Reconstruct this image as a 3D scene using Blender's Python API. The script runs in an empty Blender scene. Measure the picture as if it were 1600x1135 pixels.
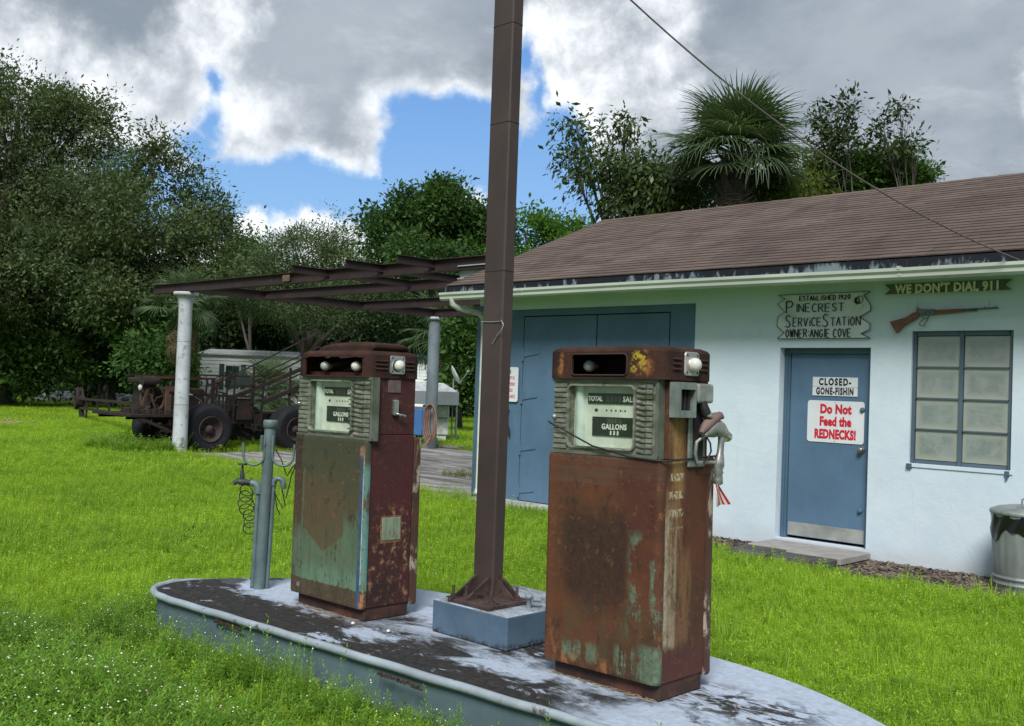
import bpy, bmesh, math, random
import numpy as np
from mathutils import Vector, Matrix, noise as mnoise

random.seed(7)
S = bpy.context.scene
R = math.radians

# ------------------------------------------------------------------ camera
cam_d = bpy.data.cameras.new('camera')
cam = bpy.data.objects.new('camera', cam_d)
S.collection.objects.link(cam)
M = Matrix(((0.71935, -0.00911, 0.69459, 0), (0.69370, -0.04225, -0.71903, 0), (0.03600, 0.99906, -0.02418, 0), (0, 0, 0, 1)))
q = M.to_quaternion(); q.normalize()
cam.matrix_world = Matrix.Translation((0, 0, 1.6)) @ q.to_matrix().to_4x4()
cam_d.sensor_width = 36; cam_d.lens = 36.0
cam_d.clip_start = 0.05; cam_d.clip_end = 3000
S.camera = cam

# ------------------------------------------------------------------ node helper
class NT:
    def __init__(s, tree): s.t = tree; s.n = tree.nodes; s.l = tree.links
    def new(s, kind, **kw):
        nd = s.n.new(kind)
        for k, v in kw.items(): setattr(nd, k, v)
        return nd
    def put(s, sock, v):
        if isinstance(v, bpy.types.NodeSocket): s.l.new(v, sock)
        elif isinstance(v, (tuple, list)):
            v = tuple(v)
            sock.default_value = v + (1,) if (len(v) == 3 and sock.type == 'RGBA') else v
        else:
            sock.default_value = (v, v, v) if sock.type == 'VECTOR' else v
    def m(s, op, a, b=0.0, c=0.0, clamp=False):
        nd = s.new('ShaderNodeMath', operation=op); nd.use_clamp = clamp
        s.put(nd.inputs[0], a); s.put(nd.inputs[1], b); s.put(nd.inputs[2], c)
        return nd.outputs[0]
    def mn(s, *a):
        r = a[0]
        for x in a[1:]: r = s.m('MINIMUM', r, x)
        return r
    def mx(s, *a):
        r = a[0]
        for x in a[1:]: r = s.m('MAXIMUM', r, x)
        return r
    def mul(s, *a):
        r = a[0]
        for x in a[1:]: r = s.m('MULTIPLY', r, x)
        return r
    def add(s, *a):
        r = a[0]
        for x in a[1:]: r = s.m('ADD', r, x)
        return r
    def inv(s, a): return s.m('SUBTRACT', 1.0, a)
    def ss(s, x, a, b, lo=0.0, hi=1.0):
        nd = s.new('ShaderNodeMapRange', interpolation_type='SMOOTHSTEP')
        s.put(nd.inputs[0], x); s.put(nd.inputs[1], a); s.put(nd.inputs[2], b)
        s.put(nd.inputs[3], lo); s.put(nd.inputs[4], hi)
        return nd.outputs[0]
    def lin(s, x, a, b, lo=0.0, hi=1.0):
        nd = s.new('ShaderNodeMapRange')
        s.put(nd.inputs[0], x); s.put(nd.inputs[1], a); s.put(nd.inputs[2], b)
        s.put(nd.inputs[3], lo); s.put(nd.inputs[4], hi)
        return nd.outputs[0]
    def mix(s, f, a, b, mode='MIX'):
        nd = s.new('ShaderNodeMix', data_type='RGBA', blend_type=mode)
        s.put(nd.inputs[0], f); s.put(nd.inputs[6], a); s.put(nd.inputs[7], b)
        return nd.outputs[2]
    def noise(s, vec=None, scale=5, detail=4, rough=.5, dist=0, off=0):
        nd = s.new('ShaderNodeTexNoise')
        if vec is not None:
            if off:
                v2 = s.new('ShaderNodeVectorMath', operation='ADD'); s.put(v2.inputs[0], vec); v2.inputs[1].default_value = (off, off*.7, off*1.3)
                vec = v2.outputs[0]
            s.put(nd.inputs['Vector'], vec)
        s.put(nd.inputs['Scale'], scale); s.put(nd.inputs['Detail'], detail)
        s.put(nd.inputs['Roughness'], rough); s.put(nd.inputs['Distortion'], dist)
        return nd.outputs[0]
    def voro(s, vec, scale=5, feature='F1', rnd=1.0):
        nd = s.new('ShaderNodeTexVoronoi', feature=feature)
        s.put(nd.inputs['Vector'], vec); s.put(nd.inputs['Scale'], scale)
        return nd.outputs['Distance'], (nd.outputs['Color'] if feature == 'F1' else None)
    def sep(s, vec):
        nd = s.new('ShaderNodeSeparateXYZ'); s.put(nd.inputs[0], vec)
        return nd.outputs[0], nd.outputs[1], nd.outputs[2]
    def comb(s, x, y, z):
        nd = s.new('ShaderNodeCombineXYZ'); s.put(nd.inputs[0], x); s.put(nd.inputs[1], y); s.put(nd.inputs[2], z)
        return nd.outputs[0]
    def scalev(s, vec, sc):
        nd = s.new('ShaderNodeVectorMath', operation='MULTIPLY'); s.put(nd.inputs[0], vec); nd.inputs[1].default_value = sc
        return nd.outputs[0]
    def obj(s): return s.new('ShaderNodeTexCoord').outputs['Object']
    def pos(s): return s.new('ShaderNodeNewGeometry').outputs['Position']
    def box(s, x, z, x0, x1, z0, z1, e=.01):
        return s.mul(s.ss(x, x0-e, x0+e), s.ss(x, x1-e, x1+e, 1, 0), s.ss(z, z0-e, z0+e), s.ss(z, z1-e, z1+e, 1, 0))

# ------------------------------------------------------------------ world
SUN_EL, SUN_AZ = 46.0, -56.0       # azimuth counter-clockwise from +X
W = bpy.data.worlds.new('World'); S.world = W; W.use_nodes = True
w = NT(W.node_tree); w.n.clear()
sky = w.new('ShaderNodeTexSky', sky_type='NISHITA')
sky.sun_disc = False; sky.sun_elevation = R(SUN_EL); sky.sun_rotation = R(90-SUN_AZ)
sky.air_density = 1.0; sky.dust_density = .4; sky.ozone_density = 2.0
D = w.new('ShaderNodeTexCoord').outputs['Generated']
nrm = w.new('ShaderNodeVectorMath', operation='NORMALIZE'); w.put(nrm.inputs[0], D); D = nrm.outputs[0]
dx, dy, dz = w.sep(D)
az = w.m('MULTIPLY', w.m('ARCTAN2', dy, dx), 180/math.pi)
el = w.m('MULTIPLY', w.m('ARCSINE', dz), 180/math.pi)
den = w.m('ADD', w.m('ABSOLUTE', dz), .22)
flat = w.comb(w.m('DIVIDE', dx, den), w.m('DIVIDE', dy, den), 0.0)
n1 = w.noise(flat, 1.6, 10, .58, .15)
n2 = w.noise(flat, 4.6, 10, .62, .25, off=3.1)
n3 = w.noise(D, 9, 9, .62, .2, off=7.7)
n4 = w.noise(D, 24, 8, .62, .2, off=1.9)
def cnoise(scale, detail, rough, off):
    nd = w.new('ShaderNodeTexNoise'); v2 = w.new('ShaderNodeVectorMath', operation='ADD'); w.put(v2.inputs[0], D); v2.inputs[1].default_value = (off, off*.3, off*1.7)
    w.put(nd.inputs['Vector'], v2.outputs[0]); w.put(nd.inputs['Scale'], scale); w.put(nd.inputs['Detail'], detail); w.put(nd.inputs['Roughness'], rough)
    sp = w.new('ShaderNodeSeparateColor'); w.l.new(nd.outputs['Color'], sp.inputs[0]); return sp.outputs
wa = cnoise(10, 4, .55, 2.0); wb = cnoise(38, 6, .65, 5.0)
h5 = lambda x, k: w.mul(w.m('SUBTRACT', x, .5), k)
azw = w.add(az, h5(wa[0], 4.6), h5(wb[0], 1.3)); elw = w.add(el, h5(wa[1], 2.8), h5(wb[1], 1.0))
def sdf(a, e, ra, re, A=None, E=None):
    u = w.m('DIVIDE', w.m('SUBTRACT', A or azw, a), ra); v = w.m('DIVIDE', w.m('SUBTRACT', E or elw, e), re)
    d = w.m('SQRT', w.add(w.mul(u, u), w.mul(v, v)))
    return w.mul(w.m('SUBTRACT', 1.0, d), min(ra, re))
# openings, cumulus heads and bright sunlit parts of the cloud deck: azimuth, elevation, radii (degrees)
GAPS = [(146.69, 9.56, 7.88, 2.1), (137.99, 12.03, 4.02, 3.6), (132.2, 11.28, 2.9, 4.2), (141.44, 9.31, 7.86, 2.2), (139.2, 14.6, 2.2, 1.4), (133.67, 17.9, .40, .75), (133.2, 16.0, .42, 1.3), (150.6, 15.85, .35, .6),
        (150.57, 13.52, .55, 1.2), (151.42, 11.92, 1.1, 1.0), (154.19, 10.6, 2.4, .9), (153.28, 8.12, 3.0, 1.9)]
CUMU = [(148.57, 8.1, 1.0, .95), (146.97, 7.9, 1.3, .95), (145.26, 8.2, 1.3, 1.1), (143.33, 7.8, 1.7, 1.0), (141.45, 7.4, 1.4, .8), (146.56, 6.2, 7, 1.4), (136.4, 10.0, .85, .75), (152.77, 11.2, .9, .25)]
BRIGHT = [(154.0, 13.9, 4.4, 3.0), (152.04, 17.06, 2.2, 1.8), (141.6, 13.7, 1.9, 2.6), (148.91, 14.02, 3.0, 1.8), (151.14, 18.91, 2.2, 2.0), (145.5, 11.6, 4.5, 1.2), (129.2, 17.0, 5.2, 4.2), (127.15, 20.04, 3.2, 2.2), (136.7, 15.7, 4.0, 1.1),
          (147.29, 7.56, 8.0, 2.6), (136.3, 10.09, 1.6, 1.5), (132.1, 19.0, 2.2, 2.9), (107.0, 15.5, 1.6, 1.6), (159.47, 15.5, 3, 2.2)]
gap = w.mx(*[sdf(*g) for g in GAPS])
A2 = w.add(az, h5(wa[0], 2.0), h5(wb[0], 1.7)); E2 = w.add(el, h5(wa[1], 1.2), h5(wb[1], 1.7))
cum = w.mx(*[sdf(*g, A2, E2) for g in CUMU])
F = w.mx(w.mul(gap, -1.0), cum)
alpha = w.ss(w.add(F, h5(n4, 1.3), h5(n3, .6)), -.42, .48)
A3 = w.add(az, h5(wa[2], 7.0), h5(wb[2], 3.0)); E3 = w.add(el, h5(wa[0], 4.0), h5(wb[1], 2.4))
bri = w.mx(*[w.ss(sdf(*g, A3, E3), -.9, 1.5) for g in BRIGHT])
puff = w.ss(w.add(h5(n3, 1.6), h5(n4, 1.0), .5), .12, .88)
edge = w.mul(w.ss(F, .0, 1.3, 1, 0), .5)
light = w.mn(w.add(w.mul(bri, w.lin(puff, 0, 1, .2, 1.25)), edge, w.mul(w.ss(n2, .5, .75), .22)), 1.0)
base = w.mix(w.ss(w.add(n1, h5(n3, .35)), .36, .64), (1.55, 1.86, 2.22), (2.45, 2.78, 3.18))
col = w.mix(light, base, (5.9, 6.15, 6.4))
blue = w.mix(.85, sky.outputs[0], w.mix(w.ss(el, 3, 22), (1.55, 2.9, 4.8), (.72, 1.85, 4.2)))
fin = w.mix(alpha, blue, col)
bg = w.new('ShaderNodeBackground'); w.put(bg.inputs[0], fin); bg.inputs[1].default_value = .1
wo = w.new('ShaderNodeOutputWorld'); w.l.new(bg.outputs[0], wo.inputs[0])

sun_d = bpy.data.lights.new('sun', 'SUN'); sun_d.energy = 2.2; sun_d.angle = R(22); sun_d.color = (1, .97, .92)
sun = bpy.data.objects.new('sun', sun_d); S.collection.objects.link(sun)
sv = Vector((math.cos(R(SUN_AZ))*math.cos(R(SUN_EL)), math.sin(R(SUN_AZ))*math.cos(R(SUN_EL)), math.sin(R(SUN_EL))))
sun.rotation_euler = sv.to_track_quat('Z', 'Y').to_euler(); sun.location = (0, 0, 30)
S.view_settings.view_transform = 'Standard'; S.view_settings.look = 'None'
S.view_settings.exposure = 0.85; S.view_settings.gamma = 1; S.view_settings.use_curve_mapping = False
S.cycles.max_bounces = 4; S.cycles.transparent_max_bounces = 8
S.cycles.sample_clamp_indirect = 4

# ------------------------------------------------------------------ objects
COL = S.collection
def link(o, parent=None):
    COL.objects.link(o)
    if parent is not None: o.parent = parent
    return o
def tag(o, label=None, cat=None, group=None, kind=None):
    if label: o['label'] = label
    if cat: o['category'] = cat
    if group: o['group'] = group
    if kind: o['kind'] = kind
    return o
def thing(name, label, cat, loc=(0, 0, 0), rz=0, group=None, parent=None):
    o = bpy.data.objects.new(name, None); o.empty_display_size = .2
    o.location = loc; o.rotation_euler = (0, 0, rz)
    link(o); return tag(o, label, cat, group)

class MB:
    """collects shapes, builds one mesh object"""
    def __init__(s): s.v = []; s.f = []; s.sm = []
    def add(s, vs, fs, smooth=False):
        b = len(s.v); s.v += [tuple(v) for v in vs]; s.f += [tuple(i+b for i in f) for f in fs]; s.sm += [smooth]*len(fs); return s
    def box(s, x0, x1, y0, y1, z0, z1, mat=None):
        vs = [(x, y, z) for z in (z0, z1) for y in (y0, y1) for x in (x0, x1)]
        if mat is not None: vs = [tuple(mat @ Vector(v)) for v in vs]
        return s.add(vs, [(0, 2, 3, 1), (4, 5, 7, 6), (0, 1, 5, 4), (2, 6, 7, 3), (0, 4, 6, 2), (1, 3, 7, 5)])
    def rbox(s, x0, x1, y0, y1, z0, z1, b=.01, seg=2, mat=None):
        bm = bmesh.new(); bmesh.ops.create_cube(bm, size=1)
        for v in bm.verts: v.co = Vector((x0+(v.co.x+.5)*(x1-x0), y0+(v.co.y+.5)*(y1-y0), z0+(v.co.z+.5)*(z1-z0)))
        bmesh.ops.bevel(bm, geom=bm.edges[:], offset=b, segments=seg, affect='EDGES', profile=.5)
        if mat is not None: bmesh.ops.transform(bm, matrix=mat, verts=bm.verts)
        bm.verts.index_update()
        s.add([v.co[:] for v in bm.verts], [[v.index for v in f.verts] for f in bm.faces]); bm.free(); return s
    def bar(s, p, q, w, h=None, up=(0, 0, 1)):
        """rectangular bar from p to q"""
        h = h or w; p = Vector(p); q = Vector(q); d = (q-p).normalized(); up = Vector(up)
        if abs(d.dot(up)) > .97: up = Vector((1, 0, 0))
        a = d.cross(up).normalized()*w/2; b = d.cross(a).normalized()*h/2
        vs = [p-a-b, p+a-b, p+a+b, p-a+b, q-a-b, q+a-b, q+a+b, q-a+b]
        return s.add(vs, [(0, 3, 2, 1), (4, 5, 6, 7), (0, 1, 5, 4), (1, 2, 6, 5), (2, 3, 7, 6), (3, 0, 4, 7)])
    def tube(s, pts, r, n=8, cap=True, smooth=True):
        pts = [Vector(p) for p in pts]; rs = r if isinstance(r, (list, tuple)) else [r]*len(pts)
        rings = []; ref = None
        for i, p in enumerate(pts):
            d = (pts[min(i+1, len(pts)-1)]-pts[max(i-1, 0)]).normalized()
            if ref is None: ref = Vector((0, 0, 1)) if abs(d.z) < .9 else Vector((1, 0, 0))
            a = (ref-d*ref.dot(d)).normalized(); ref = a; b = d.cross(a)
            rings.append([p+(a*math.cos(2*math.pi*k/n)+b*math.sin(2*math.pi*k/n))*rs[i] for k in range(n)])
        vs = [v for rg in rings for v in rg]; fs = []
        for i in range(len(pts)-1):
            for k in range(n):
                fs.append((i*n+k, i*n+(k+1) % n, (i+1)*n+(k+1) % n, (i+1)*n+k))
        s.add(vs, fs, smooth)
        if cap:
            s.add(rings[0], [tuple(range(n))[::-1]]); s.add(rings[-1], [tuple(range(n))])
        return s
    def lathe(s, prof, n=24, origin=(0, 0, 0), axis='Z', smooth=True, mat=None):
        vs = []
        for r, z in prof:
            for k in range(n):
                a = 2*math.pi*k/n; c, d = r*math.cos(a), r*math.sin(a)
                p = {'Z': (c, d, z), 'X': (z, c, d), 'Y': (d, z, c)}[axis]
                p = Vector(p)+Vector(origin)
                if mat is not None: p = mat @ p
                vs.append(p)
        fs = [(i*n+k, i*n+(k+1) % n, (i+1)*n+(k+1) % n, (i+1)*n+k) for i in range(len(prof)-1) for k in range(n)]
        return s.add(vs, fs, smooth)
    def prism(s, poly, z0, z1, axis='Z', smooth=False):
        n = len(poly)
        def P(a, b, c): return {'Z': (a, b, c), 'Y': (a, c, b), 'X': (c, a, b)}[axis]
        vs = [P(a, b, z0) for a, b in poly]+[P(a, b, z1) for a, b in poly]
        fs = [tuple(range(n))[::-1], tuple(range(n, 2*n))]+[(i, (i+1) % n, n+(i+1) % n, n+i) for i in range(n)]
        return s.add(vs, fs, smooth)
    def wall(s, path, z0, z1, t, closed=False):
        """vertical sheet of thickness t along an xy path (thickness to the left)"""
        n = len(path); out = []
        for i in range(n):
            a = Vector(path[(i-1) % n] if closed or i else path[i]); b = Vector(path[(i+1) % n] if closed or i < n-1 else path[i])
            d = (b-a).normalized(); out.append((path[i][0]-d.y*t, path[i][1]+d.x*t))
        m = n if closed else n-1
        vs = [(x, y, z) for z in (z0, z1) for x, y in path]+[(x, y, z) for z in (z0, z1) for x, y in out]
        fs = []
        for i in range(m):
            j = (i+1) % n
            fs += [(i, j, n+j, n+i), (2*n+j, 2*n+i, 3*n+i, 3*n+j), (n+i, n+j, 3*n+j, 3*n+i), (j, i, 2*n+i, 2*n+j)]
        if not closed: fs += [(0, n, 3*n, 2*n), (n-1, 3*n-1+0, 4*n-1, 2*n-1)]
        return s.add(vs, fs)
    def mesh(s, name):
        me = bpy.data.meshes.new(name); me.from_pydata(s.v, [], s.f)
        if any(s.sm): me.polygons.foreach_set('use_smooth', s.sm)
        me.update(); return me
    def obj(s, name, mat, parent=None, label=None, cat=None, fix=True, **kw):
        me = s.mesh(name)
        if fix:
            bm = bmesh.new(); bm.from_mesh(me); bmesh.ops.recalc_face_normals(bm, faces=bm.faces); bm.to_mesh(me); bm.free()
        if mat: me.materials.append(mat)
        o = bpy.data.objects.new(name, me); link(o, parent); return tag(o, label, cat, **kw)
def kids(o): return [c for c in COL.objects if c.parent == o]
def inst(name, me, loc, parent=None, rot=(0, 0, 0), scl=(1, 1, 1)):
    o = bpy.data.objects.new(name, me); o.location = loc; o.rotation_euler = rot; o.scale = scl
    return link(o, parent)
def text(name, body, size, mat, loc, parent=None, rot=(R(90), 0, 0), sx=1.0, sy=1.0, off=0.0, ext=.0008, align='CENTER', space=1.0):
    cu = bpy.data.curves.new(name, 'FONT'); cu.body = body; cu.size = size; cu.extrude = ext; cu.offset = off
    cu.align_x = align; cu.align_y = 'CENTER'; cu.space_character = space; cu.resolution_u = 3
    t = bpy.data.objects.new(name, cu); me = bpy.data.meshes.new_from_object(t); bpy.data.objects.remove(t)
    me.name = name; me.materials.clear(); me.materials.append(mat)
    o = bpy.data.objects.new(name, me); o.location = loc; o.rotation_euler = rot; o.scale = (sx, sy, 1)
    return link(o, parent)
def rounded(x0, x1, y0, y1, r, n=5):
    pts = []
    for cx, cy, a0 in ((x1-r, y0+r, -90), (x1-r, y1-r, 0), (x0+r, y1-r, 90), (x0+r, y0+r, 180)):
        for k in range(n+1):
            a = R(a0+90*k/n); pts.append((cx+r*math.cos(a), cy+r*math.sin(a)))
    return pts

# ------------------------------------------------------------------ materials
def pmat(name, col, rough=.7, metal=0.0, var=.25, vs=6, bump=.0, bs=40, col2=None, c2=(.5, .62), c2s=4, coord='O', spec=.5, stretch=(1, 1, 1)):
    m = bpy.data.materials.new(name); m.use_nodes = True; t = NT(m.node_tree)
    b = t.n['Principled BSDF']; v = t.obj() if coord == 'O' else t.pos(); v = t.scalev(v, stretch)
    n = t.noise(v, vs, 6, .6)
    c = t.mix(t.ss(n, .3, .7), tuple(x*(1-var) for x in col), tuple(min(1, x*(1+var)) for x in col))
    if col2: c = t.mix(t.ss(t.noise(v, c2s, 8, .65, .3, off=5.3), c2[0], c2[1]), c, col2)
    t.put(b.inputs['Base Color'], c)
    t.put(b.inputs['Roughness'], t.lin(n, .3, .7, rough-.08, min(1, rough+.08))); b.inputs['Metallic'].default_value = metal
    b.inputs['Specular IOR Level'].default_value = spec
    if bump:
        bn = t.new('ShaderNodeBump'); bn.inputs['Strength'].default_value = bump; bn.inputs['Distance'].default_value = .01
        t.put(bn.inputs['Height'], t.noise(v, bs, 6, .6, off=2.2)); t.l.new(bn.outputs[0], b.inputs['Normal'])
    return m
def shell(name, rough=.8, metal=0.0, spec=.4):
    m = bpy.data.materials.new(name); m.use_nodes = True; t = NT(m.node_tree); b = t.n['Principled BSDF']
    b.inputs['Roughness'].default_value = rough; b.inputs['Metallic'].default_value = metal; b.inputs['Specular IOR Level'].default_value = spec
    return m, t, b
def setbump(t, b, h, s=.3, d=.01):
    bn = t.new('ShaderNodeBump'); bn.inputs['Strength'].default_value = s; bn.inputs['Distance'].default_value = d
    t.put(bn.inputs['Height'], h); t.l.new(bn.outputs[0], b.inputs['Normal'])
def leafmat(name, col, var=.35, trans=.35, rough=.75, dead=None, wn=.35, light=None):
    m, t, b = shell(name, rough)
    oi = t.new('ShaderNodeAttribute', attribute_name='tint').outputs['Fac']
    p = t.pos(); n = t.noise(p, wn, 3, .5)
    c = t.mix(oi, tuple(x*(1-var) for x in col), tuple(x*(1+var*1.3) for x in col))
    c = t.mix(t.ss(n, .35, .7), c, tuple(x*y for x, y in zip(light or (1.35*col[0], 1.2*col[1], 1.0*col[2]), (1, 1, 1))))
    if dead: c = t.mix(t.m('GREATER_THAN', oi, dead[1]), c, dead[0])
    t.put(b.inputs['Base Color'], c)
    b.inputs['Specular IOR Level'].default_value = .12 if rough > .5 else .3
    tr = t.new('ShaderNodeBsdfTranslucent'); t.put(tr.inputs[0], t.mix(.5, c, (col[0]*2.2, col[1]*2.2, col[2]*.8)))
    ms = t.new('ShaderNodeMixShader'); ms.inputs[0].default_value = trans
    t.l.new(b.outputs[0], ms.inputs[1]); t.l.new(tr.outputs[0], ms.inputs[2])
    t.l.new(ms.outputs[0], t.n['Material Output'].inputs[0])
    return m
# ================================================================== the ground
def ground_mat():
    m, t, b = shell('ground_soil', .95, spec=.1); p = t.pos()
    n = t.noise(p, .35, 6, .6); n2 = t.noise(p, 9, 6, .7)
    c = t.mix(t.ss(n, .35, .65), (.055, .11, .015), (.09, .16, .02))
    c = t.mix(t.mul(t.ss(n2, .5, .75), .5), c, (.05, .05, .02))
    t.put(b.inputs['Base Color'], c); setbump(t, b, n2, .6, .03); return m
MB().add([(-600, -300, 0), (400, -300, 0), (400, 600, 0), (-600, 600, 0)], [(0, 1, 2, 3)]).obj('ground', ground_mat(), kind='structure')

def concrete_slab_mat():
    m, t, b = shell('weathered_concrete', .9, spec=.2); p = t.pos()
    st = t.scalev(p, (.7, 3.2, 1))
    n = t.noise(st, 1.3, 9, .68, .6); n2 = t.noise(p, 14, 6, .7)
    c = t.mix(t.ss(n, .38, .6), (.12, .115, .11), (.36, .35, .34))
    c = t.mix(t.mul(t.ss(n2, .45, .7), .4), c, (.1, .1, .095))
    t.put(b.inputs['Base Color'], c); setbump(t, b, t.add(n, n2), .4, .01); return m
slab_m = concrete_slab_mat()
MB().add([(-19.15, 10.0, .045), (-10.3, 9.72, .045), (-10.3, 17.3, .045), (-19.15, 17.3, .045), (-19.15, 10.0, -.05), (-10.3, 9.72, -.05), (-10.3, 17.3, -.05), (-19.15, 17.3, -.05)],
         [(0, 1, 2, 3), (4, 7, 6, 5), (0, 4, 5, 1), (1, 5, 6, 2), (2, 6, 7, 3), (3, 7, 4, 0)]).obj('concrete_pavement', slab_m, kind='structure')

apron_m = pmat('apron_concrete', (.42, .42, .41), .9, var=.2, vs=3, bump=.3, col2=(.16, .16, .15), c2=(.55, .7), c2s=3, coord='W')
MB().add([(-10.1, 9.42, 0), (-6.5, 9.3, 0), (-6.5, 9.93, 0), (-10.1, 9.93, 0), (-10.1, 9.45, .085), (-6.5, 9.33, .085), (-6.5, 9.93, .10), (-10.1, 9.93, .10)],
         [(0, 3, 2, 1), (4, 5, 6, 7), (0, 1, 5, 4), (1, 2, 6, 5), (2, 3, 7, 6), (3, 0, 4, 7)]).obj('concrete_path', apron_m, kind='structure')

mulch_m = pmat('mulch_soil', (.06, .045, .035), .95, var=.5, vs=14, bump=.8, bs=30, col2=(.14, .11, .09), coord='W', spec=.1)
poly = [(-6.6, 9.0), (-5.7, 8.8), (-5.6, 8.7), (-4.45, 8.6), (-3.95, 8.3), (-3.3, 8.45), (-2.4, 8.6), (3, 8.7), (3, 9.92), (-6.5, 9.92)]
MB().prism(poly, .0, .012).obj('mulch_bed', mulch_m, kind='structure')

# ------------------------------------------------------------------ scatter with geometry nodes
def proto_collection(name, objs):
    c = bpy.data.collections.new(name)
    for o in objs: c.objects.link(o)
    return c
def scatter(name, pts, rots, scls, idx, coll, **kw):
    me = bpy.data.meshes.new(name); n = len(pts)
    me.vertices.add(n); me.vertices.foreach_set('co', np.asarray(pts, np.float32).ravel())
    a = me.attributes.new('rot', 'FLOAT_VECTOR', 'POINT'); a.data.foreach_set('vector', np.asarray(rots, np.float32).ravel())
    a = me.attributes.new('scl', 'FLOAT_VECTOR', 'POINT'); a.data.foreach_set('vector', np.asarray(scls, np.float32).ravel())
    a = me.attributes.new('idx', 'INT', 'POINT'); a.data.foreach_set('value', np.asarray(idx, np.int32))
    o = bpy.data.objects.new(name, me); link(o)
    g = bpy.data.node_groups.new(name, 'GeometryNodeTree')
    g.interface.new_socket('Geometry', in_out='INPUT', socket_type='NodeSocketGeometry')
    g.interface.new_socket('Geometry', in_out='OUTPUT', socket_type='NodeSocketGeometry')
    gi = g.nodes.new('NodeGroupInput'); go = g.nodes.new('NodeGroupOutput')
    ci = g.nodes.new('GeometryNodeCollectionInfo'); ci.inputs['Collection'].default_value = coll
    ci.inputs['Separate Children'].default_value = True; ci.inputs['Reset Children'].default_value = True
    ip = g.nodes.new('GeometryNodeInstanceOnPoints'); ip.inputs['Pick Instance'].default_value = True
    def attr(nm, ty):
        x = g.nodes.new('GeometryNodeInputNamedAttribute'); x.data_type = ty; x.inputs[0].default_value = nm; return x.outputs[0]
    L = g.links.new
    L(gi.outputs[0], ip.inputs['Points']); L(ci.outputs[0], ip.inputs['Instance'])
    L(attr('idx', 'INT'), ip.inputs['Instance Index'])
    e = g.nodes.new('FunctionNodeEulerToRotation'); L(attr('rot', 'FLOAT_VECTOR'), e.inputs[0]); L(e.outputs[0], ip.inputs['Rotation'])
    L(attr('scl', 'FLOAT_VECTOR'), ip.inputs['Scale']); L(ip.outputs[0], go.inputs[0])
    md = o.modifiers.new('scatter', 'NODES'); md.node_group = g
    return tag(o, **kw)
rs = np.random.RandomState(11)
def blade_mesh(name, mat, n, rad, h0, h1, wd, lean, weeds=0, flowers=0, mats=()):
    V = []; F = []; MI = []; T = []
    def quadstrip(p, dirv, L, wdt, curve, tint, mi=0, seg=3):
        b = len(V); side = np.array([-dirv[1], dirv[0], 0.0])
        for k in range(seg+1):
            u = k/seg; out = curve*u*u*L; z = L*(u-.32*curve*u*u); ww = wdt*(1-u)**.7*.5 if k < seg else 0
            c = p+dirv*out+np.array([0, 0, z])
            if k < seg: V.append(c-side*ww); V.append(c+side*ww)
            else: V.append(c)
        for k in range(seg-1): F.append((b+2*k, b+2*k+1, b+2*k+3, b+2*k+2)); MI.append(mi); T.append(tint)
        F.append((b+2*seg-2, b+2*seg-1, b+2*seg)); MI.append(mi); T.append(tint)
    def leaf(c, d, up, L, wdt, tint, mi=0):
        b = len(V); s = np.cross(d, up); s /= np.linalg.norm(s)+1e-9
        V.extend([c, c+d*L*.5+s*wdt*.5, c+d*L, c+d*L*.5-s*wdt*.5]); F.append((b, b+1, b+2, b+3)); MI.append(mi); T.append(tint)
    for i in range(n):
        a = rs.rand()*6.283; r = rad*math.sqrt(rs.rand()); th = rs.rand()*6.283
        quadstrip(np.array([r*math.cos(a), r*math.sin(a), -.01]), np.array([math.cos(th), math.sin(th), 0]), h0+(h1-h0)*rs.rand()**1.5, wd*(.6+.8*rs.rand()), lean*(.2+rs.rand()), rs.rand())
    for i in range(weeds):
        a = rs.rand()*6.283; r = rad*math.sqrt(rs.rand()); p = np.array([r*math.cos(a), r*math.sin(a), 0.]); H = h1*(.6+.6*rs.rand())
        ln = np.array([rs.randn()*.18, rs.randn()*.18, 1.]); k = 4+int(H/.035)
        b = len(V); top = p+ln*H
        V.extend([p-[.0015, 0, 0], p+[.0015, 0, 0], top+[.001, 0, 0], top-[.001, 0, 0]]); F.append((b, b+1, b+2, b+3)); MI.append(0); T.append(.5)
        for j in range(k):
            c = p+ln*H*(j+1)/k; th = rs.rand()*6.283
            for sgn in (0, math.pi, 1.4, 4.5):
                d = np.array([math.cos(th+sgn), math.sin(th+sgn), .45+.3*rs.randn()]); d /= np.linalg.norm(d)
                leaf(c, d, np.array([0, 0, 1.]), .016+.022*rs.rand(), .005+.005*rs.rand(), .2+.8*rs.rand())
    for i in range(flowers):
        a = rs.rand()*6.283; r = rad*math.sqrt(rs.rand()); p = np.array([r*math.cos(a), r*math.sin(a), 0.]); H = h1*(.85+.6*rs.rand())
        ln = np.array([rs.randn()*.25, rs.randn()*.25, 1.]); top = p+ln*H
        b = len(V); V.extend([p-[.0012, 0, 0], p+[.0012, 0, 0], top+[.0008, 0, 0], top-[.0008, 0, 0]]); F.append((b, b+1, b+2, b+3)); MI.append(0); T.append(.3)
        q = .0038+.002*rs.rand(); b = len(V)
        V.extend([top+[q, 0, 0], top+[0, q, 0], top-[q, 0, 0], top-[0, q, 0], top+[0, 0, q*.9], top-[0, 0, q*.7]])
        for f in ((0, 1, 4), (1, 2, 4), (2, 3, 4), (3, 0, 4), (1, 0, 5), (2, 1, 5), (3, 2, 5), (0, 3, 5)): F.append(tuple(b+x for x in f)); MI.append(1); T.append(.5)
    me = bpy.data.meshes.new(name); me.from_pydata([tuple(v) for v in V], [], F)
    for mm in mats: me.materials.append(mm)
    me.polygons.foreach_set('material_index', MI)
    at = me.attributes.new('tint', 'FLOAT', 'FACE'); at.data.foreach_set('value', np.array(T, np.float32))
    return bpy.data.objects.new(name, me)
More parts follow.
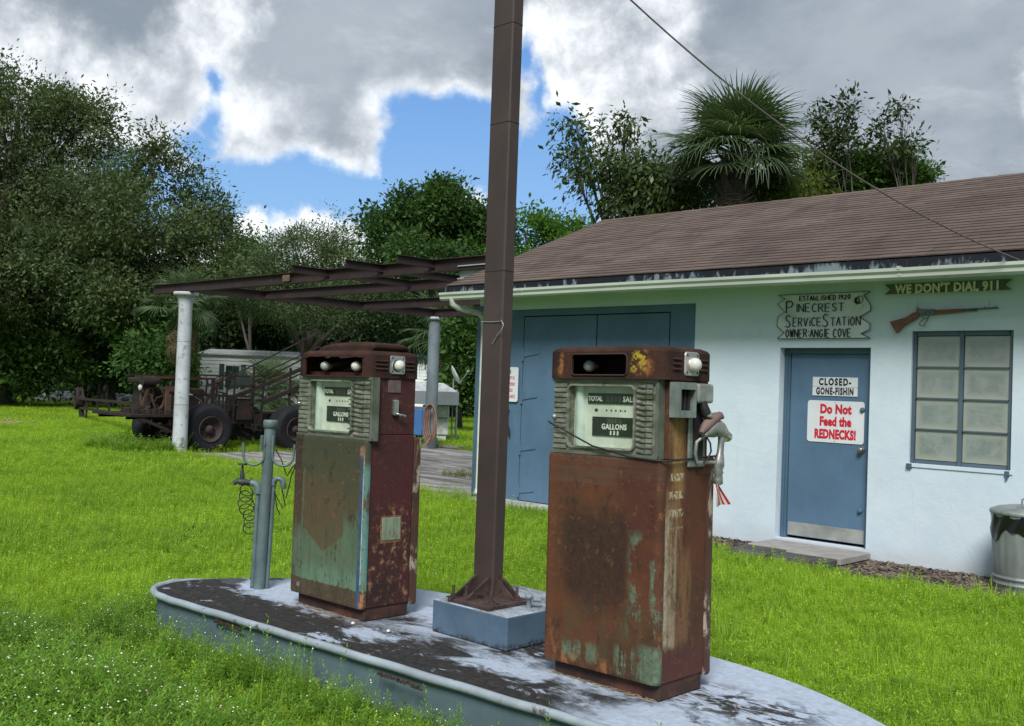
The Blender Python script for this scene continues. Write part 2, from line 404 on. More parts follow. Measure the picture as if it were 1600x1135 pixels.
def grass_material(name, col, col2, dry=(.30, .27, .08)):
    m, t, b = shell(name, .5, spec=.3)
    ti = t.new('ShaderNodeAttribute', attribute_name='tint').outputs['Fac']
    rnd = t.new('ShaderNodeObjectInfo').outputs['Random']
    p = t.pos(); n = t.noise(p, .42, 5, .65); n2 = t.noise(p, 2.2, 4, .6, off=4)
    c = t.mix(t.ss(n, .36, .60), tuple(x*.82 for x in col), col2)
    c = t.mix(t.mul(t.ss(n2, .5, .70), .6), c, tuple(x*y for x, y in zip(col, (.45, .55, .6))))
    c = t.mix(t.mul(t.ss(t.noise(p, 1.1, 6, .7, off=11), .58, .72), .45), c, (.36, .50, .08))
    c = t.mix(.6, c, t.mix(t.add(t.mul(ti, .7), t.mul(rnd, .3)), tuple(x*.5 for x in col), tuple(x*1.5 for x in col2)))
    c = t.mix(t.m('GREATER_THAN', ti, .95), c, dry)
    t.put(b.inputs['Base Color'], c)
    tr = t.new('ShaderNodeBsdfTranslucent'); t.put(tr.inputs[0], t.mix(1.0, c, (1.25, 1.15, .5), 'MULTIPLY'))
    ms = t.new('ShaderNodeMixShader'); ms.inputs[0].default_value = .5
    t.l.new(b.outputs[0], ms.inputs[1]); t.l.new(tr.outputs[0], ms.inputs[2]); t.l.new(ms.outputs[0], t.n['Material Output'].inputs[0])
    return m
grass_m = grass_material('grass_blades', (.18, .38, .03), (.39, .60, .055))
weed_m = grass_material('weed_leaves', (.13, .29, .04), (.24, .44, .06))
flower_m = pmat('white_flowers', (.8, .82, .72), .7, var=.05)
P_grass = [blade_mesh('grass_tuft', grass_m, 80, .13, .06, .17, .0052, .42, mats=(grass_m, flower_m)) for _ in range(3)]
P_grass += [blade_mesh('grass_tuft', grass_m, 70, .13, .05, .15, .005, .45, weeds=2, mats=(grass_m, flower_m)),
            blade_mesh('grass_tuft', grass_m, 66, .13, .05, .14, .005, .45, weeds=3, flowers=0, mats=(grass_m, flower_m)),
            blade_mesh('grass_tuft', grass_m, 30, .06, .12, .27, .008, .4, mats=(grass_m, flower_m))]
P_weed = [blade_mesh('weed_tuft', weed_m, 36, .13, .06, .16, .006, .6, weeds=16, mats=(weed_m, flower_m)),
          blade_mesh('weed_tuft', weed_m, 30, .13, .08, .20, .006, .6, weeds=15, flowers=1, mats=(weed_m, flower_m)),
          blade_mesh('weed_tuft', weed_m, 22, .11, .10, .26, .006, .5, weeds=13, flowers=2, mats=(weed_m, flower_m))]
ISLAND = [(-5.62, 2.955), (-5.0, 3.0), (-4.2, 3.045), (-3.4, 3.09), (-2.6, 3.14), (-2.0, 3.19), (-1.62, 3.27), (-1.38, 3.42), (-1.32, 3.6), (-1.42, 3.8), (-1.7, 4.04),
          (-2.05, 4.24), (-2.4, 4.37), (-2.85, 4.44), (-3.6, 4.48), (-4.4, 4.45), (-4.95, 4.36), (-5.4, 4.14), (-5.74, 3.86), (-5.95, 3.56), (-6.04, 3.3), (-5.98, 3.1), (-5.84, 2.99)]
def inpoly(x, y, poly):
    r = np.zeros(len(x), bool); n = len(poly)
    for i in range(n):
        (x1, y1), (x2, y2) = poly[i], poly[(i+1) % n]
        c = ((y1 > y) != (y2 > y)); xi = (x2-x1)*(y-y1)/((y2-y1) or 1e-9)+x1
        r ^= (c & (x < xi))
    return r
def blocked(x, y):
    b = inpoly(x, y, [(cx*1.005+.02, cy) for cx, cy in ISLAND])
    b |= (x > -19.1) & (x < -10.2) & (y > 10.05+rs.rand(len(x))*.08-.27*(x+19.1)/8.9) & (y < 17.2)
    b |= (x > -10.3) & (x < 3) & (y > 9.86) & (y < 16.8)
    b |= inpoly(x, y, [(-6.5, 9.25), (-5.7, 9.05), (-5.6, 8.72), (-4.45, 8.62), (-3.95, 8.4), (-3.3, 8.55), (-2.4, 8.7), (3, 8.8), (3, 9.95), (-6.6, 9.95)])
    b |= (x > -10.0) & (x < -6.5) & (y > 9.45)
    return b
def sector(r0, r1, n, a0=98, a1=171):
    r = np.sqrt(rs.rand(n)*(r1*r1-r0*r0)+r0*r0); a = np.radians(a0+(a1-a0)*rs.rand(n))
    x, y = r*np.cos(a), r*np.sin(a); k = ~blocked(x, y); return x[k], y[k]
def zscat(x, y, s0, s1, nidx, hs=1.0):
    n = len(x); s = s0+(s1-s0)*rs.rand(n)
    rot = np.stack([rs.randn(n)*.06, rs.randn(n)*.06, rs.rand(n)*6.283], 1)
    return np.stack([x, y, np.zeros(n)], 1), rot, np.stack([s, s, s*hs*(.75+.5*rs.rand(n))], 1), rs.randint(0, nidx, n)
def cat(*a): return [np.concatenate(z) for z in zip(*a)]
def clump(x, y, f=.6, seed=0):   # patchy density
    return np.array([mnoise.noise(Vector((a*f+seed, b*f, 0))) for a, b in zip(x, y)])
SETS = []
x, y = sector(2.2, 9, 26000); k = clump(x, y) > -.42; SETS.append(zscat(x[k], y[k], .7, 1.15, 5, .85))
x, y = sector(8.5, 17, 26000); SETS.append(zscat(x, y, .9, 1.5, 5, .8))
x, y = sector(16.5, 32, 30000, 130, 169); SETS.append(zscat(x, y, 1.4, 2.3, 5, .55))
x, y = sector(31, 62, 34000, 132, 166); SETS.append(zscat(x, y, 2.4, 4.2, 3, .3))
x, y = sector(2.2, 18, 5200); k = clump(x, y, 1.1, 9) > -.02; a = zscat(x[k], y[k], .6, 1.1, 1); a[3][:] = 5; SETS.append(a)
gc = proto_collection('grass_prototypes', P_grass)
scatter('grass', *cat(*SETS), gc, label='bright green lawn grass around the concrete island and out to the trees', cat='grass', kind='stuff')
WS = []
x, y = sector(2.1, 6.8, 9000); f = clump(x, y, .9, 4); front = (y < 3.2-.02*x) & (x < -1.6); k = front & (f > -.25+.9*np.clip((3.0-y)/2.2-.35, 0, 1)); a = zscat(x[k], y[k], .7, 1.15, 3, .95); a[2][:, 2] *= np.clip((2.95-a[0][:, 1])/.9, .35, 1); WS.append(a)
x, y = sector(4, 14, 6000); f = clump(x, y, .7, 14); k = f > .12; WS.append(zscat(x[k], y[k], .5, .85, 2, .7))
# taller growth against the island front and round its left end
n = 330; t_ = rs.rand(n); x = -6.0+3.9*t_; y = 2.93+.055*(x+5.6)-.03-.25*rs.rand(n)**1.3; a = zscat(x, y, .45, .85, 3, .8); WS.append(a)
n = 70; x = -6.0+4.2*rs.rand(n); y = 2.80+.055*(x+5.6)-.16*rs.rand(n); a = zscat(x, y, .55, .85, 3, 1.3); a[3][:] = 2; WS.append(a)
n = 60; x = -6.0-.35*rs.rand(n); y = 2.9+1.3*rs.rand(n); WS.append(zscat(x, y, .6, 1.0, 3, .9))
n = 260; x = -20.7+1.9*rs.rand(n); y = 8.9+1.2*rs.rand(n); k = ~blocked(x, y); WS.append(zscat(x[k], y[k], .9, 1.5, 3, .9))
n = 120; x = -6.4+4.5*rs.rand(n); y = 8.75+.25*rs.rand(n)-.25*np.sin((x+6.4)*1.2)**2; WS.append(zscat(x, y, .3, .6, 3, .6))
n = 26; x = -10+3.4*rs.rand(n); y = 9.33+.1*rs.rand(n); WS.append(zscat(x, y, .5, 1.0, 3, .9))
scatter('flowering_weeds', *cat(*WS), proto_collection('weed_prototypes', P_weed), label='leafy weeds dotted with tiny white flowers in front of the island', cat='weeds', kind='stuff')

# mulch chips
chip_m = pmat('mulch_chips', (.13, .10, .085), .9, var=.6, vs=3, coord='W', col2=(.34, .31, .27), c2=(.6, .63), c2s=30)
pc = []
for i in range(4):
    a = .5+.5*rs.rand(); pc.append(bpy.data.objects.new('mulch_chip', MB().add([(-.02, -.006, 0), (.02, -.008*a, .003), (.024, .007, 0), (-.018, .008, .004), (0, 0, .009)], [(0, 1, 4), (1, 2, 4), (2, 3, 4), (3, 0, 4), (3, 2, 1, 0)]).mesh('mulch_chip')))
    pc[-1].data.materials.append(chip_m)
n = 9000; x = -6.5+9*rs.rand(n); y = 8.55+1.35*rs.rand(n); k = inpoly(x, y, poly) & ~((x > -5.6) & (x < -4.45) & (y > 8.85)); x, y = x[k], y[k]; n = len(x)
scatter('mulch_chips', np.stack([x, y, np.full(n, .012)+.01*rs.rand(n)], 1), np.stack([rs.randn(n)*.3, rs.randn(n)*.3, rs.rand(n)*6.28], 1), np.repeat((.6+.9*rs.rand(n))[:, None], 3, 1), rs.randint(0, 4, n),
        proto_collection('chip_prototypes', pc), label='brown bark chips strewn along the foot of the white wall', cat='mulch', kind='stuff')
# ================================================================== service station building
def stucco():
    m, t, b = shell('white_stucco', .85, spec=.25); p = t.pos(); x, y, z = t.sep(p)
    n = t.noise(p, 1.2, 7, .6); n2 = t.noise(t.scalev(p, (6, 6, .8)), 1.2, 6, .7)
    c = t.mix(t.ss(n, .35, .65), (.55, .655, .75), (.61, .71, .79))
    # splash dirt near the ground and drip streaks below the eave
    c = t.mix(t.mul(t.ss(t.add(z, t.mul(n, .5)), .28, .5, 1, 0), t.ss(n, .35, .6), .4), c, (.42, .39, .34))
    c = t.mix(t.mul(t.ss(n2, .56, .72), .22), c, (.45, .47, .42))
    crk, _ = t.voro(t.add(p, 0) if False else p, 1.1, 'DISTANCE_TO_EDGE')
    c = t.mix(t.mul(t.ss(crk, 0, .004, 1, 0), t.ss(n, .5, .6), .5), c, (.4, .4, .4))
    t.put(b.inputs['Base Color'], c)
    setbump(t, b, t.add(t.noise(p, 2.6, 5, .6), t.mul(t.noise(p, 55, 4, .6), .14)), .5, .02); return m
wall_m = stucco()
def bluepaint(name='blue_paint', col=(.088, .158, .25), s=1.0):
    m, t, b = shell(name, .55, spec=.35); p = t.pos()
    n = t.noise(p, 1.4, 7, .65); n2 = t.noise(t.scalev(p, (9, 9, .7)), 2.2, 6, .7)
    c = t.mix(t.ss(n, .3, .7), tuple(v*.86 for v in col), tuple(v*1.12 for v in col))
    c = t.mix(t.mul(t.ss(n2, .58, .75), .35), c, tuple(v*1.7+.01 for v in col))
    t.put(b.inputs['Base Color'], c); setbump(t, b, n2, .12, .004); return m
blue_m = bluepaint(); trim_m = bluepaint('blue_trim_paint', (.07, .13, .19))
dark_m = pmat('dark_gap', (.02, .025, .03), .9, coord='W'); 
steel_m = pmat('brushed_steel', (.42, .42, .41), .45, .6, var=.15, vs=9, coord='W')
station = thing('service_station', 'low white stucco building with brown shingle roof, blue doors and barred steel window', 'building', (-5.0, 9.93, 0))
def at_station(o): o.matrix_parent_inverse = Matrix.Translation((5.0, -9.93, 0)); return o
YW = 9.93
EX1 = 2.2; EY1 = 16.1; T = .2
mb = MB()
def wbox(x0, x1, z0, z1): mb.box(x0, x1, YW, YW+T, z0, z1)
GX0, GX1, GZ1 = -10.12, -6.68, 2.65
DX0, DX1, DZ0, DZ1 = -5.585, -4.57, .10, 2.135
WX0, WX1, WZ0, WZ1 = -4.155, -3.215, 1.005, 2.295
wbox(-10.25, GX0, 0, 2.9); wbox(GX0, GX1, GZ1, 2.9); wbox(GX0, GX1, 0, .10)
wbox(GX1, DX0, 0, 2.9); wbox(DX0, DX1, DZ1, 2.9); wbox(DX0, DX1, 0, DZ0); wbox(DX1, WX0, 0, 2.9)
wbox(WX0, WX1, WZ1, 2.9); wbox(WX0, WX1, 0, WZ0); wbox(WX1, EX1, 0, 2.9)
at_station(mb.obj('front_wall', wall_m, station, fix=False))
mb = MB(); mb.prism([(YW+T, 0), (EY1, 0), (EY1, 2.75), (12.85, 4.2), (YW+T, 2.9)], -10.25, -10.05, 'X'); mb.prism([(YW+T, 0), (EY1, 0), (EY1, 2.75), (12.85, 4.2), (YW+T, 2.9)], EX1-.2, EX1, 'X')
mb.box(-10.05, EX1-.2, EY1-.2, EY1, 0, 2.7)
at_station(mb.obj('wall', wall_m, station))
# blue corner board on the left end and its panelled garage front
at_station(MB().box(-10.255, GX0-.0, YW-.018, YW-.002, .1, 2.72).box(-10.275, -10.257, YW-.018, YW+.35, .1, 2.72).obj('corner_board', trim_m, station))
gd = MB(); gd.box(GX0, GX1, YW+.05, YW+.07, .10, GZ1)
at_station(gd.obj('garage_backing', dark_m, station))
fr = MB(); fr.box(GX0+.003, -9.40, YW+.004, YW+.05, .102, GZ1-.003); fr.box(-7.03, GX1-.003, YW+.004, YW+.05, .102, GZ1-.003); fr.box(-9.398, -7.032, YW+.004, YW+.05, 2.562, GZ1-.003)
at_station(fr.obj('garage_frame', blue_m, station))
for x0, x1 in ((-9.385, -8.148), (-8.132, -7.045)):
    d = at_station(MB().rbox(x0, x1, YW+.0, YW+.048, .112, 2.548, b=.004, seg=1).obj('garage_door', blue_m, station))
    hb = (-9.37, 1) if x0 < -9 else (-7.06, -1)
    for z in (2.05, 1.48, .80, .24):
        h = MB(); xx, sgn = hb
        h.box(xx-.035, xx-.028+.018, YW-.012, YW-.001, z-.09, z+.09) if sgn > 0 else h.box(xx+.012, xx+.035, YW-.012, YW-.001, z-.09, z+.09)
        h.prism([(xx, z-.035), (xx+sgn*.26, z+.005), (xx+sgn*.26, z+.022), (xx, z+.035)], YW-.012, YW-.001, 'Y')
        h.tube([(xx-sgn*.005, YW-.012, z-.09), (xx-sgn*.005, YW-.012, z+.09)], .009, 6)
        for k in range(3): h.lathe([(.0, -.004), (.007, -.002), (.007, 0)], 6, (xx+sgn*(.04+.08*k), YW-.012, z+.004*k), 'Y')
        h.obj('strap_hinge', blue_m, d, fix=False)
at_station(MB().tube([(-9.62, YW-.005, 1.30), (-9.61, YW-.05, 1.26), (-9.60, YW-.05, 1.12), (-9.585, YW-.02, 1.0), (-9.57, YW-.02, .93)], [.018, .022, .018, .02, .008], 6).obj('door_pull', dark_m, station))

# entrance door
de = at_station(MB().box(DX0+.002, DX0+.072, YW+.10, YW+.19, DZ0, DZ1-.002).box(DX1-.062, DX1-.002, YW+.10, YW+.19, DZ0, DZ1-.002).box(DX0+.072, DX1-.062, YW+.10, YW+.19, DZ1-.06, DZ1-.002)
                .box(DX0+.03, DX0+.046, YW+.085, YW+.10, DZ0, DZ1-.03).obj('door_frame', trim_m, station))
door = at_station(MB().rbox(DX0+.076, DX1-.064, YW+.115, YW+.16, DZ0+.03, DZ1-.064, b=.003, seg=1).obj('entrance_door', blue_m, station))
def dpart(o): return o
DY = YW+.115
dpart(MB().box(DX0+.09, DX1-.075, DY-.004, DY-.0005, DZ0+.035, DZ0+.175).obj('kick_plate', pmat('kick_plate_metal', (.36, .37, .36), .5, .4, var=.2, vs=5, coord='W'), door))
sc_m = pmat('knob_steel', (.35, .35, .34), .3, .8)
for z, r, l in ((1.09, .03, .06), (1.50, .022, .03), (.47, .022, .03)):
    dpart(MB().lathe([(r*1.25, 0), (r*1.25, -.008), (r*.5, -.012), (r*.5, -l*.45), (r, -l*.6), (r*1.02, -l*.85), (r*.6, -l), (0, -l)], 16, (-4.69, DY-.001, z), 'Y').obj('door_knob' if l > .05 else 'dead_bolt', sc_m if l > .05 else trim_m, door, fix=True))
dpart(MB().box(DX0, DX1, YW-.03, YW+.16, .088, .10).obj('threshold', pmat('threshold_wood', (.25, .21, .17), .8, coord='W'), station))

# steel window: two casements of four panes
wf = MB()
for a in ((WX0+.002, WX0+.034), (WX1-.036, WX1-.002), (-3.705, -3.67)): wf.box(a[0], a[1], YW+.03, YW+.08, WZ0+.002, WZ1-.002)
for a0, a1 in ((WX0+.04, -3.71), (-3.665, WX1-.045)):
    wf.box(a0, a1, YW+.031, YW+.079, WZ1-.045, WZ1-.002); wf.box(a0, a1, YW+.031, YW+.079, WZ0+.002, WZ0+.035)
wsteel = bluepaint('window_frame_paint', (.085, .125, .165)); window = at_station(wf.obj('window', wsteel, station))
at_station(MB().box(WX0-.02, WX1+.02, YW-.012, YW-.001, WZ0-.035, WZ0-.003).obj('window_sill', wall_m, station))
def paneglass():
    m, t, b = shell('dirty_frosted_glass_reflection', .2, spec=.9); p = t.pos(); o = t.obj(); x, y, z = t.sep(o)
    ex = t.mn(t.m('ADD', x, .21), t.m('SUBTRACT', .21, x)); ez = t.mn(t.m('ADD', z, .145), t.m('SUBTRACT', .145, z))
    n = t.noise(p, 5, 6, .65); e = t.ss(t.add(t.mn(ex, ez), t.mul(n, .10)), .035, .13, 1, 0)
    c = t.mix(t.ss(n, .35, .65), (.20, .245, .235), (.28, .32, .30))
    w1 = t.noise(t.scalev(p, (1.0, 1, 1)), 2.3, 5, .6, 1.2, off=3); br = t.ss(t.m('ABSOLUTE', t.m('SUBTRACT', w1, .5)), 0, .018, 1, 0)  # dark wavy lines paint a reflection of tree branches
    c = t.mix(t.mul(br, .28), c, (.12, .14, .13))
    c = t.mix(t.mul(e, .75), c, (.40, .41, .35))
    t.put(b.inputs['Base Color'], c); t.put(b.inputs['Roughness'], t.lin(n, .3, .7, .08, .3)); return m
pg = paneglass()
zs = [WZ0+.035+(WZ1-.045-WZ0-.035)*k/4 for k in range(5)]
pm = MB().box(-.203, .203, -.002, .002, -.147, .147).mesh('pane'); pm.materials.append(pg)
for a0, a1 in ((WX0+.04, -3.71), (-3.665, WX1-.045)):
    for k in range(4):
        o = inst('pane', pm, ((a0+a1)/2, YW+.055, (zs[k]+zs[k+1])/2), window, scl=((a1-a0)/.406, 1, (zs[k+1]-zs[k]-.012)/.294)); dpart(o)
        if k: dpart(MB().box(a0, a1, YW+.034, YW+.07, zs[k]-.0075, zs[k]+.006).obj('glazing_bar', wsteel, window))
dpart(MB().rbox(-3.262, -3.22, YW-.02, YW+.02, .95, 1.0, b=.004, seg=1).box(-3.25, -3.235, YW-.022, YW-.005, .92, .955).obj('window_latch', trim_m, window))
at_station(MB().rbox(-4.17, -4.12, YW-.03, YW+.0, WZ0-.05, WZ0-.003, b=.004, seg=1).obj('sill_bracket', trim_m, station))
# near-black sheet stands in for the unlit interior behind panes and gaps
at_station(MB().box(-10.0, EX1-.3, YW+.22, YW+.24, .1, 2.8).obj('dark_interior_sheet', dark_m, station))

# roof: deck, ridge, rake boards, fascia, gutter and shingles
EYE, EZ, RY, RZ = 9.40, 2.95, 12.75, 4.33
RX0, RX1 = -10.38, 2.6
dirv = Vector((0, RY-EYE, RZ-EZ)); SL = dirv.length; dirv.normalize(); nv = Vector((0, -dirv.z, dirv.y))
def shingle_mat():
    m, t, b = shell('brown_asphalt_shingle', .92, spec=.15); p = t.pos()
    rnd = t.new('ShaderNodeAttribute', attribute_name='tint').outputs['Fac']; oi = t.new('ShaderNodeObjectInfo').outputs['Random']
    n = t.noise(p, .8, 7, .6); n2 = t.noise(p, 60, 4, .7); st = t.noise(t.scalev(p, (1.6, .5, 1)), 1.5, 6, .6, off=6)
    c = t.mix(t.ss(n, .3, .7), (.082, .060, .052), (.125, .094, .082))
    c = t.mix(t.mul(t.add(rnd, oi), .28), c, (.19, .148, .13))
    c = t.mix(t.mul(t.ss(st, .5, .7), .5), c, (.055, .045, .043))
    c = t.mix(t.mul(t.ss(n2, .5, .7), .3), c, (.22, .19, .17))
    t.put(b.inputs['Base Color'], c); setbump(t, b, n2, .5, .004); return m
sh_m = shingle_mat()
deck = MB(); th = .10
deck.prism([(EYE+.02, EZ-.012), (RY, RZ-.012), (2*RY-EYE, EZ-.012), (2*RY-EYE, EZ-.08), (RY, RZ-.14), (EYE+.02, EZ-.08)], RX0, RX1, 'X')
roof = at_station(deck.obj('roof', pmat('roof_board', (.05, .04, .035), .9, coord='W'), station))
EXPO = .125; nrow = int(SL/EXPO)
def shingle_mesh():
    L = .318; vs = []
    # local x along the eave, y up the slope, z off the roof: butt edge thick
    mbs = MB().add([(0, 0, .0), (L, 0, .0), (L, .17, 0), (0, .17, 0), (0, 0, .013), (L, 0, .013), (L, .17, .001), (0, .17, .001)], [(0, 1, 5, 4), (1, 2, 6, 5), (2, 3, 7, 6), (3, 0, 4, 7), (4, 5, 6, 7)])
    me = mbs.mesh('shingle'); me.materials.append(sh_m); return me
shm = shingle_mesh()
RM = Matrix(((1, 0, 0), (0, dirv.y, nv.y), (0, dirv.z, nv.z)))
cells = []
rr = random.Random(3)
camp = Vector((0, 0, 1.6))
for r_ in range(nrow+1):
    s0 = r_*EXPO-.008; off = -(r_ % 2)*.16-rr.random()*.03; x = RX0-.01+off
    while x < RX1:
        x0, x1 = max(x, RX0-.015), min(x+.318, RX1)
        if x1-x0 > .03:
            ss_ = min(s0, SL-.13); p = Vector((x0, EYE, EZ))+dirv*ss_+nv*(.006+rr.random()*.0025)
            cells.append(((p-camp).length-(0 if x0 < -2.6 and x0 > -8 else 6), p, (x1-x0)/.318, rr.random()))
        x += .322+rr.uniform(-.0015, .0015)
cells.sort(key=lambda c: c[0])
near, rest = cells[-0:0] or [], []
vis = [c for c in cells if -8.5 < c[1].x < -2.4]; vis.sort(key=lambda c: (c[1]-camp).length)
ids = set(id(c) for c in vis[:298]); near = [c for c in cells if id(c) in ids]; rest = [c for c in cells if id(c) not in ids]
rot_sh = RM.to_euler()
for _, p, sx, tn in near:
    o = inst('shingle', shm, p, roof, rot=rot_sh, scl=(sx, 1, 1))
V = []; F = []; T_ = []
base_v = [v.co.copy() for v in shm.vertices]; base_f = [tuple(p.vertices) for p in shm.polygons]
for _, p, sx, tn in rest:
    b_ = len(V); V += [tuple(p+RM @ Vector((v.x*sx, v.y, v.z))) for v in base_v]; F += [tuple(i+b_ for i in f) for f in base_f]; T_ += [tn*2]*5
me = bpy.data.meshes.new('shingle_field'); me.from_pydata(V, [], F); me.materials.append(sh_m)
me.attributes.new('tint', 'FLOAT', 'FACE').data.foreach_set('value', T_)
o = bpy.data.objects.new('shingle_field', me); link(o, roof); o['kind'] = 'stuff'
for k in range(43):   # ridge caps
    x0 = RX0+k*.302
    o = MB().add([(x0, RY-.13, RZ-.045), (x0+.32, RY-.13, RZ-.045), (x0+.32, RY, RZ+.014), (x0, RY, RZ+.02), (x0, RY+.13, RZ-.045), (x0+.32, RY+.13, RZ-.045),
                  (x0, RY-.13, RZ-.055), (x0, RY, RZ+.005), (x0, RY+.13, RZ-.055)], [(0, 1, 2, 3), (3, 2, 5, 4), (6, 0, 3, 7), (7, 3, 4, 8)]).obj('ridge_cap', sh_m, roof, fix=False)
at_station(MB().prism([(EYE, EZ-.01), (RY, RZ-.01), (2*RY-EYE, EZ-.01), (2*RY-EYE, EZ-.13), (RY, RZ-.15), (EYE, EZ-.13)], RX0-.022, RX0-.002, 'X').obj('rake_board', trim_m, station))
def fascia_mat():
    m, t, b = shell('mildewed_fascia', .7, spec=.3); p = t.pos(); x, y, z = t.sep(p)
    v = t.scalev(p, (1, 1, .35)); n = t.noise(v, 9, 7, .7, .3); n2 = t.noise(p, .9, 4, .5, off=3)
    k = t.ss(t.add(n, t.mul(t.m('SUBTRACT', n2, .5), .5), t.mul(t.m('SUBTRACT', EZ-.05, z), 1.4)), .52, .64)
    t.put(b.inputs['Base Color'], t.mix(k, (.010, .013, .02), (.17, .22, .25))); return m
at_station(MB().box(RX0, RX1, EYE+.0, EYE+.02, 2.855, EZ-.006).obj('fascia', fascia_mat(), station))
at_station(MB().box(RX0+.03, RX1, EYE+.06, YW-.002, 2.835, 2.85).obj('soffit', wall_m, station))
gut_m = pmat('gutter_paint', (.50, .55, .50), .4, .0, var=.12, vs=2.2, col2=(.27, .30, .24), c2=(.58, .75), c2s=5, coord='W', stretch=(.5, 1, 2))
gp = [(0, .0), (-.055, 0), (-.075, .02), (-.078, .05), (-.098, .075), (-.10, .105), (-.09, .105), (-.088, .08), (-.07, .055), (-.066, .025), (-.05, .01), (-.008, .01), (-.008, .105), (0, .105)]
gut = MB(); n = len(gp); xs = [-10.42, -7.2, -4.05, -.9, 2.6]; ver = []
for i, x in enumerate(xs):
    ver += [(x, EYE-.003+a, 2.752+b-.004*i+.006*math.sin(i*2.1)) for a, b in gp]
fs = [(i*n+k, i*n+(k+1) % n, (i+1)*n+(k+1) % n, (i+1)*n+k) for i in range(len(xs)-1) for k in range(n)]
gut.add(ver, fs); gut.add(ver[:n], [tuple(range(n))]); gut.add([(-10.42, EYE-.003, 2.752), (-10.42, EYE-.06, 2.752), (-10.42, EYE-.1, 2.855), (-10.42, EYE-.003, 2.855)], [(0, 1, 2, 3)])
at_station(gut.obj('gutter', gut_m, station, fix=False))
for x in (-8.9, -4.05, -1.2): at_station(MB().prism([(a*1.06, b*1.03-.002) for a, b in gp[:6]]+[(-.0, .1)], 0, .03, 'X').obj('gutter_joint', gut_m, station)).matrix_parent_inverse = Matrix.Translation((5.0+x, -9.93+EYE-.003, 2.752)) 
# downspout: elbow from the gutter outlet back to the corner, then down
at_station(MB().tube([(-10.2, EYE-.05, 2.78), (-10.2, EYE-.04, 2.70), (-10.16, EYE+.03, 2.655), (-10.12, YW-.14, 2.61), (-10.10, YW-.07, 2.54), (-10.10, YW-.06, 2.42)], .042, 10)
           .tube([(-10.10, YW-.062, 2.45), (-10.10, YW-.062, .22), (-10.07, YW-.12, .12)], .036, 10).obj('downspout', gut_m, station))
# grey steel lintel beam poking out through the gable
gb_m = pmat('grey_painted_steel', (.36, .39, .41), .6, .0, var=.2, vs=4, col2=(.16, .12, .1), c2=(.62, .7), c2s=7, coord='W')
bx = MB(); bx.box(-10.95, -10.1, 10.12, 10.24, 3.335, 3.35); bx.box(-10.95, -10.1, 10.12, 10.24, 3.15, 3.165); bx.box(-10.95, -10.1, 10.175, 10.185, 3.165, 3.335)
at_station(bx.obj('steel_beam_end', gb_m, station))
at_station(MB().rbox(-10.32, -10.277, 10.6, 10.72, .9, 1.4, b=.01).obj('meter_box', trim_m, station))

# ------------------------------------------------------------------ paver slabs at the door
pv_m = pmat('paver_concrete', (.30, .29, .28), .9, var=.15, vs=6, bump=.3, coord='W', spec=.2)
pv_d = pmat('mildewed_paver', (.085, .085, .08), .9, var=.3, vs=5, bump=.3, coord='W', col2=(.2, .2, .19), c2=(.6, .68), spec=.2)
pv = thing('door_step', 'low step of four concrete slabs laid in front of the blue door', 'step', (-5.05, 9.4, 0))
for x0, x1, y0, y1, mm in ((-5.58, -5.10, 9.37, 9.90, pv_m), (-5.08, -4.50, 9.25, 9.90, pv_m), (-5.56, -5.10, 8.86, 9.35, pv_d), (-5.08, -4.52, 8.95, 9.23, pv_d)):
    o = MB().rbox(x0, x1, y0, y1, .02, .085 if mm is pv_m else .078, b=.006, seg=1).obj('slab', mm, pv); o.matrix_parent_inverse = Matrix.Translation((5.05, -9.4, 0))
    if mm is pv_d: o['label'] = 'slab blackened with mildew'

# ------------------------------------------------------------------ signs on the building
white_s = pmat('sign_white', (.66, .70, .74), .45, var=.04, coord='W'); red_s = pmat('sign_red', (.55, .015, .035), .5, var=.06); blk_s = pmat('sign_black', (.012, .012, .014), .6, var=.1)
def letters(parent, body, size, mat, x, y, z, sx=1.0, off=0., space=1.0, align='CENTER', name='lettering'):
    return text(name, body, size, mat, (x, y, z), parent, sx=sx, off=off, space=space, align=align)
sg = thing('fishing_sign', 'small white board reading CLOSED - GONE-FISHIN high on the blue door', 'sign', (-5.0, DY-.006, 1.73))
ox = Vector(sg.location)
pb = MB()
pb.box(-.25, .25, -.003, .003, .0015, .10); pb.box(-.25, .25, -.003, .003, -.095, -.0015)
pb.obj('board', white_s, sg)
letters(sg, 'CLOSED-', .098, blk_s, .0, -.004, .048, sx=.74, off=.005, space=1.3)
letters(sg, 'GONE-FISHIN', .098, blk_s, .0, -.004, -.05, sx=.60, off=.005, space=1.2)
sg = thing('warning_sign', 'white rounded sign with red words Do Not Feed the REDNECKS! on the blue door', 'sign', (-4.985, DY-.006, 1.365))
MB().prism(rounded(-.315, .315, -.218, .218, .03), -.002, .002, 'Y').obj('board', white_s, sg)
letters(sg, 'Do Not', .128, red_s, -.0, -.003, .128, sx=.80, off=.0072, space=1.05)
letters(sg, 'Feed the', .128, red_s, .0, -.003, -.002, sx=.74, off=.0072, space=1.05)
letters(sg, 'REDNECKS!', .128, red_s, .0, -.003, -.135, sx=.66, off=.0074, space=1.06)
for z in (.2, -.2): MB().lathe([(.006, 0), (.006, -.003), (0, -.004)], 8, (0, -.002, z), 'Y').obj('rivet', steel_m, sg)
sg = thing('surveillance_sign', 'white notice in red and blue capitals beside the garage door hinges', 'sign', (-9.61, YW-.022, 1.645))
MB().prism(rounded(-.165, .165, -.232, .232, .03), -.002, .002, 'Y').obj('board', white_s, sg)
blu_s = pmat('sign_blue', (.06, .07, .3), .5)
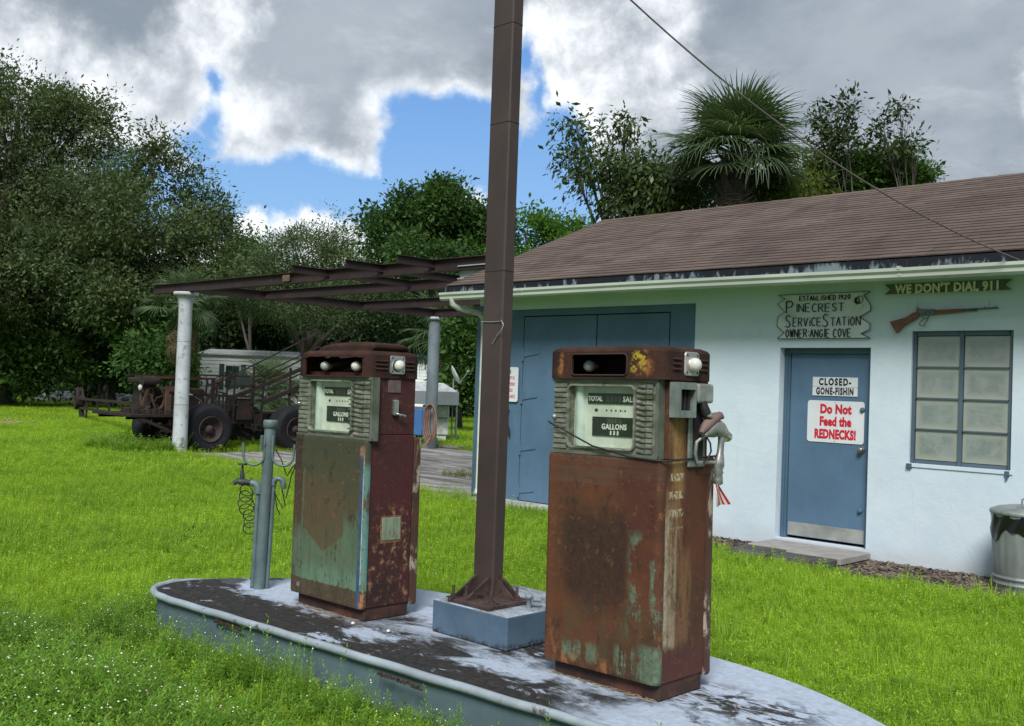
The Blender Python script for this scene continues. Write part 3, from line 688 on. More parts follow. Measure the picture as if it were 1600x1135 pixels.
for k, (tx, mm) in enumerate((('THIS', blu_s), ('PROPERTY IS', red_s), ('UNDER VIDEO', red_s), ('& AUDIO', red_s), ('SURVEILLANCE', red_s))):
    letters(sg, tx, .062, mm, .0, -.003, .165-.082*k, sx=.55, off=.0012)

# stroke lettering for the hand painted board
G = {'A': [[(0, 0), (.5, 1), (1, 0)], [(.2, .4), (.8, .4)]], 'B': [[(0, 0), (0, 1), (.7, .95), (.8, .75), (.6, .55), (0, .5)], [(.6, .55), (.95, .3), (.7, .02), (0, 0)]],
     'b': [[(0, 1), (0, 0), (.7, 0), (.9, .25), (.7, .5), (0, .5)]], 'C': [[(.95, .85), (.5, 1), (.1, .75), (.05, .3), (.4, 0), (.95, .12)]], 'D': [[(0, 0), (0, 1), (.6, .9), (.95, .5), (.6, .08), (0, 0)]],
     'E': [[(.9, 1), (0, 1), (0, 0), (.9, 0)], [(0, .5), (.75, .5)]], 'G': [[(.95, .85), (.5, 1), (.08, .7), (.05, .3), (.45, 0), (.95, .15), (.95, .45), (.55, .45)]], 'H': [[(0, 0), (0, 1)], [(1, 0), (1, 1)], [(0, .5), (1, .5)]],
     'I': [[(.5, 0), (.5, 1)]], 'i': [[(.5, 0), (.5, .7)], [(.5, .88), (.5, .95)]], 'L': [[(0, 1), (0, 0), (.9, 0)]], 'N': [[(0, 0), (0, 1), (1, 0), (1, 1)]], 'O': [[(.5, 1), (.08, .75), (.05, .3), (.5, 0), (.95, .3), (.92, .75), (.5, 1)]],
     'P': [[(0, 0), (0, 1), (.7, .97), (.95, .75), (.7, .5), (0, .46)]], 'R': [[(0, 0), (0, 1), (.7, .97), (.92, .75), (.7, .52), (0, .48)], [(.4, .5), (1, 0)]], 'S': [[(.92, .85), (.5, 1), (.1, .82), (.25, .57), (.75, .42), (.92, .2), (.5, 0), (.05, .12)]],
     'T': [[(0, 1), (1, 1)], [(.5, 1), (.5, 0)]], 'V': [[(0, 1), (.5, 0), (1, 1)]], 'W': [[(0, 1), (.27, 0), (.5, .8), (.73, 0), (1, 1)]], ':': [[(.5, .15), (.5, .25)], [(.5, .65), (.5, .75)]],
     '1': [[(.3, .8), (.5, 1), (.5, 0)]], '9': [[(.85, .65), (.5, .45), (.12, .7), (.5, 1), (.88, .8), (.7, 0)]], '2': [[(.08, .8), (.5, 1), (.9, .75), (.1, 0), (.95, 0)]], '0': [[(.5, 1), (.1, .7), (.1, .3), (.5, 0), (.9, .3), (.9, .7), (.5, 1)]]}
def stroke_line(mb, body, x0, x1, z0, h, r, caps=None, rnd=random.Random(5)):
    wd = [(.45 if c in 'Ii1:' else (.5 if c == ' ' else (1.5 if caps and i in caps else 1.0))) for i, c in enumerate(body)]
    sc = (x1-x0)/sum(wd); x = x0
    for i, c in enumerate(body):
        big = caps and i in caps; w_ = wd[i]*sc*.72; hh = h*(1.55 if big else 1)*(1+rnd.uniform(-.04, .04)); zz = z0+rnd.uniform(-.03, .03)*h-(0 if not big else .12*h)
        for st in G.get(c, []):
            pts = [(x+a*w_, -.0, zz+b*hh) for a, b in st]
            for p, q_ in zip(pts, pts[1:]): mb.bar(p, q_, .006, r*2*(1.2 if big else 1), up=(0, 1, 0))
        x += wd[i]*sc
sg = thing('name_board', 'hand lettered board the colour of the wall with notched ends above the blue door', 'sign', (-5.09, YW-.014, 2.465))
outl = [(-.52, .235), (.51, .235), (.44, .20), (.515, .10), (.515, .04), (.40, -.02), (.515, -.09), (.515, -.15), (.42, -.19), (.52, -.235), (-.52, -.235), (-.44, -.17), (-.53, -.10), (-.52, .0), (-.44, .05), (-.53, .14), (-.44, .19)]
board_m = pmat('faded_board', (.64, .70, .72), .8, var=.06, vs=5, coord='W', col2=(.48, .53, .50), c2=(.5, .7), c2s=3)
MB().prism(outl, -.009, .009, 'Y').obj('board', board_m, sg)
ink = MB()
for k in range(len(outl)):
    a, b_ = outl[k], outl[(k+1) % len(outl)]
    if k in (10, 11, 12, 13, 14, 15, 16): ww = .004
    else: ww = .009
    ink.bar((a[0], -.012, a[1]), (b_[0], -.012, b_[1]), .005, ww, up=(0, 1, 0))
ink.obj('outline', blk_s, sg, fix=False)
ink = MB()
stroke_line(ink, 'ESTAbliSHED 1920'.replace('l', 'L'), -.27, .31, .165, .048, .006)
stroke_line(ink, 'PINECREST', -.42, .25, .045, .085, .0088, caps=(0,))
stroke_line(ink, 'SERViCESTATiON', -.43, .43, -.105, .088, .0088, caps=(0, 7))
stroke_line(ink, 'OWNER:ANGIE COVE', -.42, .33, -.222, .085, .0085)
o = ink.obj('lettering', blk_s, sg, fix=False); o.location.y = -.013
ink = MB(); c0 = (.40, .155)
for k in range(26):
    a = k*.48; rr_ = .012+.034*random.random(); ink.bar((c0[0]-.03+rr_*.8*math.cos(a), -.013, c0[1]+rr_*math.sin(a)), (c0[0]-.03+rr_*.8*math.cos(a+1.1), -.013, c0[1]-.01+rr_*math.sin(a+1.1)), .005, .011*random.random()+.003, up=(0, 1, 0))
for k in range(12):
    a = k*math.pi/6; ink.bar((c0[0]+.035*math.cos(a), -.013, c0[1]+.04*math.sin(a)), (c0[0]+.035*math.cos(a+.55), -.013, c0[1]+.04*math.sin(a+.55)), .005, .004, up=(0, 1, 0))
ink.obj('emblem', blk_s, sg, fix=False)

sg = thing('banner_board', 'dark green ribbon board reading WE DON\'T DIAL 911 under the gutter', 'sign', (-3.835, YW-.012, 2.712))
outl = [(-.605, .052), (.605, .052), (.555, .0), (.605, -.052), (-.605, -.052), (-.55, .0)]
gm = pmat('green_shade_board', (.10, .13, .09), .85, var=.35, vs=7, coord='W'); cr_m = pmat('cream_paint', (.80, .77, .60), .8, var=.2, vs=30, coord='W', col2=(.20, .22, .14), c2=(.60, .66), c2s=26)  # board colour carries the green shade under the eave
MB().prism(outl, -.008, .008, 'Y').obj('board', gm, sg)
e = MB()
for k in (0, 1, 2, 3, 4, 5): 
    if k: e.bar((outl[k][0], -.0105, outl[k][1]), (outl[(k+1) % 6][0], -.0105, outl[(k+1) % 6][1]), .004, .005, up=(0, 1, 0))
e.obj('border', cr_m, sg, fix=False)
letters(sg, 'WE DON\'T DIAL 911', .118, cr_m, .005, -.010, -.006, sx=.84, off=.0055, space=1.1)

# ------------------------------------------------------------------ rifle cut-out
rf = thing('toy_rifle', 'wooden lever action rifle hung flat on the wall above the window', 'rifle', (-3.93, YW-.03, 2.46))
wood_m = pmat('rifle_wood', (.19, .075, .055), .6, var=.25, vs=12, stretch=(.3, 1, 2)); gun_m = pmat('gun_metal', (.13, .14, .15), .45, .5, var=.3, vs=20)
MB().prism([(-.435, -.072), (-.365, -.185), (-.30, -.115), (-.17, -.045), (-.13, .005), (-.16, .02), (-.21, .01), (-.28, -.035)], -.018, .018, 'Y').obj('stock', wood_m, rf)
MB().prism([(-.17, .045), (-.145, .055), (-.12, .045), (.0, .042), (.0, -.012), (-.10, -.015), (-.16, -.01), (-.175, .015)], -.016, .016, 'Y').tube([(-.16, .0, .05), (-.175, 0, .068)], .006, 6).obj('receiver', gun_m, rf)
MB().prism([(.0, .034), (.27, .040), (.27, .008), (.0, -.010)], -.014, .014, 'Y').obj('forend', wood_m, rf)
MB().tube([(.27, 0, .032), (.585, 0, .040)], .008, 8).tube([(.27, 0, .018), (.40, 0, .021)], .008, 8).tube([(.55, 0, .045), (.565, 0, .058)], .004, 5).tube([(.46, 0, .042), (.47, 0, .055)], .004, 5).obj('barrel', gun_m, rf)
MB().tube([(-.05, 0, -.012), (-.06, 0, -.04), (-.10, 0, -.05), (-.12, 0, -.02)], .004, 5).tube([(-.06, 0, -.045), (-.10, 0, -.115), (-.135, 0, -.115), (-.145, 0, -.09), (-.10, 0, -.045)], .0045, 5).obj('lever', gun_m, rf)
MB().tube([(-.17, .0, .05), (-.165, .01, .13)], .0015, 4).tube([(.5, 0, .045), (.505, .01, .12)], .0015, 4).obj('hanging_wire', gun_m, rf)

# ------------------------------------------------------------------ trash can
tin = pmat('galvanised_tin', (.26, .29, .29), .5, .35, var=.18, vs=6, col2=(.16, .18, .17), c2=(.55, .7), c2s=5, stretch=(1, 1, .4))
tc = thing('trash_can', 'ribbed galvanised trash can with a lid against the white wall', 'trash can', (-2.93, 9.52, .0))
body = MB(); N = 120; prof = [(.255, .01), (.258, .06), (.264, .065), (.264, .075), (.258, .08), (.26, .11), (.267, .115), (.267, .13), (.26, .135), (.262, .15), (.268, .18), (.278, .40), (.284, .62), (.286, .64), (.292, .65), (.292, .668), (.286, .672)]
vs = []
for r_, z_ in prof:
    for k in range(N):
        a = 2*math.pi*k/N; f = 1+.008*math.cos(a*24)*(1 if .16 < z_ < .63 else 0); vs.append((r_*f*math.cos(a), r_*f*math.sin(a), z_))
fs = [(i*N+k, i*N+(k+1) % N, (i+1)*N+(k+1) % N, (i+1)*N+k) for i in range(len(prof)-1) for k in range(N)]
body.add(vs, fs, True); body.add([v for v in vs[:N]], [tuple(range(N))]); body.obj('body', tin, tc)
MB().lathe([(.300, .664), (.304, .672), (.304, .692), (.292, .700), (.24, .722), (.235, .722), (.15, .738), (.0, .745)], 48).obj('lid', tin, tc)
MB().tube([(-.05, 0, .738), (-.05, 0, .785), (-.035, 0, .795), (.035, 0, .795), (.05, 0, .785), (.05, 0, .738)], .008, 8).obj('lid_handle', tin, tc)
bagm = bpy.data.materials.new('black_plastic_bag'); bagm.use_nodes = True; bb = bagm.node_tree.nodes['Principled BSDF']; bb.inputs['Base Color'].default_value = (.008, .008, .01, 1); bb.inputs['Roughness'].default_value = .22
bg_ = MB(); n = 40; vs = []; rows = 6
for j in range(rows):
    for k in range(n):
        a = math.radians(185+150*k/(n-1)); u = k/(n-1)
        drop = .13+.12*max(0, 1-abs(u-.27)/.16)+.05*max(0, 1-abs(u-.72)/.2)-.04*max(0, 1-u/.08)+.01*math.sin(u*40)
        r_ = .290+.006*math.sin(u*31+j*.7)+.0015*random.random(); vs.append((r_*math.cos(a), r_*math.sin(a), .662-drop*j/(rows-1)))
bg_.add(vs, [(j*n+k, j*n+k+1, (j+1)*n+k+1, (j+1)*n+k) for j in range(rows-1) for k in range(n-1)], True).obj('bag', bagm, tc, fix=False)
sd = tc.children if False else None

# old boards and edging at the building corner
lg_m = pmat('weathered_timber', (.17, .16, .14), .9, var=.35, vs=9, coord='W', bump=.5, stretch=(1, 1, 3))
lg = thing('timber_offcuts', 'pair of grey weathered timbers lying in the grass at the left building corner', 'timber', (-10.5, 9.5, 0))
for a, b_ in (((-10.85, 9.25, .03), (-10.05, 9.72, .12)), ((-10.6, 9.12, .03), (-9.98, 9.55, .10))):
    o = MB().bar(a, b_, .09, .07).obj('timber', lg_m, lg); o.matrix_parent_inverse = Matrix.Translation((10.5, -9.5, 0))
o = MB().add([(-11.3, 9.62, .01), (-10.6, 9.42, .01), (-10.55, 9.55, .01), (-11.25, 9.78, .01), (-11.3, 9.62, .055), (-10.6, 9.42, .06), (-10.55, 9.55, .06), (-11.25, 9.78, .05)], [(3, 2, 1, 0), (4, 5, 6, 7), (0, 1, 5, 4), (1, 2, 6, 5), (2, 3, 7, 6), (3, 0, 4, 7)]).obj('stone_kerb', lg_m, lg); o.matrix_parent_inverse = Matrix.Translation((10.5, -9.5, 0))

# overhead service wire
def sagline(p, q_, sag, n=24):
    p, q_ = Vector(p), Vector(q_); return [p.lerp(q_, i/n)-Vector((0, 0, sag*4*(i/n)*(1-i/n))) for i in range(n+1)]
cb_m = pmat('cable_sheath', (.10, .085, .08), .7)
MB().tube(sagline((-3.0, 9.37, 2.86), (-6.83, 3.18, 8.16), .85, 40), .008, 6).obj('overhead_wire', cb_m, label='thin dark service wire crossing the sky down to the gutter', cat='wire')
# ================================================================== concrete island
IZ = .30
def island_mat():
    m, t, b = shell('painted_island_top', .8, spec=.3); p = t.pos(); x, y, z = t.sep(p)
    st = t.scalev(p, (.85, 1.6, 1)); n = t.noise(st, 2.2, 9, .68, .4); nf = t.noise(st, 9, 7, .7, .6, off=3); n3 = t.noise(p, 30, 5, .7)
    # mildewed band along the front and round the plinth
    band = t.ss(t.add(y, t.mul(x, -.02), t.mul(t.m('SUBTRACT', n, .5), 1.1)), 3.48, 3.66, 1, 0)
    left = t.ss(t.add(x, t.mul(t.m('SUBTRACT', n, .5), 1.2)), -5.75, -5.5, 1, 0)
    right = t.ss(t.add(x, t.mul(t.m('SUBTRACT', n, .5), 1.0)), -2.75, -2.45, 1, 0)
    ringb = t.mul(t.box(x, y, -4.5, -3.2, 3.25, 4.3, .15), t.ss(n, .40, .56))
    d = t.mx(t.mul(band, right), t.mul(left, .9), ringb, t.mul(t.box(x, y, -2.6, -1.95, 3.6, 4.0, .12), t.ss(nf, .45, .55)), t.mul(t.ss(n, .60, .66), .8))
    holes = t.ss(t.add(nf, t.mul(t.m('SUBTRACT', n, .5), .6)), .60, .68)
    xw = t.add(x, t.mul(t.m('SUBTRACT', n, .5), .9)); yw = t.add(y, t.mul(t.m('SUBTRACT', nf, .5), .5))
    pale = t.mx(t.box(xw, yw, -5.7, -4.7, 3.42, 4.2, .05), t.box(xw, yw, -4.32, -4.0, 3.26, 3.44, .04), t.box(xw, yw, -3.6, -3.1, 3.36, 3.54, .05), t.box(xw, yw, -4.4, -4.1, 3.08, 3.16, .03))
    d = t.mul(d, t.inv(t.mul(pale, .95))); d = t.mul(d, t.inv(t.mul(holes, .92)))
    paint = t.mix(t.ss(n3, .3, .7), (.34, .41, .52), (.47, .54, .65)); paint = t.mix(t.mul(t.ss(nf, .5, .7), .4), paint, (.26, .29, .33))
    dirt = t.mix(t.ss(t.add(n3, t.mul(nf, .4)), .5, .95), (.014, .014, .015), (.045, .042, .040))
    c = t.mix(d, paint, dirt)
    rustst = t.mul(t.box(x, y, -5.1, -4.35, 3.35, 3.5, .06), t.ss(n3, .45, .6), .5)
    c = t.mix(rustst, c, (.12, .05, .025))
    t.put(b.inputs['Base Color'], c); t.put(b.inputs['Roughness'], t.mix(d, (.55,)*3, (.95,)*3))
    setbump(t, b, t.add(nf, t.mul(n3, .4)), .35, .006); return m
def island_side_mat(name='island_side_paint', col=(.095, .145, .168)):
    m, t, b = shell(name, .7, spec=.3); p = t.pos(); x, y, z = t.sep(p)
    n = t.noise(p, 3, 7, .65); v = t.noise(t.scalev(p, (5, 5, .5)), 2.0, 6, .7)
    c = t.mix(t.ss(n, .3, .7), tuple(k*.82 for k in col), tuple(k*1.15 for k in col))
    c = t.mix(t.mul(t.ss(v, .6, .72), t.ss(z, .05, .3), .85), c, (.03, .028, .025))
    c = t.mix(t.mul(t.ss(t.add(z, t.mul(n, .15)), .1, .18, 1, 0), .6), c, (.05, .055, .04))
    t.put(b.inputs['Base Color'], c); setbump(t, b, t.add(n, t.mul(t.noise(p, 40, 4, .6), .2)), .3, .01); return m
isl = thing('pump_island', 'raised concrete island with rounded ends and pipe edging carrying two old pumps', 'island', (-3.8, 3.75, 0))
def pisl(o): o.matrix_parent_inverse = Matrix.Translation((3.8, -3.75, 0)); return o
# smooth the outline
def smooth(poly, it=2):
    for _ in range(it):
        o = []
        for i in range(len(poly)):
            a, b = poly[i], poly[(i+1) % len(poly)]; o += [(a[0]*.75+b[0]*.25, a[1]*.75+b[1]*.25), (a[0]*.25+b[0]*.75, a[1]*.25+b[1]*.75)]
        poly = o
    return poly
SI = smooth(ISLAND, 2)
inner = [((x+3.75)*.992-3.75, (y-3.75)*.978+3.75) for x, y in SI]
pisl(MB().add([(x, y, 0) for x, y in inner]+[(x, y, IZ-.012) for x, y in inner], [(i, (i+1) % len(SI), len(SI)+(i+1) % len(SI), len(SI)+i) for i in range(len(SI))]).obj('side', island_side_mat(), isl))
pisl(MB().prism([(x, y) for x, y in inner], IZ-.012, IZ).obj('top', island_mat(), isl))
i0 = min(range(len(SI)), key=lambda i: (SI[i][0]+5.95)**2+(SI[i][1]-3.55)**2); order = [SI[(i0+k) % len(SI)] for k in range(len(SI))]
k1 = max(range(len(order)), key=lambda k: order[k][0]); rimpts = order[:k1+6]
rim_m = pmat('worn_rim_paint', (.33, .39, .44), .5, .2, var=.15, vs=5, col2=(.10, .075, .065), c2=(.60, .70), c2s=9, coord='W', bump=.2)
rp = []
for a, b_ in zip(rimpts, rimpts[1:]):
    for k in range(3): u = k/3; rp.append((a[0]*(1-u)+b_[0]*u, a[1]*(1-u)+b_[1]*u, IZ-.006+.0015*math.sin(len(rp)*.9)))
nr = len(rp); pisl(MB().tube([(x, y, z-(.022*max(0, 14-i)/14 if i < 14 else 0)) for i, (x, y, z) in enumerate(rp)], .021, 12).obj('rim_pipe', rim_m, isl))
rb_m = pmat('rust_scab', (.05, .025, .018), .9, var=.5, vs=40, bump=.8, coord='W')
for xx in (-5.1, -3.72):   # rusted out pockets below the rim
    yy = 2.99+.036*(xx+5.2); pk = MB()
    for k in range(60): a = random.uniform(0, .28); pk.bar((xx+a, yy-.012+random.uniform(-.006, .008), IZ-.035-random.random()*.012), (xx+a+.04*random.random(), yy-.012+random.uniform(-.006, .006), IZ-.03-random.random()*.02), .006)
    pisl(pk.obj('rust_scale', rb_m, isl, fix=False))

# concrete plinth
pl_m = island_side_mat('plinth_paint', (.16, .235, .30)); 
def plinth_mat():
    m, t, b = shell('plinth_paint_blue', .75, spec=.3); p = t.pos(); x, y, z = t.sep(p)
    n = t.noise(p, 5, 7, .65); v = t.noise(t.scalev(p, (6, 6, .5)), 2.0, 6, .7); f = t.noise(p, 45, 5, .7)
    c = t.mix(t.ss(n, .3, .7), (.062, .108, .165), (.095, .15, .215))
    c = t.mix(t.mul(t.ss(v, .56, .7), .55), c, (.09, .12, .14))
    c = t.mix(t.mul(t.ss(t.add(z, t.mul(t.m('SUBTRACT', n, .5), .16)), .315, .35, 1, 0), t.ss(f, .42, .52)), c, (.035, .035, .035))
    top = t.ss(z, .4655, .4695); tc_ = t.mix(t.ss(t.add(n, t.mul(f, .5)), .55, .95), (.42, .49, .57), (.10, .10, .10))
    c = t.mix(top, c, tc_)
    t.put(b.inputs['Base Color'], c); setbump(t, b, t.add(n, t.mul(f, .3)), .3, .008); return m
MB().rbox(-4.05, -3.50, 3.655, 4.30, IZ+.001, .470, b=.008).obj('plinth', plinth_mat(), label='blue painted concrete block under the steel column, between the pumps', cat='concrete block')

# ------------------------------------------------------------------ steel column
col_m = pmat('brown_primer_steel', (.052, .036, .033), .62, .0, var=.14, vs=3, col2=(.045, .03, .026), c2=(.6, .72), c2s=6, bump=.12, bs=25, coord='W')
rp_m = pmat('rusty_plate', (.060, .036, .031), .85, var=.35, vs=14, bump=.6, coord='W', col2=(.02, .015, .014), c2=(.5, .62), c2s=12)
cl = thing('steel_column', 'tall brown steel box column bolted to the blue concrete block', 'column', (-3.84, 3.90, .470))
cx0, cx1, cy0, cy1 = -.125, .0275, -.037, .155   # relative
cx0, cx1, cy0, cy1 = -3.968+3.84, -3.815+3.84, 3.863-3.90, 3.945-3.90
HT = 5.2
MB().prism(rounded(cx0, cx1, cy0, cy1, .012, 3), .012, HT).obj('shaft', col_m, cl)
for z_ in (2.55, 3.085, 1.28+.47, ):
    MB().prism(rounded(cx0-.0012, cx1+.0012, cy0-.0012, cy1+.0012, .012, 3), z_, z_+.0035).obj('seam', pmat('seam_dark', (.015, .012, .012), .9), cl)
MB().rbox(-3.955+3.84, -3.65+3.84, 3.672-3.90, 3.99-3.90, .001, .022, b=.003, seg=1).obj('base_plate', rp_m, cl)
for (ax, ay, bx_, by_) in ((-3.93, 3.863, -3.93, 3.70), (-3.835, 3.863, -3.835, 3.70), ):
    ax += 3.84; bx_ += 3.84; ay -= 3.90; by_ -= 3.90
    o = MB().prism([(ay, .022), (by_, .022), (by_, .035), (ay-.015, .125), (ay, .125)], ax-.006, ax+.006, 'X').obj('gusset', rp_m, cl)
for ay in (3.885, 3.93): MB().prism([(cx1, .022), (cx1+.135, .022), (cx1+.135, .035), (cx1+.015, .118), (cx1, .118)], ay-3.90-.006, ay-3.90+.006, 'Y').obj('gusset', rp_m, cl)
for bx_, by_ in ((-3.885, 3.74), (-3.70, 3.74), (-3.70, 3.93), (-3.94, 3.70)):
    bx_ += 3.84; by_ -= 3.90
    MB().prism([(bx_-.028, by_-.028), (bx_+.028, by_-.028), (bx_+.028, by_+.028), (bx_-.028, by_+.028)], .022, .027).lathe([(.016, .027), (.016, .042), (.0, .042)], 6, (bx_, by_, 0), smooth=False).lathe([(.008, .04), (.008, .085), (0, .086)], 10, (bx_, by_, 0)).obj('anchor_bolt', rp_m, cl)
MB().lathe([(.014, 0), (.014, .05), (.02, .052), (.02, .07), (.0, .072)], 12, (.255, .0, 0)).tube([(.265, .02, .045), (.29, .05, .04)], .012, 8).obj('pipe_stub', pmat('grey_pipe', (.18, .22, .25), .6), cl, label='grey capped pipe stub beside the plate')
wr = pmat('galvanised_wire', (.5, .5, .48), .4, .6)
zw = 1.46
MB().tube([(cx0-.002, cy0-.004, zw+.02), ((cx0+cx1)/2, cy0-.005, zw+.018), (cx1-.01, cy0-.006, zw+.02), (cx1+.012, cy0-.02, zw+.025), (cx1+.03, cy0-.02, zw), (cx1+.012, cy0-.018, zw-.03), (cx1-.02, cy0-.012, zw-.05), (cx1-.05, cy0-.008, zw-.085), (cx1-.062, cy0-.007, zw-.10)], .0022, 5).obj('tie_wire', wr, cl)

# ------------------------------------------------------------------ pump materials (object coordinates, metres, pump origin at its foot)
def pump_front_mat(kind):
    m, t, b = shell('rusted_panel_'+kind, .75, spec=.35); v = t.obj(); x, y, z = t.sep(v)
    big = t.noise(v, 3.0, 7, .62); med = t.noise(t.scalev(v, (1.6, 1.6, .55)), 9, 8, .68, .3, off=2); fine = t.noise(v, 60, 5, .7, off=5); strk = t.noise(t.scalev(v, (9, 9, .9)), 2.2, 7, .72, off=8); gr = t.noise(v, 38, 8, .8, .3, off=12)
    med = t.add(med, t.mul(t.m('SUBTRACT', gr, .5), .35)); strk = t.add(strk, t.mul(t.m('SUBTRACT', gr, .5), .35))
    hz = t.noise(t.scalev(v, (.25, .25, 7)), 3.5, 5, .6, off=1)
    jx = t.add(x, t.mul(t.m('SUBTRACT', med, .5), .05)); jz = t.add(z, t.mul(t.m('SUBTRACT', med, .5), .10))
    if kind == 'right':
        c = t.mix(t.ss(t.add(big, t.mul(t.m('SUBTRACT', gr, .5), .4)), .35, .62), (.115, .040, .018), (.062, .031, .016))
        c = t.mix(t.mul(t.ss(hz, .5, .62), t.ss(z, .75, .9), .5), c, (.09, .065, .05))
        redz = t.mul(t.box(jx, z, .08, .33, .42, 1.02, .06), t.ss(big, .35, .6)); c = t.mix(t.mul(redz, .7), c, (.075, .020, .016))
        c = t.mix(t.mul(t.ss(jx, -.30, -.2, 1, 0), .6), c, (.135, .048, .020))
        # ghost of a shield emblem
        zl = t.add(.30, t.mul(t.m('ABSOLUTE', t.add(x, .02)), .55))
        shd = t.mul(t.ss(jx, -.235, -.165), t.ss(jx, .125, .185, 1, 0), t.ss(t.m('SUBTRACT', jz, zl), -.06, .06), t.ss(jz, .68, .84, 1, 0), t.ss(t.add(med, z), .55, .95, .75, 1))
        c = t.mix(t.mul(shd, .78), c, t.mix(t.ss(gr, .4, .62), (.016, .012, .011), (.045, .024, .016)))
        olive = t.mul(t.box(jx, jz, -.3, .3, .08, .36, .08), t.ss(med, .42, .6)); c = t.mix(t.mul(olive, .55), c, (.07, .062, .03))
        g1 = t.mul(t.box(jx, jz, .175, .235, .24, .70, .03), t.ss(t.add(med, t.mul(t.m('SUBTRACT', big, .5), .5)), .52, .60)); g2 = t.mul(t.box(jx, jz, -.2, .0, .095, .175, .02), t.ss(strk, .45, .55)); g3 = t.mul(t.box(jx, jz, .22, .34, .07, .22, .02), t.ss(strk, .38, .5))
        g4 = t.mul(t.box(jx, jz, .285, .34, .07, .6, .012), t.ss(med, .54, .60)); g5 = t.mul(t.box(jx, jz, .1, .2, .08, .2, .02), t.ss(strk, .5, .56))
        c = t.mix(t.mul(t.mx(g1, g2, g3, g4, g5), .75), c, t.mix(t.ss(gr, .4, .6), (.075, .13, .08), (.14, .22, .15)))
        org = t.mul(t.mx(t.box(jx, jz, -.33, .12, .06, .13, .02), t.box(jx, jz, -.33, -.22, .1, .22, .03)), t.ss(med, .47, .6)); c = t.mix(t.mul(org, .8), c, (.30, .12, .045))
    else:
        c = t.mix(t.ss(t.add(big, t.mul(t.m('SUBTRACT', gr, .5), .4)), .35, .62), (.085, .048, .026), (.055, .040, .024))
        drk = t.mx(t.mul(t.ss(jz, .70, .9), t.ss(hz, .42, .56), .9), t.mul(t.ss(jz, .55, .95), .55)); c = t.mix(drk, c, (.024, .020, .017))
        grn = t.mul(t.ss(t.add(jz, t.mul(t.ss(x, -.1, .3), -.12)), .36, .54, 1, 0), t.ss(jx, -.36, -.2, .35, 1), t.ss(jz, .155, .165), t.ss(t.add(med, t.mul(t.m('SUBTRACT', .5, z), .35)), .40, .5))
        c = t.mix(t.mul(grn, .88), c, t.mix(t.ss(strk, .38, .62), (.085, .165, .105), (.14, .25, .175)))
        zl = t.add(.335, t.mul(t.m('ABSOLUTE', t.add(x, .02)), .62), t.mul(t.m('SUBTRACT', gr, .5), .05))
        shd = t.mul(t.ss(x, -.222, -.214), t.ss(x, .155, .163, 1, 0), t.ss(t.m('SUBTRACT', z, zl), -.014, .014), t.ss(jz, .62, .8, 1, 0))
        c = t.mix(t.mul(shd, t.ss(t.add(med, t.mul(gr, .3)), .45, .8, .55, .95)), c, t.mix(t.ss(fine, .3, .7), (.095, .040, .020), (.13, .058, .030)))
        ed = t.mul(t.mx(t.mul(t.box(x, z, -.235, -.222, .45, .8, .004), .6), t.mul(t.ss(t.m('ABSOLUTE', t.m('SUBTRACT', t.m('SUBTRACT', z, zl), -.008)), 0, .01, 1, 0), t.ss(x, -.222, -.214), t.ss(x, .155, .163, 1, 0), .5))); c = t.mix(ed, c, (.16, .20, .11))
        c = t.mix(t.mul(t.ss(jx, -.24, -.26, 1, 0), t.ss(z, .2, .3), .5), c, (.07, .085, .045))
        c = t.mix(t.mul(t.ss(z, .16, .165, 1, 0), .85), c, t.mix(t.ss(med, .4, .6), (.06, .05, .03), (.09, .07, .045)))
        strp = t.mul(t.ss(x, .292, .296), t.ss(x, .318, .322, 1, 0), t.ss(z, .93, .95, 1, 0)); c = t.mix(t.mul(strp, t.lin(t.ss(med, .50, .62), 0, 1, 1, .35)), c, (.025, .085, .19))
        cy = t.mul(t.ss(x, .325, .329), t.ss(z, .80, .88, 1, 0), t.ss(z, .15, .17), t.ss(med, .38, .5)); c = t.mix(t.mul(cy, .85), c, (.10, .25, .23))
        oc = t.mul(t.mx(t.box(x, z, .318, .36, .07, .155, .01), t.box(x, z, .29, .325, .90, .95, .01)), t.ss(med, .4, .55)); c = t.mix(t.mul(oc, .8), c, (.42, .19, .09))
        wt = t.mul(t.box(x, z, .322, .326, .2, .9, .002), t.ss(strk, .45, .6)); c = t.mix(wt, c, (.5, .5, .42))
        nm = t.mul(t.box(x, z, -.265, -.235, .11, .135, .004), t.ss(fine, .4, .5)); c = t.mix(t.mul(nm, .6), c, (.3, .3, .25))
    s1 = t.noise(v, 24, 9, .82, .2, off=21); s2 = t.noise(t.scalev(v, (1, 1, .6)), 16, 9, .82, .2, off=27)
    c = t.mix(t.mul(t.ss(s1, .55, .60), t.ss(big, .4, .6, .15, .55)), c, (.24, .095, .035)); c = t.mix(t.mul(t.ss(s2, .56, .61), .6), c, (.022, .015, .012))
    c = t.mix(t.mul(t.ss(strk, .58, .72), .35), c, (.03, .02, .016))
    c = t.mix(t.mul(t.ss(fine, .60, .72), .25), c, (.17, .08, .035))
    t.put(b.inputs['Base Color'], c); t.put(b.inputs['Roughness'], t.lin(big, .3, .7, .62, .85)); setbump(t, b, t.add(fine, t.mul(med, .8)), .3, .004); return m
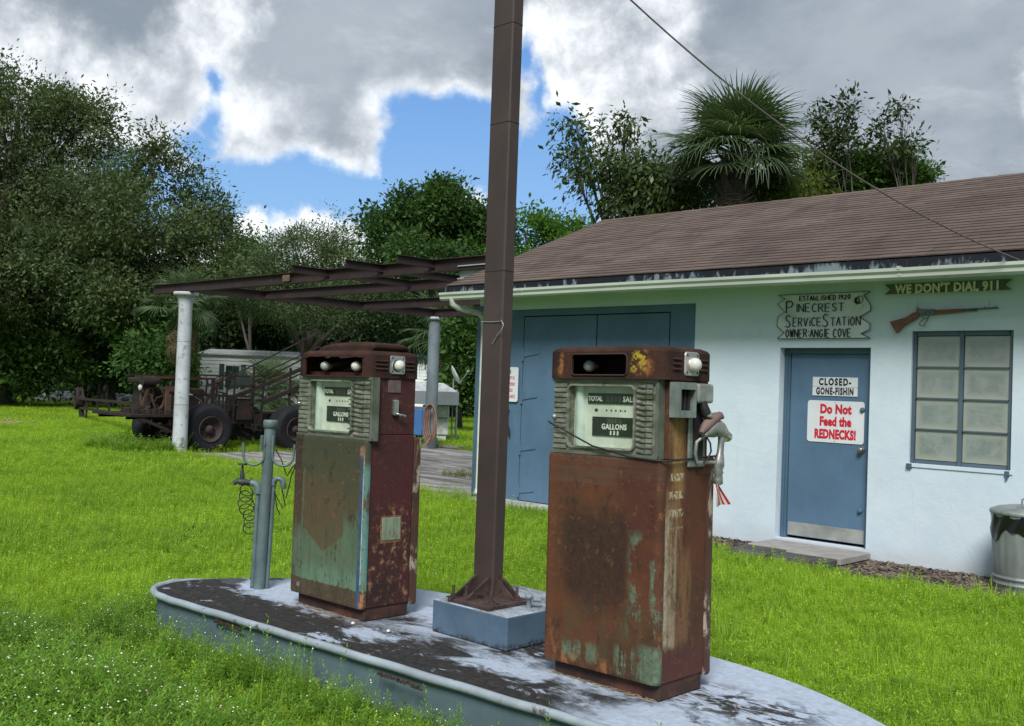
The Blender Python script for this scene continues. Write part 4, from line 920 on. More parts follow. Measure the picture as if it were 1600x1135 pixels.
def pump_side_mat(kind):
    m, t, b = shell('rusted_side_'+kind, .7, spec=.35); v = t.obj(); x, y, z = t.sep(v)
    big = t.noise(v, 3.2, 7, .62, off=3); med = t.noise(t.scalev(v, (1.6, 1.6, .5)), 11, 8, .7, .3, off=2); fine = t.noise(v, 70, 5, .7, off=5); strk = t.noise(t.scalev(v, (7, 7, .8)), 2.2, 7, .72, off=8); gr = t.noise(v, 42, 8, .8, .3, off=12)
    med = t.add(med, t.mul(t.m('SUBTRACT', gr, .5), .3)); strk = t.add(strk, t.mul(t.m('SUBTRACT', gr, .5), .45))
    jy = t.add(y, t.mul(t.m('SUBTRACT', med, .5), .07)); jz = t.add(z, t.mul(t.m('SUBTRACT', med, .5), .12))
    if kind == 'right':
        c = t.mix(t.ss(t.add(big, t.mul(t.m('SUBTRACT', gr, .5), .4)), .35, .62), (.105, .034, .018), (.070, .032, .018))
        c = t.mix(t.mul(t.box(jy, jz, -.11, -.03, .86, 1.25, .03), .9), c, t.mix(t.ss(strk, .35, .65), (.20, .11, .035), (.34, .21, .075)))
        a = t.mul(t.box(jy, jz, -.15, -.03, .62, .9, .02), t.ss(med, .42, .56)); c = t.mix(t.mul(a, .7), c, (.24, .13, .06))
        # traces of small painted rows
        rows = t.mul(t.box(y, z, -.13, -.03, .72, 1.0, .01), t.ss(t.m('SINE', t.mul(z, 82)), .1, .4), t.ss(t.noise(t.scalev(v, (1, 1, .5)), 75, 3, .6), .46, .52)); c = t.mix(t.mul(rows, .8), c, (.50, .44, .30))
        wh = t.mul(t.ss(t.add(y, t.mul(strk, .12)), -.02, .0, 1, 0), t.ss(jz, .2, .24), t.ss(jz, .76, .86, 1, 0), t.ss(strk, .3, .5)); c = t.mix(t.mul(wh, .85), c, t.mix(t.ss(strk, .42, .6), (.27, .21, .12), (.42, .40, .31)))
        br = t.mul(t.box(jy, jz, -.12, .05, .22, .62, .05), t.ss(strk, .42, .6)); c = t.mix(t.mul(br, .65), c, (.22, .12, .055))
        c = t.mix(t.mul(t.ss(jz, .16, .22, 1, 0), .8), c, (.085, .028, .026))
    else:
        c = t.mix(t.ss(big, .35, .62), (.075, .019, .022), (.052, .02, .019))
        sp = t.mul(t.ss(t.noise(v, 26, 6, .72, off=4), .52, .60), t.mx(t.mul(t.ss(jz, .30, .5, 1, 0), t.ss(med, .44, .56)), t.mul(t.box(jy, jz, -.1, .15, .28, .62, .04), t.ss(med, .42, .55)), t.mul(t.ss(fine, .66, .7), .5)))
        c = t.mix(t.mul(sp, .9), c, t.mix(t.ss(fine, .35, .65), (.30, .13, .06), (.44, .26, .15)))
        c = t.mix(t.mul(t.box(jy, jz, -.2, .1, .07, .22, .05), t.ss(big, .45, .6), .7), c, (.025, .018, .014))
    s1 = t.noise(v, 24, 9, .82, .2, off=21); s2 = t.noise(t.scalev(v, (1, 1, .6)), 16, 9, .82, .2, off=27)
    c = t.mix(t.mul(t.ss(s1, .55, .60), t.ss(big, .4, .6, .1, .45)), c, (.22, .085, .04)); c = t.mix(t.mul(t.ss(s2, .56, .61), .5), c, (.022, .014, .012))
    c = t.mix(t.mul(t.ss(fine, .60, .7), .3), c, (.24, .13, .08))
    t.put(b.inputs['Base Color'], c); setbump(t, b, t.add(fine, t.mul(med, .8)), .3, .004); return m
def cap_mat(kind):
    m, t, b = shell('cap_rust_'+kind, .85, spec=.2); v = t.obj(); x, y, z = t.sep(v)
    n = t.noise(v, 7, 7, .65); f = t.noise(v, 55, 6, .75)
    c = t.mix(t.ss(n, .35, .65), (.030, .016, .013), (.058, .026, .019)); c = t.mix(t.mul(t.ss(f, .55, .7), .45), c, (.10, .062, .048))
    if kind == 'right':
        jx = t.add(x, t.mul(t.m('SUBTRACT', n, .5), .09)); jz = t.add(z, t.mul(t.m('SUBTRACT', f, .5), .05))
        ye = t.mul(t.box(jx, jz, .16, .25, 1.39, 1.47, .015), t.ss(t.noise(v, 30, 5, .7, off=9), .48, .54), t.ss(y, -.16, -.15, 1, 0)); c = t.mix(ye, c, (.42, .33, .03))
        oo = t.mul(t.mx(t.box(jx, jz, -.26, -.23, 1.37, 1.47, .012), t.box(jx, jz, .19, .27, 1.38, 1.44, .02)), t.ss(f, .42, .55), t.ss(y, -.16, -.15, 1, 0)); c = t.mix(t.mul(oo, .8), c, (.36, .15, .05))
    t.put(b.inputs['Base Color'], c); setbump(t, b, t.add(f, n), .7, .006); return m
bez_m = pmat('tarnished_chrome', (.25, .26, .215), .42, .35, var=.35, vs=14, col2=(.10, .125, .075), c2=(.5, .66), c2s=9, bump=.25, bs=60, stretch=(1, 1, 2.5))
bez_d = pmat('green_tarnish', (.14, .16, .125), .5, .3, var=.3, vs=10)
face_m = pmat('dial_face', (.62, .66, .58), .6, var=.12, vs=10, col2=(.22, .14, .08), c2=(.66, .72), c2s=22)
blackd = pmat('dial_black', (.018, .026, .022), .5, var=.2); wtx = pmat('dial_white_print', (.72, .74, .68), .6, var=.05); grey_d = pmat('dial_wheel', (.05, .058, .055), .5); rim_w = pmat('inner_white_metal', (.58, .66, .62), .35, .2, var=.2, vs=8)
alu = pmat('cast_aluminium', (.33, .34, .32), .45, .55, var=.25, vs=15, col2=(.15, .15, .14), c2=(.58, .7), c2s=14); alu_d = pmat('dull_aluminium', (.20, .24, .22), .55, .3, var=.25, vs=15)
chrome = pmat('old_chrome', (.55, .56, .55), .2, .9, var=.15, vs=20)
globe_m = bpy.data.materials.new('milk_glass'); globe_m.use_nodes = True; gb = globe_m.node_tree.nodes['Principled BSDF']; gb.inputs['Base Color'].default_value = (.62, .62, .56, 1); gb.inputs['Roughness'].default_value = .18
bulb_m = bpy.data.materials.new('bulb_glass'); bulb_m.use_nodes = True; gb = bulb_m.node_tree.nodes['Principled BSDF']; gb.inputs['Base Color'].default_value = (.33, .36, .33, 1); gb.inputs['Roughness'].default_value = .1
drkm = pmat('near_black_interior', (.012, .012, .013), .95, var=.3); blk_r = pmat('black_rubber', (.015, .015, .016), .6)  # drkm: near-black colour for hollows, slot bars, screws and lamp ring
clear = bpy.data.materials.new('clear_glass'); clear.use_nodes = True; ct = NT(clear.node_tree)
gl = ct.new('ShaderNodeBsdfGlossy'); gl.inputs['Roughness'].default_value = .06; trn = ct.new('ShaderNodeBsdfTransparent'); trn.inputs[0].default_value = (.96, .98, .96, 1); lw = ct.new('ShaderNodeFresnel'); lw.inputs[0].default_value = 1.35
mx_ = ct.new('ShaderNodeMixShader'); lw = ct.new('ShaderNodeLayerWeight'); lw.inputs[0].default_value = .25; ct.put(mx_.inputs[0], ct.m('ADD', ct.m('MULTIPLY', ct.m('POWER', lw.outputs['Facing'], 3.0), .5), .03)); ct.l.new(trn.outputs[0], mx_.inputs[1]); ct.l.new(gl.outputs[0], mx_.inputs[2]); ct.l.new(mx_.outputs[0], ct.n['Material Output'].inputs[0])
foot_m = pmat('foot_rust', (.04, .02, .016), .9, var=.4, vs=9, bump=.4, col2=(.10, .04, .025), c2=(.55, .68))

def make_pump(kind, name, label, loc, rot, hw, hd, zb1=1.012):
    """hw half width, hd half depth of the cabinet"""
    t = thing(name, label, 'gas pump', loc); t.rotation_euler = rot
    f_m, s_m, c_m = pump_front_mat(kind), pump_side_mat(kind), cap_mat(kind)
    MB().rbox(-hw+.05, hw-.012, -hd+.035, hd-.05, 0, .085, b=.004, seg=1).obj('foot', foot_m, t)
    # lower front and back covers with rounded vertical edges
    def cover(y0, y1, z0, z1, r, nm, mm, sgn):
        pts = []
        for k in range(7): a = R(90*k/6); pts.append((hw-r+r*math.sin(a), (y0+r-r*math.cos(a)) if sgn < 0 else (y1-r+r*math.cos(a))))
        left = [(-x, y) for x, y in pts]
        if sgn < 0: path = [(-hw, y1)]+left[::-1]+pts+[(hw, y1)]
        else: path = [(hw, y0)]+pts[::-1]+left+[(-hw, y0)]
        # closed prism body with a slight taper of the lower edge
        n = len(path); vs = []; cx_ = 0; cy_ = (y0+y1)/2
        for zz, s_ in ((z0, .985), (z0+.012, 1), (z1-.012, 1), (z1, .985)):
            vs += [(x*s_, cy_+(y-cy_)*(1 if s_ == 1 else .9), zz) for x, y in path]
        fs = [(j*n+i, j*n+(i+1) % n, (j+1)*n+(i+1) % n, (j+1)*n+i) for j in range(3) for i in range(n)]
        return MB().add(vs, fs, False).add(vs[:n], [tuple(range(n))[::-1]]).add(vs[3*n:], [tuple(range(n))]).obj(nm, mm, t)
    cover(-hd, -hd+.034, .07, zb1, .028, 'front_panel', f_m, -1); bk_ = pmat('back_cover_rust', (.075, .035, .025), .75, var=.35, vs=6, col2=(.42, .36, .28), c2=(.52, .60), c2s=9, stretch=(1, 1, .35))
    cover(hd-.045, hd+.012, .055, zb1+.01, .02, 'back_panel', bk_, 1)
    MB().rbox(-hw+.012, hw-.006, -hd+.037, hd-.049, .07, 1.012, b=.004, seg=1).obj('side_panel', s_m, t)
    # head above the covers
    MB().rbox(-hw+.012, hw-.006, -hd+.0665, hd-.049, 1.0125, 1.355, b=.004, seg=1).obj('head_side', s_m, t)
    z0, z1 = 1.018, 1.352
    wx0, wx1, wz0, wz1 = (-.212, .161, 1.050, 1.322) if kind == 'right' else (-.222, .175, 1.020, 1.300)
    bx0, bx1 = (-.306, .278) if kind == 'right' else (-.335, .350)
    if kind == 'left': z0, z1 = .985, 1.325
    yb = -hd+.012; ct_ = .05
    bz = MB(); bz.box(bx0, wx0, yb+.012, yb+ct_, z0, z1); bz.box(wx1, bx1, yb+.012, yb+ct_, z0, z1); bz.box(wx0, wx1, yb+.012, yb+ct_, wz1, z1); bz.box(wx0, wx1, yb+.012, yb+ct_, z0, wz0)
    MBo = bz.obj('dial_surround', bez_m, t)
    ns = 13 if kind == 'right' else 12; hgt = (z1-z0-.03)/ns
    def strip(x0, x1, nm='trim_strip', yy=yb, wedge=0):
        for k in range(ns):
            za = z0+.015+k*hgt; zc = za+hgt-.0028
            if wedge: MB().add([(x0, yy+.011, za), (x1, yy+.011, za), (x1, yy+.011, zc), (x0, yy+.011, zc), (x0, yy+.004, (za+zc)/2), (x1, yy-.004, za+.003), (x1, yy-.004, zc-.003)], [(0, 1, 5, 4), (4, 5, 6), (4, 6, 2, 3), (1, 2, 6, 5), (0, 4, 3), (0, 3, 2, 1)]).obj(nm, bez_m, t)
            else: MB().add([(x0, yy+.011, za), (x1, yy+.011, za), (x1, yy+.011, zc), (x0, yy+.011, zc), (x0, yy+.003, za+.003), (x1, yy+.003, za+.003), (x1, yy+.003, zc-.002), (x0, yy+.003, zc-.002)], [(4, 5, 6, 7), (0, 1, 5, 4), (1, 2, 6, 5), (2, 3, 7, 6), (3, 0, 4, 7)]).obj(nm, bez_m, t)
    if kind == 'right': strip(bx0+.004, wx0-.012); strip(wx1+.012, bx1-.055, wedge=1); strip(bx1-.052, bx1-.02)
    else: strip(bx0+.004, wx0-.012); strip(wx1+.016, bx1-.07, wedge=1); strip(bx1-.066, bx1-.012)
    if kind == 'left':   # wedge fins of torn plate beside the window
        fn = MB()
        for k in range(10): zz = wz0+.02+k*.027; fn.prism([(wx1-.028, zz), (wx1+.02, zz-.009), (wx1+.02, zz+.011)], yb-.004, yb+.004, 'Y')
        fn.obj('broken_fins', bez_d, t)
    MB().box(bx1-.003, bx1+.012, yb+.002, yb+ct_, z0-.004, z1+.002).box(bx0-.004, bx1+.012, yb+.001, yb+.012, z1-.012, z1+.002).box(bx0-.004, bx1+.012, yb+.001, yb+.012, z0-.004, z0+.01).obj('edge_trim', bez_d, t)
    # window frame (rounded) and the meter behind it
    wp = rounded(wx0, wx1, wz0, wz1, .022, 4); wq = rounded(wx0-.008, wx1+.008, wz0-.008, wz1+.008, .028, 4); n = len(wp)
    vs = [(x, yb-.003, z) for x, z in wq]+[(x, yb-.003, z) for x, z in wp]+[(x, yb+.02, z) for x, z in wp]+[(x, yb+.012, z) for x, z in wq]
    MB().add(vs, [(a*n+i, a*n+(i+1) % n, b_*n+(i+1) % n, b_*n+i) for a, b_ in ((0, 1), (1, 2), (3, 0)) for i in range(n)]).obj('window_frame', bez_m, t)
    dp = yb+.048
    dl = MB(); dl.box(wx0-.01, wx1+.01, dp, dp+.006, wz0-.01, wz1+.01)
    dial = dl.obj('dial_plate', face_m, t)
    MB().box(wx0-.012, wx0-.004, yb+.018, dp, wz0-.01, wz1+.01).box(wx0, wx1, yb+.018, dp, wz0-.012, wz0-.004).box(wx0, wx1, yb+.018, dp, wz1+.004, wz1+.012).obj('dial_box', rim_w, t)
    MB().lathe([(.030, wz0), (.030, wz1)], 16, (wx0+.036, dp+.008, 0)).obj('light_tube', rim_w, t)
    w_, h_ = wx1-wx0, wz1-wz0; fx0 = wx0+w_*.22; fx1 = wx1+.004
    zt1, zt0 = wz0+h_*.885, wz0+h_*.715; zg1, zg0 = wz0+h_*.495, wz0+h_*.185
    MB().box(fx0, fx1, dp-.006, dp-.0005, zt0, zt1).obj('total_panel', blackd, dial); MB().box(fx0+.028, fx1-.01, dp-.006, dp-.0005, zg0, zg1).obj('gallons_panel', blackd, dial)
    cxm = (fx0+fx1)/2
    text('lettering', 'TOTAL', .030, wtx, (fx0+.044, dp-.0068, (zt0+zt1)/2-.003), dial, sx=.85, off=.0008); text('lettering', 'SALE', .034, wtx, (fx1-.060, dp-.0068, (zt0+zt1)/2-.003), dial, sx=.85, off=.0008, space=1.15)
    text('lettering', 'GALLONS', .034, wtx, (cxm+.006, dp-.0068, (zg0+zg1)/2-.002), dial, sx=.86, off=.001, space=1.12)
    text('digits', '8 8 8', .026, wtx, (cxm+.008, dp-.0068, zg0+.013), dial, sx=.7, off=.001, space=1.3)
    for k in range(4): MB().box(cxm-.038+k*.022, cxm-.021+k*.022, dp-.0085, dp-.0062, zt0+.006, zt1-.010).obj('number_wheel', grey_d, dial)
    for k in range(4): MB().box(cxm-.034+k*.022, cxm-.017+k*.022, dp-.0085, dp-.0062, zg1-.03, zg1-.006).obj('number_wheel', grey_d, dial)
    text('digits', '8 8 8', .024, bez_d, (cxm-.002, dp-.0092, zg1-.018), dial, sx=.8); 
    zz = (zt0+zg1)/2
    for k in range(5): MB().lathe([(0, -.001), (.0045, -.001), (.0045, 0)], 8, (cxm-.042+k*.026, dp-.0005, zz), 'Y').obj('indicator_hole', blackd, dial)
    MB().box(fx0+.05-.012, fx0+.05+.004, dp-.002, dp-.0004, zz-.006, zz+.006).lathe([(0, -.001), (.008, -.001), (.008, 0)], 10, (fx1-.03, dp-.0005, zz), 'Y').obj('price_mark', blackd, dial)
    MB().prism(rounded(wx0, wx1, wz0, wz1, .022, 4), yb+.012, yb+.014, 'Y').obj('glass', clear, t)
    # cap with the empty advertising window
    c0, c1 = (1.358, 1.492) if kind == 'right' else (1.330, 1.468)
    X0, X1 = (-hw-.008, hw+.004) if kind == 'right' else (-hw+.03-.015, hw+.004)
    if kind == 'left': X0 = -hw+.025
    Y0, Y1 = -hd-.004, hd-.02
    rr_ = .055; ox0, ox1, oz0, oz1 = (-.183, .134, c0+.012, c1-.028) if kind == 'right' else (-.255, .285, c0+.004, c1-.022)
    full = rounded(X0, X1, Y0, Y1, rr_, 6)
    MB().prism(full, c0-.004, oz0).obj('cap_base', c_m, t)
    # ring wall: start right of the opening on the front edge, go round, stop left of it
    pts = [(ox1, Y0)]+[p for p in full]; k_ = full.index(min(full, key=lambda p: (round(p[1], 5), -p[0])))
    loop = full[k_:]+full[:k_]; path = [(ox1, Y0)]+[p for p in loop if not (abs(p[1]-Y0) < 1e-6 and ox0 <= p[0] <= ox1)]+[(ox0, Y0)]
    MB().wall(path, oz0, oz1, .012).obj('cap_wall', c_m, t)
    tp = []; n = len(full); cx_, cy_ = (X0+X1)/2, (Y0+Y1)/2
    lv = [(oz1, 1, 1), (c1-.016, 1, 1), (c1-.004, .975, .96), (c1+.006, .9, .84), (c1+.012, .6, .5)]
    for zz, sx_, sy_ in lv: tp += [(cx_+(x-cx_)*sx_, cy_+(y-cy_)*sy_, zz) for x, y in full]
    MB().add(tp, [(j*n+i, j*n+(i+1) % n, (j+1)*n+(i+1) % n, (j+1)*n+i) for j in range(len(lv)-1) for i in range(n)], False).add(tp[:n], [tuple(range(n))[::-1]]).add(tp[-n:], [tuple(range(n))]).obj('cap_top', c_m, t)
    if kind == 'right':
        # rounded lip of the opening
        rp2 = [(x, Y0-.003, z) for x, z in rounded(ox0, ox1, oz0, oz1, .018, 4)]; MB().tube(rp2+[rp2[0]], .004, 6).obj('window_lip', pmat('lip_rust', (.035, .02, .017), .8), t)
        MB().box(ox0-.02, ox1+.02, Y0+.18, Y0+.19, oz0, oz1).obj('reflector', drkm, t)
        MB().lathe([(.0, -.028), (.018, -.024), (.027, -.008), (.027, .006), (.017, .026), (.012, .05)], 18, (-.135, Y0+.07, (oz0+oz1)/2-.004), 'Y').obj('light_bulb', bulb_m, t)
        MB().prism([(-.17, .0), (-.06, .0), (-.1, .03)], Y0+.12, Y0+.13, 'Y').obj('debris', drkm, t) if False else None
    else:
        MB().box(X0+.015, X1-.015, Y0+.20, Y0+.21, oz0, oz1).obj('reflector', drkm, t)
        for k, bxx in enumerate((-.115, .175)):
            MB().lathe([(.0, -.03), (.017, -.026), (.028, -.010), (.029, .004), (.02, .024), (.012, .045)], 18, (bxx, Y0+.045, (oz0+oz1)/2-.003), 'Y').obj('light_bulb', bulb_m if k == 0 else globe_m, t)
            MB().tube([(bxx, Y0+.09, (oz0+oz1)/2), (bxx+.03, Y0+.12, (oz0+oz1)/2+.012), (bxx+.06, Y0+.19, (oz0+oz1)/2+.02)], .016, 10).obj('bulb_socket', foot_m, t)
        MB().tube([(-.10, Y0+.15, oz0-.01), (-.05, Y0+.14, oz0+.03), (.02, Y0+.14, oz0+.042), (.09, Y0+.14, oz0+.028), (.13, Y0+.15, oz0-.01)], .012, 8).obj('meter_arch', foot_m, t)
        # jagged remains of the torn front lip
        jg = MB(); x = X0+.03
        while x < X1-.05:
            w2 = random.uniform(.02, .06); jg.box(x, x+w2, Y0-.002, Y0+.004, oz1-random.uniform(.004, .016), oz1); x += w2
        jg.obj('torn_lip', c_m, t)
        # raised crown
        cr = [(-.22, .0), (-.215, .018), (-.17, .034), (-.09, .046), (.05, .052), (.20, .050), (.28, .045), (.31, .032), (.30, .012), (.285, .0)]
        c_ = MB(); ysec = [(-.135, .55), (-.125, .9), (-.09, 1.0), (.06, 1.0), (.10, .85), (.115, .45)]
        m_ = len(cr); vs = [(x*(.97 if s_ < .7 else 1), yy, c1+.008+z*s_) for yy, s_ in ysec for x, z in cr]
        c_.add(vs, [(j*m_+i, j*m_+i+1, (j+1)*m_+i+1, (j+1)*m_+i) for j in range(len(ysec)-1) for i in range(m_-1)], True).add(vs[:m_], [tuple(range(m_))]).add(vs[-m_:], [tuple(range(m_))[::-1]])
        c_.obj('crown', c_m, t)
    # side louvres and lamp
    lx = X1; zc = (c0+c1)/2+.004
    for sy in (-1, 1):
        for k in range(3):
            ya, yb2 = ((-.145, -.075) if sy < 0 else (.05, .125)); zz = zc-.026+k*.022
            if kind == 'left': ya, yb2 = ((-.16, -.065) if sy < 0 else (.055, .125))
            MB().add([(lx-.004, ya, zz-.006), (lx-.004, yb2, zz-.006), (lx-.004, yb2, zz+.008), (lx-.004, ya, zz+.008), (lx+.008, ya+.006, zz-.004), (lx+.008, yb2-.006, zz-.004)], [(0, 1, 5, 4), (4, 5, 2, 3), (0, 4, 3), (1, 2, 5)]).obj('louvre', c_m, t)
    MB().add([(lx+.001, y, z) for y, z in rounded(-.057, .05, zc-.055, zc+.05, .014, 3)]+[(lx+.007, y, z) for y, z in rounded(-.054, .047, zc-.052, zc+.047, .012, 3)], [(i, (i+1) % 16, 16+(i+1) % 16, 16+i) for i in range(16)]+[tuple(range(16, 32))]).obj('lamp_plate', chrome if kind == 'left' else steel_m, t)
    for yy, zz in ((-.042, .035), (.035, .035), (.035, -.04), (-.042, -.04)): MB().lathe([(.005, .007), (.004, .0095), (0, .010)], 8, (lx, yy, zc+zz), 'X').obj('screw', drkm, t)
    MB().lathe([(.034, .007), (.034, .011), (.029, .014)], 24, (lx, -.003, zc-.006), 'X').obj('lamp_ring', drkm if kind == 'left' else steel_m, t)
    MB().lathe([(.030, .010), (.031, .022), (.026, .036), (.016, .045), (0, .048)], 24, (lx, -.003, zc-.006), 'X').obj('lamp_globe', globe_m, t)
    return t, zc, lx

pr, zc, lx = make_pump('right', 'gas_pump', 'rust brown vintage gas pump with hose nozzle, nearest on the island', (-2.842, 3.745, IZ), (0, R(-.7), R(0)), .324, .20)
pL, _, _ = make_pump('left', 'gas_pump', 'vintage gas pump with green and blue paint remnants and domed crown, left of the column', (-4.752, 3.655, IZ), (0, R(-.3), R(0)), .342, .195, zb1=.985)
pL['group'] = pr['group'] = 'vintage gas pumps'

# --- fittings of the right pump (side +x), pump space
sx_ = .319
holder = MB(); z0, z1 = 1.195, 1.345
holder.box(sx_, sx_+.05, -.147, -.132, z0, z1).box(sx_, sx_+.05, -.028, -.018, z0, z1).box(sx_, sx_+.055, -.132, -.028, z1-.03, z1).box(sx_, sx_+.055, -.132, -.028, z0, z0+.03)
hd_ = holder.obj('receiver_box', alu_d, pr)
MB().box(sx_, sx_+.01, -.132, -.028, z0+.03, z1-.03).obj('box_back', drkm, pr)
for k in range(3): MB().tube([(sx_+.03, -.105+.027*k, z0+.03), (sx_+.03, -.105+.027*k, z1-.03)], .007, 8).obj('slot_bar', drkm, pr)
MB().rbox(sx_, sx_+.012, -.012, .115, .978, 1.345, b=.006, seg=2).obj('hook_plate', alu_d, pr)
MB().rbox(sx_+.008, sx_+.055, -.008, .112, 1.258, 1.343, b=.012, seg=3).obj('hose_hood', alu, pr)
MB().box(sx_+.0125, sx_+.016, .015, .09, 1.02, 1.25).obj('plate_recess', drkm, pr)
nz = thing('fuel_nozzle', 'dull metal fuel nozzle with pink grip hanging on the right pump side', 'nozzle', tuple(pr.location)); nz.rotation_euler = pr.rotation_euler
X = sx_+.055
MB().tube([(X-.02, .045, 1.262), (X-.012, .05, 1.24), (X-.005, .056, 1.215), (X, .07, 1.195)], [.022, .021, .023, .020], 12).obj('hose_coupling', blk_r, nz)
MB().lathe([(.024, 0), (.027, .006), (.027, .02), (.024, .026)], 14, mat=Matrix.Translation((X-.004, .062, 1.192)) @ Matrix.Rotation(R(-28), 4, 'X')).obj('coupling_ring', chrome, nz)
pink = pmat('faded_pink_grip', (.19, .12, .115), .7, var=.2, vs=10)
def hull(name, prof, m_, parent, n=12):   # profile of (y, z, half height, half thickness)
    mb_ = MB(); vs = []
    for i, (y, z, h, th) in enumerate(prof):
        a0 = prof[min(i+1, len(prof)-1)]; a1 = prof[max(i-1, 0)]; d = Vector((0, a0[0]-a1[0], a0[1]-a1[1])).normalized(); up_ = Vector((0, -d.z, d.y))
        for k in range(n):
            a = 2*math.pi*k/n; vs.append(Vector((X+th*math.cos(a), y, z))+up_*h*math.sin(a))
    mb_.add(vs, [(j*n+i, j*n+(i+1) % n, (j+1)*n+(i+1) % n, (j+1)*n+i) for j in range(len(prof)-1) for i in range(n)], True).add(vs[:n], [tuple(range(n))[::-1]]).add(vs[-n:], [tuple(range(n))]); return mb_.obj(name, m_, parent)
hull('grip', [(.012, 1.13, .008, .012), (.04, 1.15, .022, .02), (.08, 1.178, .028, .024), (.12, 1.196, .024, .024), (.155, 1.205, .018, .022), (.165, 1.195, .012, .02)], pink, nz)
hull('body', [(.035, 1.118, .008, .012), (.07, 1.138, .03, .02), (.11, 1.148, .04, .026), (.15, 1.15, .038, .026), (.175, 1.14, .034, .026), (.20, 1.12, .026, .024), (.222, 1.108, .02, .02)], alu, nz)
MB().lathe([(.0, -.03), (.018, -.028), (.024, -.015), (.024, .01), (.018, .024), (0, .028)], 14, (X, .215, 1.112), 'Y').obj('valve_cap', chrome, nz)
hull('spout', [(.178, 1.14, .02, .018), (.175, 1.09, .016, .014), (.168, 1.04, .017, .015), (.160, 1.01, .027, .022), (.157, .985, .030, .024), (.157, .965, .020, .018), (.157, .955, .026, .022), (.157, .945, .018, .018), (.157, .925, .022, .02), (.157, .905, .022, .02), (.157, .900, .012, .012)], alu, nz)
MB().tube([(X, .15, .995), (X-.01, .11, 1.0), (X-.02, .06, .998), (X-.03, .03, 1.0), (X-.03, .018, 1.04), (X-.025, .02, 1.09), (X-.01, .05, 1.115)], .008, 8).obj('trigger_guard', alu, nz)
MB().tube([(X, .05, 1.12), (X+.005, .08, 1.085), (X+.005, .088, 1.05), (X, .07, 1.015), (X-.005, .045, 1.0)], .004, 6).obj('trigger', blk_r, nz)

# small flag tucked under the nozzle
fl = thing('small_flag', 'small red and white striped flag hanging below the fuel nozzle', 'flag', tuple(pr.location)); fl.rotation_euler = pr.rotation_euler
frm = pmat('flag_red', (.42, .02, .03), .8, var=.08); fwm = pmat('flag_white', (.62, .58, .55), .8, var=.08)
for k in range(8):
    u0, u1 = k/8, (k+1)/8
    def fp(u, v): return (X+.01*math.sin(u*5+v*2), .118+.045*u+v*(.015+.075*u), .905-.10*v*(1+.02*math.sin(u*9))+.006*u)
    m_ = MB(); rows = 5; vs = []
    for j in range(rows+1): vs += [fp(u0, j/rows), fp(u1, j/rows)]
    vs2 = [(x+.0012, y, z) for x, y, z in vs]; nn = len(vs)
    m_.add(vs+vs2, [(2*j, 2*j+1, 2*j+3, 2*j+2) for j in range(rows)]+[(nn+2*j, nn+2*j+2, nn+2*j+3, nn+2*j+1) for j in range(rows)]+[(0, nn, nn+1, 1), (2*rows, 2*rows+1, nn+2*rows+1, nn+2*rows)])
    m_.obj('stripe', frm if k % 2 else fwm, fl, fix=False)
# cable looped around the right pump
MB().tube([(-.327, -.19, 1.155), (-.312, -.2, 1.15), (-.22, -.203, 1.118), (-.05, -.205, 1.055), (.16, -.206, 1.018), (.30, -.207, 1.012), (.335, -.19, 1.010), (.333, 0.0, 1.016), (.34, .10, 1.022), (X+.01, .16, 1.03)], .0042, 7).obj('lock_cable', blk_r, pr)
MB().lathe([(.0, -.012), (.009, -.010), (.012, -.002), (.012, .004)], 12, (-.29, -.192, 1.178), 'Y').obj('lock_knob', alu, pr)
# --- fittings of the left pump
sx2 = .337
MB().rbox(sx2-.006, sx2+.004, -.055, .035, 1.245, 1.318, b=.003, seg=1).obj('label_plate', pmat('worn_label', (.11, .085, .085), .7, var=.3, vs=20), pL)
MB().rbox(sx2-.003, sx2+.022, -.028, .012, 1.12, 1.21, b=.009, seg=2).obj('crank_base', chrome, pL)
MB().tube([(sx2+.02, .0, 1.13), (sx2+.035, .01, 1.125), (sx2+.035, .035, 1.122), (sx2+.03, .045, 1.118)], [.007, .007, .006, .009], 8).obj('crank_handle', chrome, pL)
pm2, t2, b2 = shell('green_door_paint', .7); v2 = t2.obj(); n_ = t2.noise(v2, 22, 6, .7); n5 = t2.noise(t2.scalev(v2, (9, 9, 1)), 4, 5, .7)
t2.put(b2.inputs['Base Color'], t2.mix(t2.ss(n_, .5, .62), t2.mix(t2.ss(n5, .4, .6), (.17, .24, .16), (.25, .31, .22)), (.16, .07, .035)))
MB().rbox(sx2-.004, sx2+.0, -.075, .075, .415, .565, b=.002, seg=1).obj('access_door', pmat('ochre_rust', (.20, .10, .05), .85, var=.4, vs=30), pL)
MB().rbox(sx2-.002, sx2+.0035, -.064, .066, .43, .555, b=.002, seg=1).obj('access_plate', pm2, pL)
MB().lathe([(.0, -.012), (.009, -.010), (.012, -.002), (.012, .004)], 12, (-.315, -.188, 1.165), 'Y').obj('lock_knob', chrome, pL)
